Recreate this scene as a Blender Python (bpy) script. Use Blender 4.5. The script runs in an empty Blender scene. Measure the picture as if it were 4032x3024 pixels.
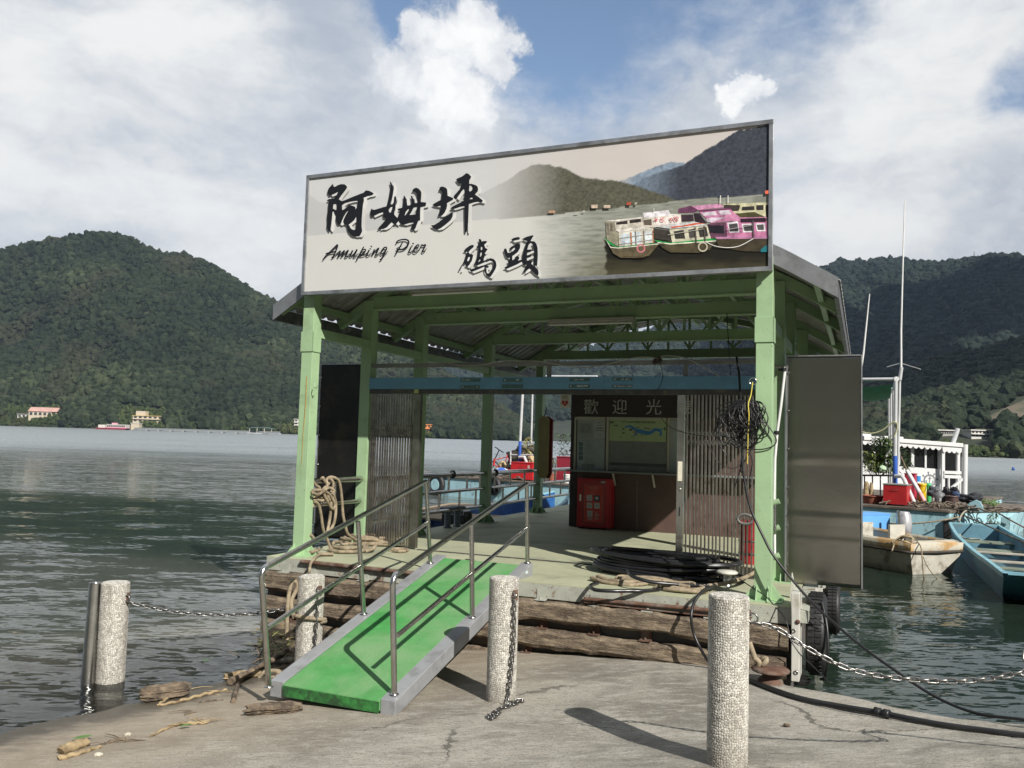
import bpy, bmesh, math, random
import numpy as np
from mathutils import Vector, Matrix
from mathutils.geometry import tessellate_polygon
random.seed(7); RNG = np.random.default_rng(11)
sc = bpy.context.scene; COL = sc.collection
# ------------------------------------------------------------------ camera
CX, CY, FL = 2016., 1512., 3274.
PITCH, ROLL = math.radians(3.71), math.radians(1.639)
CAMP = np.array([0., 0., 2.4])
_R = np.array([1., 0, 0]); _F = np.array([0, math.cos(PITCH), math.sin(PITCH)]); _U = np.array([0, -math.sin(PITCH), math.cos(PITCH)])
RIGHT = math.cos(ROLL)*_R + math.sin(ROLL)*_U; UP = -math.sin(ROLL)*_R + math.cos(ROLL)*_U
cd = bpy.data.cameras.new('camera'); cam = bpy.data.objects.new('camera', cd); COL.objects.link(cam)
cd.sensor_fit = 'HORIZONTAL'; cd.sensor_width = 36.; cd.lens = 36.*FL/4032.; cd.clip_start = .1; cd.clip_end = 20000
cam.matrix_world = Matrix([[RIGHT[i], UP[i], -_F[i], CAMP[i]] for i in range(3)] + [[0, 0, 0, 1]])
sc.camera = cam
def ray(px, py): return _F + RIGHT*(px-CX)/FL - UP*(py-CY)/FL
# ------------------------------------------------------------------ sun, sky, exposure
SUN = np.array([.494, -.87, 0.]); SUN /= np.linalg.norm(SUN); EL = math.radians(36.5)
SUND = np.array([SUN[0]*math.cos(EL), SUN[1]*math.cos(EL), math.sin(EL)])
sl = bpy.data.lights.new('sun', 'SUN'); so = bpy.data.objects.new('sun', sl); COL.objects.link(so)
sl.energy = 5.0; sl.angle = math.radians(.5); sl.color = (1., .955, .89)
so.rotation_euler = Vector(-SUND).to_track_quat('-Z', 'Y').to_euler()
vs = sc.view_settings; vs.view_transform = 'Standard'; vs.look = 'None'; vs.exposure = .34; vs.gamma = 1.; vs.use_curve_mapping = False
sc.cycles.use_denoising = True
sc.cycles.max_bounces = 8; sc.cycles.transparent_max_bounces = 12; sc.cycles.volume_bounces = 0; sc.cycles.caustics_reflective = False; sc.cycles.caustics_refractive = False
class NT:
    def __init__(s, tree): s.t = tree; s.n = tree.nodes; s.l = tree.links; s.n.clear()
    def new(s, typ, **kw):
        n = s.n.new(typ)
        for k, v in kw.items():
            if k in ('op',): n.operation = v
            elif hasattr(n, k): setattr(n, k, v)
        return n
    def put(s, sock, v):
        if v is None: return
        if isinstance(v, bpy.types.NodeSocket): s.l.new(v, sock)
        elif isinstance(v, (tuple, list)) and len(v) == 3 and sock.type == 'RGBA': sock.default_value = (*v, 1)
        else: sock.default_value = v
    def m(s, op, a, b=None, c=None, clamp=False):
        n = s.n.new('ShaderNodeMath'); n.operation = op; n.use_clamp = clamp
        s.put(n.inputs[0], a); s.put(n.inputs[1], b); s.put(n.inputs[2], c); return n.outputs[0]
    def vm(s, op, a, b=None, out=0):
        n = s.n.new('ShaderNodeVectorMath'); n.operation = op; s.put(n.inputs[0], a)
        if b is not None: s.put(n.inputs[1], b)
        return n.outputs[out]
    def noise(s, vec, scale, detail=4, rough=.55, dist=0., out=0):
        n = s.n.new('ShaderNodeTexNoise'); s.put(n.inputs['Vector'], vec); n.inputs['Scale'].default_value = scale
        n.inputs['Detail'].default_value = detail; n.inputs['Roughness'].default_value = rough; n.inputs['Distortion'].default_value = dist
        return n.outputs[out]
    def mix(s, f, a, b):
        n = s.n.new('ShaderNodeMix'); n.data_type = 'RGBA'; s.put(n.inputs[0], f); s.put(n.inputs[6], a); s.put(n.inputs[7], b); return n.outputs[2]
    def step(s, v, lo, hi, smooth=True):
        n = s.n.new('ShaderNodeMapRange'); n.interpolation_type = 'SMOOTHSTEP' if smooth else 'LINEAR'; n.clamp = True if not smooth else n.clamp
        s.put(n.inputs[0], v); n.inputs[1].default_value = lo; n.inputs[2].default_value = hi; return n.outputs[0]
    def scale(s, vec, sc3): return s.vm('MULTIPLY', vec, sc3)
w = bpy.data.worlds.new('World'); sc.world = w; w.use_nodes = True
def build_world():
    t = NT(w.node_tree)
    sky = t.new('ShaderNodeTexSky'); sky.sky_type = 'NISHITA'; sky.sun_disc = False
    sky.sun_elevation = EL; sky.sun_rotation = math.atan2(SUN[0], SUN[1]); sky.altitude = 200; sky.dust_density = .6; sky.air_density = 1.
    d = t.vm('NORMALIZE', t.new('ShaderNodeTexCoord').outputs['Generated'])
    wob = t.noise(t.scale(d, (1, 1, 1.3)), 5., 5, .6, out=1)
    dw = t.vm('NORMALIZE', t.vm('ADD', d, t.scale(t.vm('SUBTRACT', wob, (.5, .5, .5)), (.09, .09, .09))))
    wob2 = t.noise(d, 26., 5, .62, out=1)
    dw2 = t.vm('NORMALIZE', t.vm('ADD', d, t.scale(t.vm('SUBTRACT', wob2, (.5, .5, .5)), (.06, .06, .06))))
    def blob(px, py, rpx, vec, soft=.5):     # a lobe of cloud in a fixed compass direction
        v = ray(px, py); v = v/np.linalg.norm(v); r = rpx/FL
        dist = t.vm('DISTANCE', vec, tuple(v), out=1)
        return t.step(dist, r*(1+soft), r*(1-soft))
    def add(lst):
        o = lst[0]
        for x in lst[1:]: o = t.m('ADD', o, x)
        return o
    # broken stratocumulus sheet, opening on blue in the upper middle of the view
    n1 = t.noise(t.scale(d, (1, 1, 2.2)), 3.2, 6, .55); n2 = t.noise(t.scale(d, (1, 1, 2.)), 9., 7, .62); n3 = t.noise(t.scale(dw, (1, 1, 1.7)), 21., 6, .62)
    holes = t.m('MAXIMUM', t.m('MAXIMUM', blob(2420, 40, 480, dw2, .6), blob(1760, -60, 300, dw2, .5)), t.m('MAXIMUM', blob(2950, -20, 420, dw2, .7), t.m('MULTIPLY', blob(4070, 300, 150, dw2, .9), .55)))
    veil = t.m('MULTIPLY', blob(2760, 430, 520, dw2, .7), .46)
    cov = t.m('SUBTRACT', t.m('ADD', t.m('ADD', t.m('MULTIPLY', n1, .55), t.m('MULTIPLY', n2, .35)), t.m('ADD', veil, t.m('MULTIPLY', n3, .2))), t.m('MULTIPLY', holes, .84))
    ahead = t.step(t.vm('DOT_PRODUCT', d, (0, .8, .6), out=1), .15, .62)      # mask: full ahead of the viewer, fading overhead and behind
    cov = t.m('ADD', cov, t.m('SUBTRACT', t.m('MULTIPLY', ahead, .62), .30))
    alpha = t.step(cov, .30, .74)
    # light and dark of the cloud sheet: denser grey-blue bellies, bright thin edges
    sh = t.m('ADD', t.m('ADD', t.m('MULTIPLY', t.noise(t.scale(dw, (1, 1, 2.6)), 3.6, 7, .6), .8), t.m('MULTIPLY', n3, .30)), t.m('MULTIPLY', n2, .15))
    bright = add([t.m('MULTIPLY', blob(110, 520, 330, dw2, .9), .20), t.m('MULTIPLY', blob(830, 130, 260, dw2, .9), .20), t.m('MULTIPLY', blob(1650, 520, 330, dw2, .9), .12), t.m('MULTIPLY', blob(3650, 330, 420, dw2, .9), .16),
                  t.m('MULTIPLY', blob(3150, 950, 500, dw2, .9), .08), t.m('MULTIPLY', blob(720, 1000, 420, dw2, .9), .20), t.m('MULTIPLY', blob(3350, 800, 260, dw2, .9), .10)])
    dark = add([t.m('MULTIPLY', blob(1250, 420, 420, dw2, .9), .10), t.m('MULTIPLY', blob(400, 760, 330, dw2, .9), .10), t.m('MULTIPLY', blob(2300, 560, 300, dw2, .9), .08), t.m('MULTIPLY', blob(3700, 1000, 350, dw2, .9), .10), t.m('MULTIPLY', blob(3250, 420, 250, dw2, .9), .07)])
    sh = t.step(t.m('SUBTRACT', t.m('ADD', sh, bright), dark), .44, .90)
    c1 = t.mix(sh, (.40, .445, .52), (.80, .80, .79))
    # crisp cumulus heads, sunlit on the right, grey underneath
    heads = [(1870, 130, 150), (1750, 200, 150), (1960, 170, 95), (1640, 150, 75), (1920, 80, 80), (1590, 300, 130), (1720, 340, 160), (1960, 260, 80), (1850, 420, 120), (2940, 350, 62), (3010, 365, 50), (2860, 395, 52)]
    hm = None
    for (x, y, r) in heads:
        b = blob(x, y, r, dw2, .75); hm = b if hm is None else t.m('MAXIMUM', hm, b)
    puff = t.m('ADD', hm, t.m('MULTIPLY', t.m('SUBTRACT', t.noise(d, 30., 7, .68), .5), 1.05))
    a2 = t.step(puff, .30, .78)
    s2 = t.step(t.m('ADD', t.m('MULTIPLY', t.noise(dw2, 15., 7, .62), .8), t.m('MULTIPLY', puff, .26)), .36, .80)
    c2 = t.mix(s2, (.54, .57, .63), (.93, .925, .91))
    ccol = t.mix(t.m('MULTIPLY', a2, .92), c1, c2)
    back = t.m('SUBTRACT', 1., ahead); ccol = t.mix(back, ccol, t.mix(n2, (.05, .06, .075), (.17, .19, .225)))       # added dark grey cloud overhead and behind the viewer, to dim the ambient light
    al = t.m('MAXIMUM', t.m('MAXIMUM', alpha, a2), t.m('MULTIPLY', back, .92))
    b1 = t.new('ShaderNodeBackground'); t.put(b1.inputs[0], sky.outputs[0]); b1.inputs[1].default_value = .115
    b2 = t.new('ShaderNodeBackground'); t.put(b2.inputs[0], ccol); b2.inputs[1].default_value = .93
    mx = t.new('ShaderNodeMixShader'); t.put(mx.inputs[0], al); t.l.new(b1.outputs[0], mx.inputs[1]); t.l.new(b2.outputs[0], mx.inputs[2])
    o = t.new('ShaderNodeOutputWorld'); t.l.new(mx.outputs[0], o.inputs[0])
build_world()
# ------------------------------------------------------------------ frames of reference
YAW, TA, TB = math.radians(23.042), math.radians(-.366), math.radians(-.152)
_rz = np.array([[math.cos(YAW), math.sin(YAW), 0], [-math.sin(YAW), math.cos(YAW), 0], [0, 0, 1]])
_rx = np.array([[1, 0, 0], [0, math.cos(TA), -math.sin(TA)], [0, math.sin(TA), math.cos(TA)]])
_ry = np.array([[math.cos(TB), 0, math.sin(TB)], [0, 1, 0], [-math.sin(TB), 0, math.cos(TB)]])
PM = _rz@_rx@_ry; PO = np.array([2.641, 8.397, .85])          # the floating pier: u along its front, v back, w up from its deck
def P(q): return PO + PM@np.asarray(q, float)
def I(q): return np.asarray(q, float)
def PL(px, py, ax, val):       # point of the pier's plane (ax = val) seen in this direction, in pier coordinates
    d = PM.T@ray(px, py); c = PM.T@(CAMP-PO); return c + d*((val-c[ax])/d[ax])
def GZ(px, py, z):
    d = ray(px, py); return CAMP + d*((z-CAMP[2])/d[2])
def AD(px, py, y):
    d = ray(px, py); return CAMP + d*(y/d[1])
G0, GX, GY = .4916, .0499, -.0441
def gh(x, y):
    z = G0 + GX*x + GY*y
    z = z + .06*np.clip((6.1-np.asarray(y))/.7, 0, 1)*np.clip((np.asarray(x)+.2)/1.2, 0, 1)
    return np.where(z < 0, z*2.0, z)
def GG(px, py, up=0.):
    d = ray(px, py); t = (G0+up+GX*CAMP[0]+GY*CAMP[1]-CAMP[2])/(d[2]-GX*d[0]-GY*d[1]); return CAMP + d*t
def zz(x0, y0, s): return lambda x, y: (x0+x*s, y0+y*s)
# ------------------------------------------------------------------ numpy noise
def _h(i, j, k):
    n = (i*374761393 + j*668265263 + k*2147483647) & 0xffffffff
    n = ((n ^ (n >> 13))*1274126177) & 0xffffffff
    return ((n ^ (n >> 16)) & 0xffff)/65535.
def vnoise(x, y, z=0.):
    x, y, z = np.broadcast_arrays(np.asarray(x, float), np.asarray(y, float), np.asarray(z, float))
    i, j, k = np.floor(x).astype(np.int64), np.floor(y).astype(np.int64), np.floor(z).astype(np.int64)
    f = lambda a: a*a*(3-2*a)
    u, v, q = f(x-i), f(y-j), f(z-k); r = 0
    for a in (0, 1):
        for b in (0, 1):
            for c in (0, 1):
                r = r + _h(i+a, j+b, k+c)*(u if a else 1-u)*(v if b else 1-v)*(q if c else 1-q)
    return r
def fbm(x, y, z=0., o=4):
    r, a, s = 0, .5, 1.
    for _ in range(o): r = r + a*vnoise(np.asarray(x)*s+17.3*_, np.asarray(y)*s-9.1*_, np.asarray(z)*s+3.7*_); a *= .5; s *= 2.03
    return r
# ------------------------------------------------------------------ materials
MATS = {}
def mat(name, base, rough=.55, metal=0., var=.12, vs=3., bump=.0, bs=60., second=None, ss=2., sth=(.5, .7), sdist=.3, coat=0., spec=.5, stretch=(1, 1, 1), drough=.0, trans=0., fine=None):
    if name in MATS: return MATS[name]
    m = bpy.data.materials.new(name); m.use_nodes = True; t = NT(m.node_tree); MATS[name] = m
    pos = t.scale(t.new('ShaderNodeNewGeometry').outputs['Position'], stretch)
    b = t.new('ShaderNodeBsdfPrincipled'); o = t.new('ShaderNodeOutputMaterial'); t.l.new(b.outputs[0], o.inputs[0])
    n = t.noise(pos, vs, 5, .6)
    lo = tuple(max(0, c*(1-var)) for c in base); hi = tuple(min(1, c*(1+var)) for c in base)
    c = t.mix(t.step(n, .3, .7), lo, hi)
    r = rough
    if second is not None:
        f = t.step(t.noise(pos, ss, 6, .62, sdist), *sth); c = t.mix(f, c, second)
        if drough: r = t.m('ADD', t.m('MULTIPLY', f, drough), rough)
    if fine is not None:
        f = t.step(t.noise(pos, fine[0], 3, .6), fine[1], fine[2]); c = t.mix(t.m('MULTIPLY', f, fine[4]), c, fine[3])
    t.put(b.inputs['Base Color'], c); t.put(b.inputs['Roughness'], r); b.inputs['Metallic'].default_value = metal
    b.inputs['Coat Weight'].default_value = coat; b.inputs['Specular IOR Level'].default_value = spec
    if bump:
        bp = t.new('ShaderNodeBump'); bp.inputs['Strength'].default_value = 1.; bp.inputs['Distance'].default_value = bump
        t.put(bp.inputs['Height'], t.noise(pos, bs, 5, .65)); t.l.new(bp.outputs[0], b.inputs['Normal'])
    return m
def amat(name, rough=.5, metal=0., attr='Col', var=.1, vs=40., bump=0., bs=80., spec=.5):
    """surface whose own colours are stored per vertex (print, pebbles, painted bands)"""
    if name in MATS: return MATS[name]
    m = bpy.data.materials.new(name); m.use_nodes = True; t = NT(m.node_tree); MATS[name] = m
    b = t.new('ShaderNodeBsdfPrincipled'); o = t.new('ShaderNodeOutputMaterial'); t.l.new(b.outputs[0], o.inputs[0])
    a = t.new('ShaderNodeAttribute'); a.attribute_name = attr
    pos = t.new('ShaderNodeNewGeometry').outputs['Position']
    n = t.m('ADD', t.m('MULTIPLY', t.noise(pos, vs, 4, .6), 2*var), 1-var)
    t.put(b.inputs['Base Color'], t.vm('SCALE', a.outputs['Color'])); 
    sn = b.inputs['Base Color'].links[0].from_node; t.put(sn.inputs['Scale'], n)
    b.inputs['Roughness'].default_value = rough; b.inputs['Metallic'].default_value = metal; b.inputs['Specular IOR Level'].default_value = spec
    if bump:
        bp = t.new('ShaderNodeBump'); bp.inputs['Distance'].default_value = bump
        t.put(bp.inputs['Height'], t.noise(pos, bs, 4, .6)); t.l.new(bp.outputs[0], b.inputs['Normal'])
    return m
# ------------------------------------------------------------------ mesh builder
class MB:
    def __init__(s, T=I): s.v = []; s.f = []; s.sm = []; s.T = T
    def add(s, vs, fs, smooth=False):
        k = len(s.v); s.v += [tuple(s.T(q)) for q in vs]; s.f += [tuple(i+k for i in f) for f in fs]; s.sm += [smooth]*len(fs); return s
    def box(s, a, b):
        (x0, y0, z0), (x1, y1, z1) = a, b
        return s.hexa([(x0, y0, z0), (x1, y0, z0), (x1, y1, z0), (x0, y1, z0), (x0, y0, z1), (x1, y0, z1), (x1, y1, z1), (x0, y1, z1)])
    def hexa(s, p): return s.add(p, [(3, 2, 1, 0), (4, 5, 6, 7), (0, 1, 5, 4), (1, 2, 6, 5), (2, 3, 7, 6), (3, 0, 4, 7)])
    def bar(s, a, b, wx, wz, upv=(0, 0, 1)):
        a, b = np.asarray(a, float), np.asarray(b, float); d = b-a; d = d/np.linalg.norm(d); u = np.asarray(upv, float)
        if abs(d@u) > .99: u = np.array([0, 1., 0])
        x = np.cross(d, u); x /= np.linalg.norm(x); z = np.cross(x, d); x = x*wx/2; z = z*wz/2
        return s.hexa([a-x-z, a+x-z, b+x-z, b-x-z, a-x+z, a+x+z, b+x+z, b-x+z])
    def tube(s, pts, r, n=8, cap=True, closed=False):
        p = np.asarray(pts, float); N = len(p); rr = np.full(N, r, float) if np.isscalar(r) else np.asarray(r, float)
        if closed: tg = np.roll(p, -1, 0)-np.roll(p, 1, 0)
        else: tg = np.gradient(p, axis=0)
        tg /= np.linalg.norm(tg, axis=1)[:, None]+1e-12
        up = np.array([0, 0, 1.]) if abs(tg[0][2]) < .9 else np.array([1., 0, 0])
        x = np.cross(tg[0], up); x /= np.linalg.norm(x); vs = []
        for i in range(N):
            x = x - tg[i]*(x@tg[i]); x /= np.linalg.norm(x)+1e-12; y = np.cross(tg[i], x)
            for k in range(n):
                a = 2*math.pi*k/n; vs.append(p[i]+rr[i]*(math.cos(a)*x+math.sin(a)*y))
        fs = []
        for i in range(N if closed else N-1):
            j = (i+1) % N
            for k in range(n): fs.append((i*n+k, i*n+(k+1) % n, j*n+(k+1) % n, j*n+k))
        s.add(vs, fs, True)
        if cap and not closed:
            s.add([vs[k] for k in range(n)], [tuple(range(n))[::-1]]); s.add([vs[(N-1)*n+k] for k in range(n)], [tuple(range(n))])
        return s
    def lathe(s, prof, c=(0, 0, 0), n=24, axis=(0, 0, 1), cap=True, smooth=True):
        c = np.asarray(c, float); a = np.asarray(axis, float); a /= np.linalg.norm(a)
        h = np.array([1., 0, 0]) if abs(a[0]) < .9 else np.array([0, 1., 0]); x = np.cross(h, a); x /= np.linalg.norm(x); y = np.cross(a, x)
        vs = [c+a*z+r*(math.cos(2*math.pi*k/n)*x+math.sin(2*math.pi*k/n)*y) for r, z in prof for k in range(n)]
        fs = [(i*n+k, i*n+(k+1) % n, (i+1)*n+(k+1) % n, (i+1)*n+k) for i in range(len(prof)-1) for k in range(n)]
        s.add(vs, fs, smooth)
        if cap: s.add(vs[:n], [tuple(range(n))[::-1]]); s.add(vs[-n:], [tuple(range(n))])
        return s
    def torus(s, c, R, r, axis=(0, 0, 1), n=24, m=10, sx=1.):
        c = np.asarray(c, float); a = np.asarray(axis, float); a /= np.linalg.norm(a)
        h = np.array([1., 0, 0]) if abs(a[0]) < .9 else np.array([0, 1., 0]); x = np.cross(h, a); x /= np.linalg.norm(x); y = np.cross(a, x)
        return s.tube([c+R*(math.cos(2*math.pi*k/n)*x*sx+math.sin(2*math.pi*k/n)*y) for k in range(n)], r, m, closed=True)
    def poly(s, pts3, holes=(), th=None):
        """flat polygon (with holes) in 3-D, optional thickness vector"""
        loops = [[Vector(q) for q in pts3]] + [[Vector(q) for q in h] for h in holes]
        flat = [q for l in loops for q in l]; tr = tessellate_polygon(loops)
        s.add([tuple(q) for q in flat], [tuple(x) for x in tr])
        if th is not None:
            t = Vector(th); k = len(flat)
            s.add([tuple(q+t) for q in flat], [tuple(x[::-1]) for x in tr])
            o = 0
            for l in loops:
                n = len(l)
                s.add([tuple(q) for q in l]+[tuple(q+t) for q in l], [(i, (i+1) % n, n+(i+1) % n, n+i) for i in range(n)])
        return s
    def blob(s, c, r, sub=2, jit=.2, seed=0, fq=2.):
        bm = bmesh.new(); bmesh.ops.create_icosphere(bm, subdivisions=sub, radius=1)
        v = np.array([q.co for q in bm.verts]); f = [[q.index for q in x.verts] for x in bm.faces]; bm.free()
        nn = fbm(v[:, 0]*fq+seed*3.1, v[:, 1]*fq, v[:, 2]*fq+seed, 3)*2-.9
        v = v*(1+jit*nn)[:, None]*np.asarray(r, float)+np.asarray(c, float)
        return s.add(v, f, True)
    def build(s, name, m, parent=None, bevel=0., fix=True, sub=0):
        me = bpy.data.meshes.new(name)
        v = np.array(s.v, float).reshape(-1, 3)
        org = np.zeros(3)
        if parent is not None: org = np.array(parent['_w'])
        elif len(v): org = np.array([(v[:, 0].min()+v[:, 0].max())/2, (v[:, 1].min()+v[:, 1].max())/2, v[:, 2].min()])
        me.from_pydata([tuple(q) for q in (v-org)], [], s.f)
        me.polygons.foreach_set('use_smooth', s.sm)
        if fix:
            bm = bmesh.new(); bm.from_mesh(me); bmesh.ops.recalc_face_normals(bm, faces=bm.faces); bm.to_mesh(me); bm.free()
        me.update()
        o = bpy.data.objects.new(name, me); COL.objects.link(o)
        for x in (m if isinstance(m, (list, tuple)) else [m]): me.materials.append(x)
        if parent is not None: o.parent = parent; o['_w'] = tuple(org)
        else: o.location = org; o['_w'] = tuple(org)
        if bevel:
            b = o.modifiers.new('bevel', 'BEVEL'); b.width = bevel; b.segments = 2; b.limit_method = 'ANGLE'; b.angle_limit = math.radians(40)
        if sub:
            b = o.modifiers.new('sub', 'SUBSURF'); b.levels = sub; b.render_levels = sub
        return o
def tag(o, label=None, cat=None, group=None, kind=None):
    if label: o['label'] = label
    if cat: o['category'] = cat
    if group: o['group'] = group
    if kind: o['kind'] = kind
    return o
def thing(name, label, cat, loc, group=None):
    o = bpy.data.objects.new(name, None); COL.objects.link(o); o.location = tuple(loc); o.empty_display_size = .2
    o['_w'] = tuple(float(x) for x in loc); bpy.context.view_layer.update()
    return tag(o, label, cat, group)
def vcol(o, cols, name='Col'):
    me = o.data; a = me.color_attributes.new(name, 'FLOAT_COLOR', 'POINT')
    c = np.ones((len(me.vertices), 4), np.float32); c[:, :3] = cols; a.data.foreach_set('color', c.ravel())
def fastmesh(name, v, f, m, smooth=False, tint=None):
    me = bpy.data.meshes.new(name); v = np.asarray(v, np.float32); f = np.asarray(f, np.int32); n = f.shape[1]
    me.vertices.add(len(v)); me.vertices.foreach_set('co', v.ravel()); me.loops.add(f.size); me.loops.foreach_set('vertex_index', f.ravel())
    me.polygons.add(len(f)); me.polygons.foreach_set('loop_start', np.arange(0, f.size, n, dtype=np.int32)); me.polygons.foreach_set('use_smooth', np.full(len(f), smooth))
    if tint is not None: a = me.attributes.new('tint', 'FLOAT', 'POINT'); a.data.foreach_set('value', np.asarray(tint, np.float32))
    me.update(); me.validate(); me.materials.append(m)
    o = bpy.data.objects.new(name, me); COL.objects.link(o); return o
def gridfaces(nu, nv):
    i, j = np.meshgrid(np.arange(nu-1), np.arange(nv-1), indexing='ij'); a = (i*nv+j).ravel(); return np.stack([a, a+nv, a+nv+1, a+1], 1)
def spline(pts, n=8, closed=False):
    p = np.asarray(pts, float); out = []; N = len(p)
    g = lambda i: p[i % N] if closed else p[min(max(i, 0), N-1)]
    for i in range(N if closed else N-1):
        a, b, c, d = g(i-1), g(i), g(i+1), g(i+2)
        for k in range(n):
            t = k/n; out.append(.5*((2*b)+(c-a)*t+(2*a-5*b+4*c-d)*t*t+(3*b-a-3*c+d)*t**3))
    if not closed: out.append(p[-1])
    return np.array(out)
# ================================================================== the setting
def xr(y):
    ys = np.array([-16, 3, 5, 6.2, 6.34, 6.48, 7.09, 7.6, 8.3, 12.]); xs = np.array([14, 9.5, 6.4, 4.35, 3.9, 3.6, 3.06, 2.62, 2.55, 2.5])
    return np.interp(y, ys, xs)
def build_ground():
    ys = np.concatenate([np.linspace(-16, 3, 24)[:-1], np.linspace(3, 10, 150), np.linspace(10, 12, 8)[1:]])
    ts = np.concatenate([np.linspace(0, .5, 20)[:-1], np.linspace(.5, 1, 160)])
    v = []
    for y in ys:
        e = xr(y) + .10*(fbm(y*2.2, 3.1, 0, 4)-.5)*2
        x = -16 + (e+16)*ts; yy = np.full_like(x, y)
        z = gh(x, yy) + .022*(fbm(x*.9, yy*.9, 5, 3)-.5) + .012*(fbm(x*5, yy*5, 1, 3)-.5)
        d = e-x; z = z - .05*np.clip(1-d/.10, 0, 1)**2 - .015*np.clip(1-d/.4, 0, 1)
        v.append(np.stack([x, yy, z], 1)); 
    v = np.array(v); ex = v[:, -1:, :].copy(); ex[:, :, 2] -= .12; ex[:, :, 0] += .02
    ex2 = ex.copy(); ex2[:, :, 2] = -2; v = np.concatenate([v, ex, ex2], 1)
    nu, nv = v.shape[:2]
    f = gridfaces(nu, nv)[:, ::-1]
    m = bpy.data.materials.new('worn_concrete'); m.use_nodes = True; t = NT(m.node_tree)
    pos = t.new('ShaderNodeNewGeometry').outputs['Position']
    b = t.new('ShaderNodeBsdfPrincipled'); o = t.new('ShaderNodeOutputMaterial'); t.l.new(b.outputs[0], o.inputs[0])
    n1 = t.noise(pos, 1.1, 6, .62, .6); n2 = t.noise(t.scale(pos, (1, 2.2, 1)), 4., 6, .65); n3 = t.noise(t.scale(pos, (1, .8, 1)), 75., 4, .8); n4 = t.noise(t.scale(pos, (1, 3, 1)), 14., 4, .7)
    c = t.mix(t.step(n1, .36, .66), (.215, .198, .165), (.42, .392, .33))
    c = t.mix(t.m('MULTIPLY', t.step(n2, .45, .68), .65), c, (.50, .475, .41))
    c = t.mix(t.m('MULTIPLY', t.step(n4, .54, .66), .55), c, (.12, .11, .09))
    c = t.mix(t.m('MULTIPLY', t.step(n3, .50, .62), .62), c, (.13, .12, .10))
    c = t.mix(t.m('MULTIPLY', t.step(t.noise(pos, 48., 3, .6), .64, .70), .7), c, (.60, .57, .50))
    vo = t.new('ShaderNodeTexVoronoi'); vo.feature = 'DISTANCE_TO_EDGE'; vo.inputs['Scale'].default_value = .42; t.put(vo.inputs['Vector'], t.vm('ADD', pos, t.scale(t.noise(pos, 1.7, 5, .65, out=1), (.7, .7, 0))))
    crack = t.m('MULTIPLY', t.step(vo.outputs[0], .010, .002), t.step(t.noise(pos, .8, 2), .46, .58)); c = t.mix(t.m('MULTIPLY', crack, .75), c, (.06, .055, .045))
    sep = t.new('ShaderNodeSeparateXYZ'); t.l.new(pos, sep.inputs[0])
    z = t.m('ADD', sep.outputs[2], t.m('MULTIPLY', t.m('SUBTRACT', n2, .5), .05))
    silt = t.step(z, .20, .05); c = t.mix(t.m('MULTIPLY', silt, .6), c, (.33, .265, .185))      # river silt left by the waves
    wet = t.step(z, .045, .012); c = t.mix(t.m('MULTIPLY', wet, .8), c, (.05, .044, .032))
    t.put(b.inputs['Base Color'], c); t.put(b.inputs['Roughness'], t.m('SUBTRACT', .9, t.m('MULTIPLY', wet, .6)))
    bp = t.new('ShaderNodeBump'); bp.inputs['Distance'].default_value = .018
    t.put(bp.inputs['Height'], t.m('ADD', t.m('ADD', t.m('MULTIPLY', n2, .8), t.m('MULTIPLY', n3, .45)), t.m('MULTIPLY', n4, .5))); t.l.new(bp.outputs[0], b.inputs['Normal'])
    g = fastmesh('ground', v.reshape(-1, 3), f, m, True); tag(g, kind='structure')
build_ground()
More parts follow.
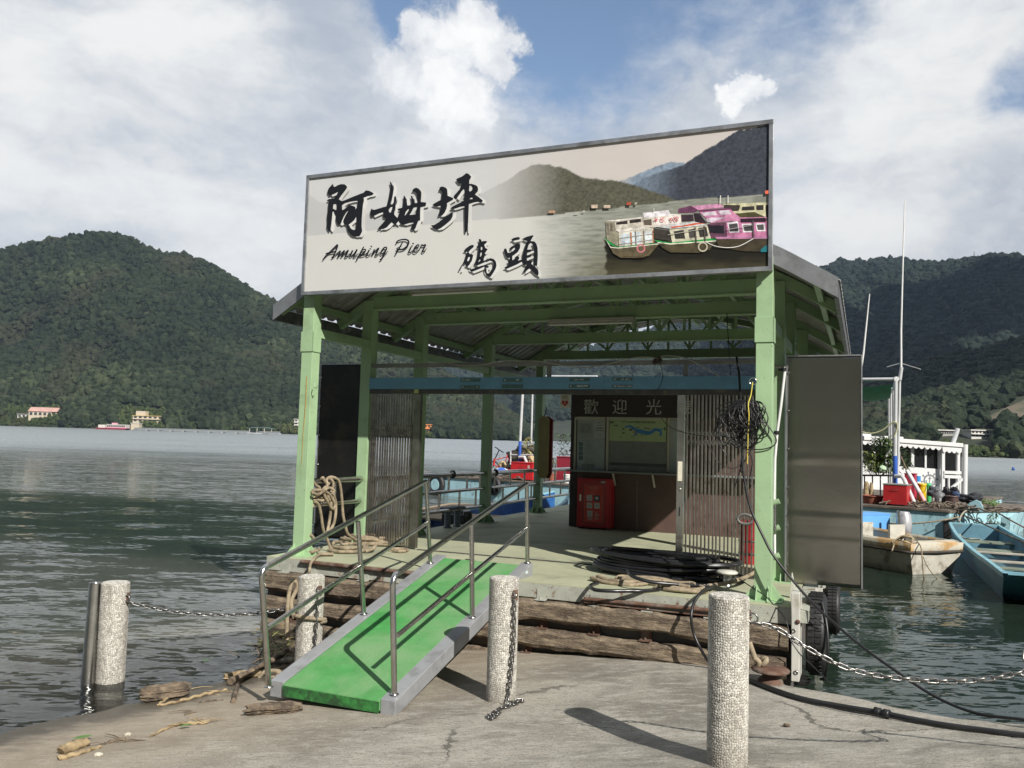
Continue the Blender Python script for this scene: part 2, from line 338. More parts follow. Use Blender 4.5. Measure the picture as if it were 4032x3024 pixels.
def build_water():
    def ln(lo, a, b, hi, st): return np.concatenate([-np.geomspace(abs(lo), max(abs(a), .5), 14)[:-1] if lo < 0 else np.linspace(lo, a, 4)[:-1], np.arange(a, b, st), np.geomspace(b, hi, 16)])
    X = ln(-9000, -10, 16, 9000, .25); Y = np.concatenate([[-60, -30, -15, -5], np.arange(0, 14, .25), np.geomspace(14, 14000, 22)])
    x, y = np.meshgrid(X, Y, indexing='ij'); dep = np.clip(-gh(x, y), 0, 3)
    dep = np.where((x > xr(y)) | (y > 12) | (x < -15.5), 3., dep)
    v = np.stack([x.ravel(), y.ravel(), np.zeros(x.size)], 1)
    m = bpy.data.materials.new('lake_water'); m.use_nodes = True; t = NT(m.node_tree)
    pos = t.new('ShaderNodeNewGeometry').outputs['Position']; sep = t.new('ShaderNodeSeparateXYZ'); t.l.new(pos, sep.inputs[0])
    Yc = sep.outputs[1]
    wob = t.m('MULTIPLY', t.m('SUBTRACT', t.noise(t.scale(pos, (.05, .12, 1)), 1., 4, .6), .5), 9.)
    yy = t.m('ADD', t.m('ADD', Yc, wob), t.m('MULTIPLY', sep.outputs[0], .25))
    calm = t.m('MULTIPLY', t.step(yy, 9., 12.5), t.step(yy, 27., 23.))           # a slick of calmer water between two wind-ruffled belts
    calm = t.m('MULTIPLY', calm, t.step(t.noise(t.scale(pos, (.25, .8, 1)), 1., 4, .6), .40, .56))
    lee = t.step(sep.outputs[0], 2., 4.5); lee = t.m('MULTIPLY', lee, t.step(Yc, 26., 18.))     # sheltered between the boats
    amp = t.m('MULTIPLY', t.m('ADD', 1., t.m('MULTIPLY', t.step(yy, 23., 28.), 1.5)), t.m('SUBTRACT', 1., t.m('MULTIPLY', t.m('MAXIMUM', calm, t.m('MULTIPLY', lee, .4)), .86)))
    p2 = t.scale(pos, (.40, 1.5, 1))
    def sc3(v, k): n = t.n.new('ShaderNodeVectorMath'); n.operation = 'SCALE'; t.put(n.inputs[0], v); t.put(n.inputs['Scale'], k); return n.outputs[0]
    def sl_(sc_, det, k): return sc3(t.vm('SUBTRACT', t.noise(p2, sc_, det, .55, .5, out=1), (.5, .5, .5)), k)
    sv = t.vm('ADD', t.vm('ADD', sl_(1.5, 2, .22), sl_(4.2, 3, .34)), t.vm('ADD', sl_(12., 3, .34), sl_(.4, 2, .12)))
    sv = sc3(sv, amp); flat_ = t.vm('MULTIPLY', sv, (1., 1.25, 0.)); N = t.vm('NORMALIZE', t.vm('ADD', flat_, (0, 0, 1.)))
    fr = t.new('ShaderNodeFresnel'); fr.inputs['IOR'].default_value = 1.42; t.l.new(N, fr.inputs['Normal'])
    gl = t.new('ShaderNodeBsdfGlossy'); t.put(gl.inputs['Roughness'], t.m('ADD', .02, t.m('MULTIPLY', t.step(Yc, 28., 120.), .36))); t.l.new(N, gl.inputs['Normal']); gl.inputs['Color'].default_value = (.86, .9, .9, 1)
    at0 = t.new('ShaderNodeAttribute'); at0.attribute_name = 'tint'
    df = t.new('ShaderNodeBsdfDiffuse'); t.put(df.inputs['Color'], t.mix(t.step(at0.outputs['Fac'], .5, .03), t.mix(t.m('MULTIPLY', t.step(yy, 22.5, 28.), t.step(t.noise(t.scale(pos, (.012, .07, 1)), 1., 4, .6), .30, .50)), t.mix(t.m('MULTIPLY', t.step(yy, 16., 12.), t.step(sep.outputs[0], 2., -1.)), (.018, .030, .021), (.075, .080, .068)), (.150, .160, .150)), (.115, .10, .074)))  # pale belts in the diffuse colour paint in sky reflected by ripples
    tr = t.new('ShaderNodeBsdfTransparent'); tr.inputs[0].default_value = (.72, .66, .52, 1)
    at = t.new('ShaderNodeAttribute'); at.attribute_name = 'tint'
    mx = t.new('ShaderNodeMixShader'); t.put(mx.inputs[0], t.step(at.outputs['Fac'], 0., .45)); t.l.new(tr.outputs[0], mx.inputs[1]); t.l.new(df.outputs[0], mx.inputs[2])
    m2 = t.new('ShaderNodeMixShader'); t.put(m2.inputs[0], t.m('MULTIPLY', fr.outputs[0], 1.0, clamp=True)); t.l.new(mx.outputs[0], m2.inputs[1]); t.l.new(gl.outputs[0], m2.inputs[2])
    o = t.new('ShaderNodeOutputMaterial'); t.l.new(m2.outputs[0], o.inputs[0])
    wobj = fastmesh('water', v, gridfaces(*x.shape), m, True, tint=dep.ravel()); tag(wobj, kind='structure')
build_water()
# ------------------------------------------------------------------ wooded hills
def forest_mat(name, dark, mid, light, warm):
    m = bpy.data.materials.new(name); m.use_nodes = True; t = NT(m.node_tree)
    at = t.new('ShaderNodeAttribute'); at.attribute_name = 'tint'; pos = t.new('ShaderNodeNewGeometry').outputs['Position']
    c = t.mix(t.step(at.outputs['Fac'], 0., .55), dark, mid); c = t.mix(t.step(at.outputs['Fac'], .55, .95), c, light)
    c = t.mix(t.m('MULTIPLY', t.step(t.noise(pos, .012, 4, .6), .5, .66), .7), c, warm)
    c = t.mix(t.m('MULTIPLY', t.step(t.noise(pos, .9, 3, .7), .4, .7), .55), c, dark)
    b = t.new('ShaderNodeBsdfPrincipled'); t.put(b.inputs['Base Color'], c); b.inputs['Roughness'].default_value = .8; b.inputs['Specular IOR Level'].default_value = .15
    bp = t.new('ShaderNodeBump'); bp.inputs['Distance'].default_value = 1.2; t.put(bp.inputs['Height'], t.noise(pos, .9, 3, .7)); t.l.new(bp.outputs[0], b.inputs['Normal'])
    o = t.new('ShaderNodeOutputMaterial'); t.l.new(b.outputs[0], o.inputs[0]); return m
def ico(sub):
    bm = bmesh.new(); bmesh.ops.create_icosphere(bm, subdivisions=sub, radius=1)
    v = np.array([q.co for q in bm.verts]); f = np.array([[q.index for q in x.verts] for x in bm.faces]); bm.free(); return v, f
HILLS = {}
def hill(name, ridge, Yr, Ys, seed, soil, spur=.10, back=1.6, pw=.95, nu=240, ntt=60):
    r = np.array([AD(x, y, Yr) for x, y in ridge]); az = r[:, 0]/Yr
    U = np.linspace(az[0], az[-1], nu); Z = np.interp(U, az, r[:, 2]); Z = np.maximum(Z, .5)
    YS = Ys(U) if callable(Ys) else np.full(nu, float(Ys))
    T = np.concatenate([np.linspace(-.03, 1, ntt), np.linspace(1.08, back, 8)])
    def surf(u, t):
        zr = np.interp(u, U, Z); ys = np.interp(u, U, YS); y = ys+(Yr-ys)*t
        k = np.clip(t, 0, 1)
        sp = (fbm(u*Yr/(Yr*.16)+seed, t*1.6+seed, seed, 4)-.47)*np.sin(np.pi*k)*2.
        z = np.where(t <= 1, zr*(k**pw)*(1+spur*4*sp*(1-k*.6)), zr*(1-(t-1)*1.5))
        return np.stack([u*y, y, np.where(t < 0, -3., z)], -1)
    uu, tt = np.meshgrid(U, T, indexing='ij'); v = surf(uu, tt)
    o = fastmesh(name, v.reshape(-1, 3), gridfaces(*uu.shape), soil, True); tag(o, kind='structure')
    HILLS[name] = (surf, U, Yr, YS); return surf
def forest(name, label, hl, n, size, m, seed, tmax=1.02, sub=1, trange=(0., 1.), avoid=(), urange=None, tall=1., gap=0.):
    surf, U, Yr, YS = HILLS[hl]; g = np.random.default_rng(seed)
    lo, hi = urange if urange else (U[0], U[-1])
    u = g.uniform(lo, hi, n); t = trange[0]+(trange[1]-trange[0])*g.uniform(0, 1, n)**1.0
    c = surf(u, t)
    keep = np.ones(n, bool)
    for (u0, u1, t0, t1) in avoid: keep &= ~((u > u0) & (u < u1) & (t < t1) & (t >= t0))
    c = c[keep]; t = t[keep]; n = len(c); keep2 = c[:, 2] > .3; c = c[keep2]; n = len(c)
    bv, bf = ico(sub); s = size*(.5+1.1*g.random(n)**2.6)
    S = np.stack([s*(.8+.4*g.random(n)), s*(.8+.4*g.random(n)), s*tall*(.65+.5*g.random(n))], 1)
    ang = g.uniform(0, 6.28, n); ca, sa = np.cos(ang), np.sin(ang)
    k = len(bv); jit = 1+.62*(g.random((n, k))-.5)
    v = bv[None]*jit[:, :, None]*S[:, None, :]*.5
    v = np.stack([v[..., 0]*ca[:, None]-v[..., 1]*sa[:, None], v[..., 0]*sa[:, None]+v[..., 1]*ca[:, None], v[..., 2]], -1)
    v = v + c[:, None, :] + np.array([0, 0, 1.])*(S[:, 2]*.42)[:, None, None]
    f = bf[None]+(np.arange(n)*k)[:, None, None]
    tint = np.clip(.48*g.random(n)**1.3+1.25*(fbm(c[:, 0]*.011, c[:, 1]*.011, c[:, 2]*.022, 4)-.30), 0, 1)
    tt = np.repeat(tint, k)+.22*(g.random(n*k)-.5)
    o = fastmesh(name, v.reshape(-1, 3), f.reshape(-1, 3), m, False, tint=tt); tag(o, label, 'forest', kind='stuff'); return o
soil = mat('hill_soil', (.028, .035, .018), .9, vs=.05, var=.4)
F1 = forest_mat('woodland_leaves', (.012, .020, .012), (.030, .043, .023), (.070, .086, .042), (.056, .054, .032))
F3 = forest_mat('shore_bush_leaves', (.022, .034, .014), (.055, .078, .028), (.11, .13, .05), (.08, .075, .035))
F2 = forest_mat('far_woodland_leaves', (.010, .018, .014), (.020, .032, .022), (.036, .052, .030), (.026, .034, .024))  # leaf tones darkened and blued to stand for cloud shade and haze
RL = [(-2900, 1655), (-1900, 1520), (-900, 1250), (-600, 1150), (-270, 1075), (0, 998), (110, 972), (237, 948), (355, 922), (456, 926), (547, 962), (629, 1006), (720, 1013), (802, 1035), (875, 1079), (966, 1139), (1048, 1185), (1167, 1235), (1265, 1298), (1357, 1312), (1429, 1345), (1519, 1385), (1616, 1408), (1700, 1446), (1765, 1480), (1888, 1560), (1972, 1612), (2094, 1706), (2150, 1735)]
hill('near_hills', RL, 1100., lambda u: np.interp(u, [-1.5, -.62, -.1, .03], [820, 790, 700, 690]), 3., soil, .26, nu=300)
HS = [(-.62, -.34, 0, .006)]
def clear(px0, px1, t0, t1): return ((px0-CX)/FL*1.0-.012, (px1-CX)/FL+.004, t0, t1)
forest('forest', 'dense dark green forest covering the nearest hill across the lake', 'near_hills', 66000, 6.6, F1, 5, trange=(0., 1.03),
       avoid=[clear(60, 235, 0, .07), clear(515, 645, 0, .08), clear(1150, 1190, 0, .05), clear(1660, 1700, 0, .05), clear(0, 110, 0, .02)], urange=(-1.05, .045))
forest('shore_bushes', 'lighter green bushes along the foot of the nearest hill', 'near_hills', 7000, 3.2, F3, 15, trange=(0., .07), urange=(-.70, .045))
R2 = [(2500, 1560), (2900, 1600), (3350, 1560), (3450, 1528), (3558, 1481), (3680, 1425), (3763, 1402), (3884, 1378), (4032, 1342), (4300, 1280), (4700, 1250), (5200, 1300)]
hill('green_ridge', R2, 760., 330., 9., soil, .10)
forest('ridge_forest', 'dark green trees on the low ridge behind the white houseboat', 'green_ridge', 11000, 5.6, F1, 6, sub=1, trange=(.30, 1.03), avoid=[clear(3695, 3775, 0, .10), clear(3815, 3925, 0, .115), clear(3835, 3915, .12, .155), clear(3915, 4010, .12, .20), clear(4010, 4160, .12, .26)], urange=(.15, .68))
forest('ridge_trees', 'dark trees on the lower slope of the right ridge above the water', 'green_ridge', 5200, 5.4, F1, 26, sub=2, trange=(0, .40), avoid=[clear(3695, 3775, 0, .10), clear(3815, 3925, 0, .115), clear(3835, 3915, .12, .155), clear(3915, 4010, .12, .20), clear(4010, 4160, .12, .26)], urange=(.40, .645))
forest('ridge_bushes', 'low bushes along the waterline under the right ridge', 'green_ridge', 2500, 2.4, F3, 16, trange=(0., .09), urange=(.3, .68), avoid=[clear(3815, 3925, .03, .2), clear(3695, 3775, .05, .2)])
RR = [(2050, 1440), (2500, 1330), (2900, 1180), (3100, 1110), (3230, 1066), (3269, 1055), (3306, 1037), (3327, 1031), (3350, 1040), (3384, 1035), (3420, 1043), (3450, 1033), (3463, 1025), (3560, 1030), (3646, 1043), (3828, 1034), (4032, 1047), (4350, 1070), (4800, 1150), (5400, 1300)]
hill('dark_mountain', RR, 2300., 1000., 14., soil, .22)
forest('mountain_forest', 'dark blue green forest on the tall mountain in the haze', 'dark_mountain', 26000, 13., F2, 8, trange=(.1, 1.03), urange=(.01, .68))
M2 = [(1200, 1560), (1450, 1440), (1600, 1400), (1680, 1385), (1767, 1393), (1890, 1420), (1990, 1455), (2080, 1475), (2300, 1430), (2700, 1300), (3000, 1200), (3300, 1150)]
hill('middle_hills', M2, 3000., 1250., 21., soil, .14)
forest('middle_forest', 'pale bluish forest on the hills beyond the near point', 'middle_hills', 16000, 17., F2, 9, trange=(.0, 1.03), urange=(-.14, .36))
def hill_behind():  # unseen slope added behind the viewer to dim ambient light and reflections
    x, y = np.meshgrid(np.linspace(-420, 420, 120), np.concatenate([np.linspace(-15.5, -60, 30), np.linspace(-70, -330, 24)]), indexing='ij')
    d = -y-15.5; z = 1.0+np.clip(d-6, 0, 400)*.36*(.85+.5*(fbm(x*.012, y*.012, 4, 4)-.5))+1.5*(fbm(x*.12, y*.12, 2, 3)-.5)*np.clip(d/10, 0, 1)
    o = fastmesh('hill_behind', np.stack([x, y, z], -1).reshape(-1, 3), gridfaces(*x.shape)[:, ::-1], mat('bank_scrub', (.045, .052, .026), .95, var=.5, vs=.3, bump=.4, bs=1.2), True); tag(o, kind='structure')
hill_behind()
def shade_cloud_over():  # unseen mesh added out of view to shade the right mountain
    mb = MB(); rr = random.Random(12)
    for k in range(17):
        a, q = rr.uniform(0, 6.283), math.sqrt(rr.random()); c = (1550+640*q*math.cos(a), 260+900*q*math.sin(a), 930+rr.uniform(-20, 60)); mb.blob(c, (rr.uniform(190, 300), rr.uniform(210, 330), rr.uniform(70, 130)), 4, .35, k, 1.8)
    for k in range(6):
        a, q = rr.uniform(0, 6.283), math.sqrt(rr.random()); c = (1060+190*q*math.cos(a), -330+230*q*math.sin(a), 930+rr.uniform(-20, 60)); mb.blob(c, (rr.uniform(130, 190), rr.uniform(150, 210), rr.uniform(60, 100)), 4, .35, k+40, 1.8)
    o = mb.build('shade_cloud', mat('shade_cloud_white', (.80, .80, .80), 1., var=.03, vs=.01)); tag(o, kind='stuff')
shade_cloud_over()
# a bare earth slip on the ridge at the right
def slip():
    surf, U, Yr, YS = HILLS['green_ridge']
    a, b = (3835-CX)/FL, (4150-CX)/FL
    uu, tt = np.meshgrid(np.linspace(a, b, 40), np.linspace(0, 1, 16), indexing='ij')
    top = .13+.13*np.clip((uu-a)/(b-a)*1.3, 0, 1)*(.8+.4*fbm(uu*60, 1., 0, 3)); bot = .125+.03*fbm(uu*40, 5., 0, 3)
    v = surf(uu, bot+(np.maximum(top, bot+.002)-bot)*tt); v[..., 2] += 1.2; v[..., 1] -= 1.5
    o = fastmesh('bare_slope', v.reshape(-1, 3), gridfaces(40, 16), mat('bare_earth', (.13, .105, .075), .95, second=(.06, .07, .035), ss=.12, sth=(.45, .6), bump=.3, bs=.8), True); tag(o, kind='structure')
slip()
# ------------------------------------------------------------------ far houses and landing stages
def ter(px, py, hl):
    """the point of a hill's surface seen in this direction"""
    surf, U, Yr, YS = HILLS[hl]; d = ray(px, py); u = d[0]/d[1]; e = d[2]/d[1]
    for t in np.linspace(.002, .6, 900):
        q = surf(np.array([u]), np.array([t]))[0]
        if (q[2]-CAMP[2])/q[1] >= e: return q
    return q
white_wall = mat('far_white_wall', (.62, .60, .55), .8, var=.1); cream_wall = mat('far_cream_wall', (.55, .47, .36), .8, var=.1)
far_glass = mat('far_window', (.05, .055, .06), .3); grey_wall = mat('far_grey_wall', (.34, .33, .31), .85)
def house(label, px0, px1, pyt, pyb, hl, wall, floors, cols, roof=None, pitched=False, tower=None, depth=9., name='house', group='houses on the far shores', sink=4., canopy=None):
    q = ter((px0+px1)/2, pyb, hl); Y = q[1]-3; a, b = AD(px0, pyb, Y), AD(px1, pyt, Y); x0, x1, z0, z1 = a[0], b[0], a[2], b[2]
    t = thing(name, label, 'house', ((x0+x1)/2, Y+depth/2, z0-sink), group)
    mb = MB(); mb.box((x0, Y, z0-sink), (x1, Y+depth, z1))
    if tower: mb.box((x0+(x1-x0)*tower[0], Y+1, z1), (x0+(x1-x0)*tower[1], Y+depth-1, z1+(z1-z0)*tower[2]))
    mb.build('wall', wall, t)
    h = (z1-z0)/floors; wd = (x1-x0)/cols
    for i in range(floors):
        for j in range(cols):
            MB().box((x0+wd*(j+.22), Y-.08, z0+h*(i+.3)), (x0+wd*(j+.8), Y+.02, z0+h*(i+.82))).build('window', far_glass, t)
    if roof:
        r = MB()
        if pitched:
            o = .8; r.add([(x0-o, Y-o, z1), (x1+o, Y-o, z1), (x1+o, Y+depth+o, z1), (x0-o, Y+depth+o, z1), (x0-o, Y+depth/2, z1+h*.8), (x1+o, Y+depth/2, z1+h*.8)], [(0, 1, 5, 4), (2, 3, 4, 5), (1, 2, 5), (3, 0, 4), (3, 2, 1, 0)])
        else: r.box((x0-.6, Y-.7, z1-.02), (x1+.6, Y+depth, z1+.45))
        r.build('roof', roof, t)
    for i in range(1, floors): MB().box((x0-.4, Y-1.2, z0+h*i-.15), (x1+.4, Y-.1, z0+h*i+.15)).build('balcony', wall, t)
    return t
pink_roof = mat('far_pink_roof', (.50, .30, .26), .7, vs=.2); tan_roof = mat('far_yellow_roof', (.55, .40, .16), .7, vs=.2); orange_wall = mat('far_orange_wall', (.72, .27, .07), .75)
s6 = zz(0, 850, .6027)
house('long pinkish roofed house on the left shore behind bushes', 112, 222, 1622, 1640, 'near_hills', cream_wall, 1, 6, pink_roof, True)
house('low white house by the water at the far left shore', 68, 118, 1632, 1646, 'near_hills', white_wall, 1, 3, grey_wall)
house('cream house with a tower block and yellow roof above the moored ferry', 522, 640, 1640, 1662, 'near_hills', cream_wall, 2, 6, tan_roof, tower=(.08, .4, .75))
house('white three storey house close beside the left front column', 1158, 1186, 1652, 1686, 'near_hills', white_wall, 3, 2, white_wall)
house('bright orange two storey house seen beside the left folding gate', 1668, 1697, 1673, 1703, 'near_hills', orange_wall, 2, 2, orange_wall)
house('small white house under the trees right of the orange house', 1742, 1766, 1681, 1692, 'near_hills', white_wall, 1, 2, white_wall)
house('white two storey house with open verandas on the right shore', 3825, 3896, 1697, 1722, 'green_ridge', white_wall, 2, 5, white_wall, depth=7., tower=(.72, .98, .15))
house('long low grey building half hidden in trees on the right shore', 3682, 3762, 1697, 1712, 'green_ridge', grey_wall, 1, 9, white_wall, depth=7.)
def shed():
    a = AD(3976, 1775, 332); b = AD(4120, 1763, 332); t = thing('boat_shelter', 'low white roofed shelter at the waterline on the far right shore', 'shelter', ((a[0]+b[0])/2, 332, 0))
    MB().box((a[0], 330, b[2]-.3), (b[0], 336, b[2])).build('roof', white_wall, t)
    for k in range(7): x = a[0]+(b[0]-a[0])*(k+.1)/6.3; MB().box((x, 330.2, -.5), (x+.25, 330.5, b[2]-.3)).build('post', grey_wall, t)
    MB().box((a[0], 335, -.5), (b[0], 335.8, b[2]-.3)).build('back_wall', cream_wall, t)
shed()
def jetty():
    pts = [s6(880, 1372), s6(1830, 1410)]; Y0 = 640.
    a, b = AD(pts[0][0], pts[0][1], Y0), AD(pts[1][0], pts[1][1], 560.)
    t = thing('floating_walkway', 'long grey floating walkway along the far left shore', 'walkway', ((a[0]+b[0])/2, 600, 0))
    d = b-a; gm = mat('walkway_grey', (.42, .44, .45), .6)
    q = lambda k, z: np.array([a[0]+d[0]*k, a[1]+d[1]*k, z])
    MB().bar(q(0, .75), q(1, .75), 2.2, .5).build('deck', gm, t)
    MB().bar(q(0, 2.1), q(1, 2.1), .12, .12).bar(q(0, 1.6), q(1, 1.6), .1, .1).build('handrail', gm, t)
    p = MB()
    for k in range(56): p.bar(q(k/55, 1.), q(k/55, 2.1), .12, .12)
    p.build('baluster', gm, t)
    MB().bar(q(0, 1.5), q(1, 1.5), .06, 1.0).build('mesh_guard', mat('walkway_mesh', (.27, .29, .29), .7), t)
    for k in range(9): MB().bar(q(.1+k*.09, .15), q(.105+k*.09, .15), 3., .9).build('float', white_wall, t)
    c = q(.885, 0); s = thing('landing_shelter', 'small curved roof landing shelter at the right end of the walkway', 'shelter', (c[0], c[1], 0))
    r = MB(); xs = np.linspace(-9, 9, 13); top = [(c[0]+x, c[1]-2, 3.9+1.0*math.cos(x/9*1.5)) for x in xs]
    r.add(top+[(x, y+5, z) for x, y, z in top]+[(x, y, z-.3) for x, y, z in top]+[(x, y+5, z-.3) for x, y, z in top], [(i, i+1, 14+i, 13+i) for i in range(12)]+[(26+i, 39+i, 40+i, 27+i) for i in range(12)]+[(i, 26+i, 27+i, i+1) for i in range(12)]); r.build('roof', mat('far_green_roof', (.12, .2, .19), .6), s)
    for x in (-7.5, -2.5, 2.5, 7.5): MB().box((c[0]+x-.15, c[1]-1.6, .9), (c[0]+x+.15, c[1]-1.3, 4.2)).build('post', white_wall, s)
    MB().box((c[0]-9, c[1]-2, .3), (c[0]+9, c[1]+3, 1.0)).build('floor', gm, s)
    a2, b2 = AD(*s6(630, 1384), 645.), AD(*s6(838, 1358), 645.)
    f = thing('ferry_boat', 'pink and white passenger boat moored at the end of the far walkway', 'boat', ((a2[0]+b2[0])/2, 645, 0))
    x0, x1 = a2[0], b2[0]; L = x1-x0
    MB().hexa([(x0+1, 644, -.3), (x1-2, 644, -.3), (x1-2, 650, -.3), (x0+1, 650, -.3), (x0, 643, 1.3), (x1, 643, 1.3), (x1, 651, 1.3), (x0, 651, 1.3)]).build('hull', mat('ferry_red', (.45, .08, .12), .5), f)
    MB().box((x0+2, 643.6, 1.3), (x0+L*.3, 650, 3.6)).build('front_cabin', white_wall, f)
    MB().box((x0+L*.34, 643.6, 1.3), (x1-1, 650, 3.7)).build('cabin', white_wall, f); MB().box((x0+L*.33, 643.5, 1.25), (x1-.9, 643.59, 2.0)).build('pink_band', mat('ferry_pink', (.72, .36, .45), .5), f)
    MB().box((x0+L*.34, 643.2, 3.7), (x1-1, 650.4, 4.1)).build('roof', white_wall, f)
    for k in range(9): xx = x0+L*.36+k*L*.065; MB().box((xx, 643.45, 2.1), (xx+L*.045, 643.6, 3.2)).build('window', far_glass, f)
    MB().box((x0+L*.5, 644, 4.1), (x0+L*.62, 648, 5.3)).build('wheelhouse', mat('ferry_pink', (.72, .36, .45)), f)
    h = thing('landing_hut', 'small pale boxy hut at the left end of the far walkway', 'hut', (a[0]+1, 642, 0))
    MB().box((a[0]-3, 640, .3), (a[0]+3.5, 645, 5.2)).build('wall', cream_wall, h); MB().box((a[0]-3.3, 639.6, 5.2), (a[0]+3.8, 645.4, 5.6)).build('roof', white_wall, h)
jetty()
def ridge_tower():
    b = AD(3836, 1036, 2290.); z0, z1 = b[2]-4, AD(3836, 990, 2290.)[2]; x = b[0]; mb = MB()
    for k in range(6):
        za, zb = z0+(z1-z0)*k/6, z0+(z1-z0)*(k+1)/6; wa, wb = 4.2*(1-k/7), 4.2*(1-(k+1)/7)
        for s in (-1, 1):
            mb.bar((x+s*wa, 2290, za), (x+s*wb, 2290, zb), .7, .7).bar((x+s*wa, 2290, za), (x-s*wb, 2290, zb), .45, .45)
        mb.bar((x-wb*1.9, 2290, zb), (x+wb*1.9, 2290, zb), .6, .6)
    tag(mb.build('lattice_tower', mat('tower_steel', (.25, .26, .28), .6)), 'tiny lattice transmission tower on the crest of the right mountain', 'tower')
ridge_tower()
for x, y, lb in ((3655, 1862, 'small blue buoy nearer to the houseboat on the right water'), (3990, 1852, 'small blue buoy floating far out at the right')):
    p = GZ(x, y, 0); mb = MB(); r = .16 if x < 3900 else .3; r = .22
    mb.lathe([(.02, -.2), (r*.8, -.1), (r, .1), (r*.8, .3), (r*.3, .42), (.03, .45)], p, 14); tag(mb.build('buoy', mat('buoy_blue', (.03, .09, .32), .4)), lb, 'buoy', 'blue buoys on the lake')
# ================================================================== the pier
def S(r, g, b):
    f = lambda c: (c/255/12.92 if c <= 10 else ((c/255+.055)/1.055)**2.4); return (f(r), f(g), f(b))
green = mat('pale_green_paint', (.33, .48, .275), .45, var=.08, vs=1.6, bump=.0015, bs=30, second=(.26, .355, .20), ss=2.5, sth=(.52, .75), fine=(26, .66, .72, (.17, .15, .09), .6))
steel = mat('stainless_steel', (.52, .51, .48), .24, 1., var=.12, vs=6., bump=.0004, bs=150, second=(.30, .27, .23), ss=5., sth=(.55, .8), drough=.15)
brushed = mat('brushed_steel_sheet', (.36, .345, .315), .20, 1., var=.06, vs=1.2, bump=.003, bs=1.6, second=(.30, .285, .255), ss=1.2, sth=(.4, .75), drough=.06, fine=(5, .6, .8, (.22, .20, .165), .4))
gate_steel = mat('gate_steel', (.42, .39, .345), .34, .9, var=.25, vs=9., second=(.15, .11, .08), ss=7., sth=(.55, .72), drough=.25)
galv = mat('galvanised_sheet', (.36, .37, .38), .42, .75, var=.12, vs=3., second=(.25, .25, .25), ss=4, sth=(.5, .7))
roofm = mat('corrugated_roof_sheet', (.34, .34, .335), .5, .25, var=.15, vs=2., second=(.22, .21, .19), ss=3., sth=(.5, .7))
rust = mat('rusty_steel', (.125, .068, .045), .85, .2, var=.35, vs=9, bump=.003, bs=60, second=(.20, .16, .13), ss=8., sth=(.45, .7))
grime = mat('chipped_grey_green_paint', (.36, .37, .315), .65, var=.12, vs=5., bump=.003, bs=25, second=(.18, .11, .07), ss=5.5, sth=(.56, .66), fine=(28, .62, .7, (.13, .08, .05), .7))
timber = mat('weathered_timber', (.20, .155, .105), .9, var=.45, vs=7., bump=.02, bs=16, second=(.085, .062, .043), ss=5., sth=(.42, .62), stretch=(1, 1, 4.5), fine=(60, .5, .66, (.34, .28, .205), .55))
black_rubber = mat('black_rubber', (.016, .016, .017), .55, var=.3, vs=20, second=(.05, .047, .042), ss=9, sth=(.55, .75))
cable_black = mat('black_cable', (.013, .013, .014), .38, var=.2)
rope_m = mat('old_rope', (.30, .245, .165), .95, var=.25, vs=14., bump=.006, bs=120, second=(.17, .13, .085), ss=9, sth=(.5, .68))
blue_beam_m = mat('faded_blue_paint', (.13, .30, .44), .5, var=.08, vs=4., second=(.10, .17, .22), ss=5, sth=(.62, .75), bump=.001, bs=40)
dark_track = mat('grimy_dark_track', (.06, .06, .055), .6, var=.3, vs=7, second=(.16, .12, .08), ss=6, sth=(.55, .7))
floor_m = mat('worn_green_deck_paint', (.39, .40, .27), .72, var=.10, vs=1.6, bump=.003, bs=35, second=(.26, .27, .195), ss=1.3, sth=(.5, .72), fine=(14, .6, .75, (.20, .18, .13), .5))
white_p = mat('white_plastic', (.72, .72, .70), .4, var=.06)
white_paint = mat('old_white_paint', (.55, .54, .48), .6, var=.1, vs=6, second=(.33, .30, .24), ss=7, sth=(.52, .68), bump=.002, bs=30, stretch=(1, 1, .35))
chain_m = mat('galvanised_chain', (.24, .235, .225), .36, .95, var=.25, vs=25)
VR = [0., 1.375, 2.9, 5.56, 8.32]; CWD = .166; UL0, UR0 = -5.836, -.166
def prof(u):
    us = np.array([-6.33, -5.8, -5.2, -4.4, -3.6, -2.85]); ws = np.array([3.2, 3.53, 3.84, 4.12, 4.28, 4.33])
    a = -2.85-abs(u+2.85); return float(np.interp(a, us, ws))
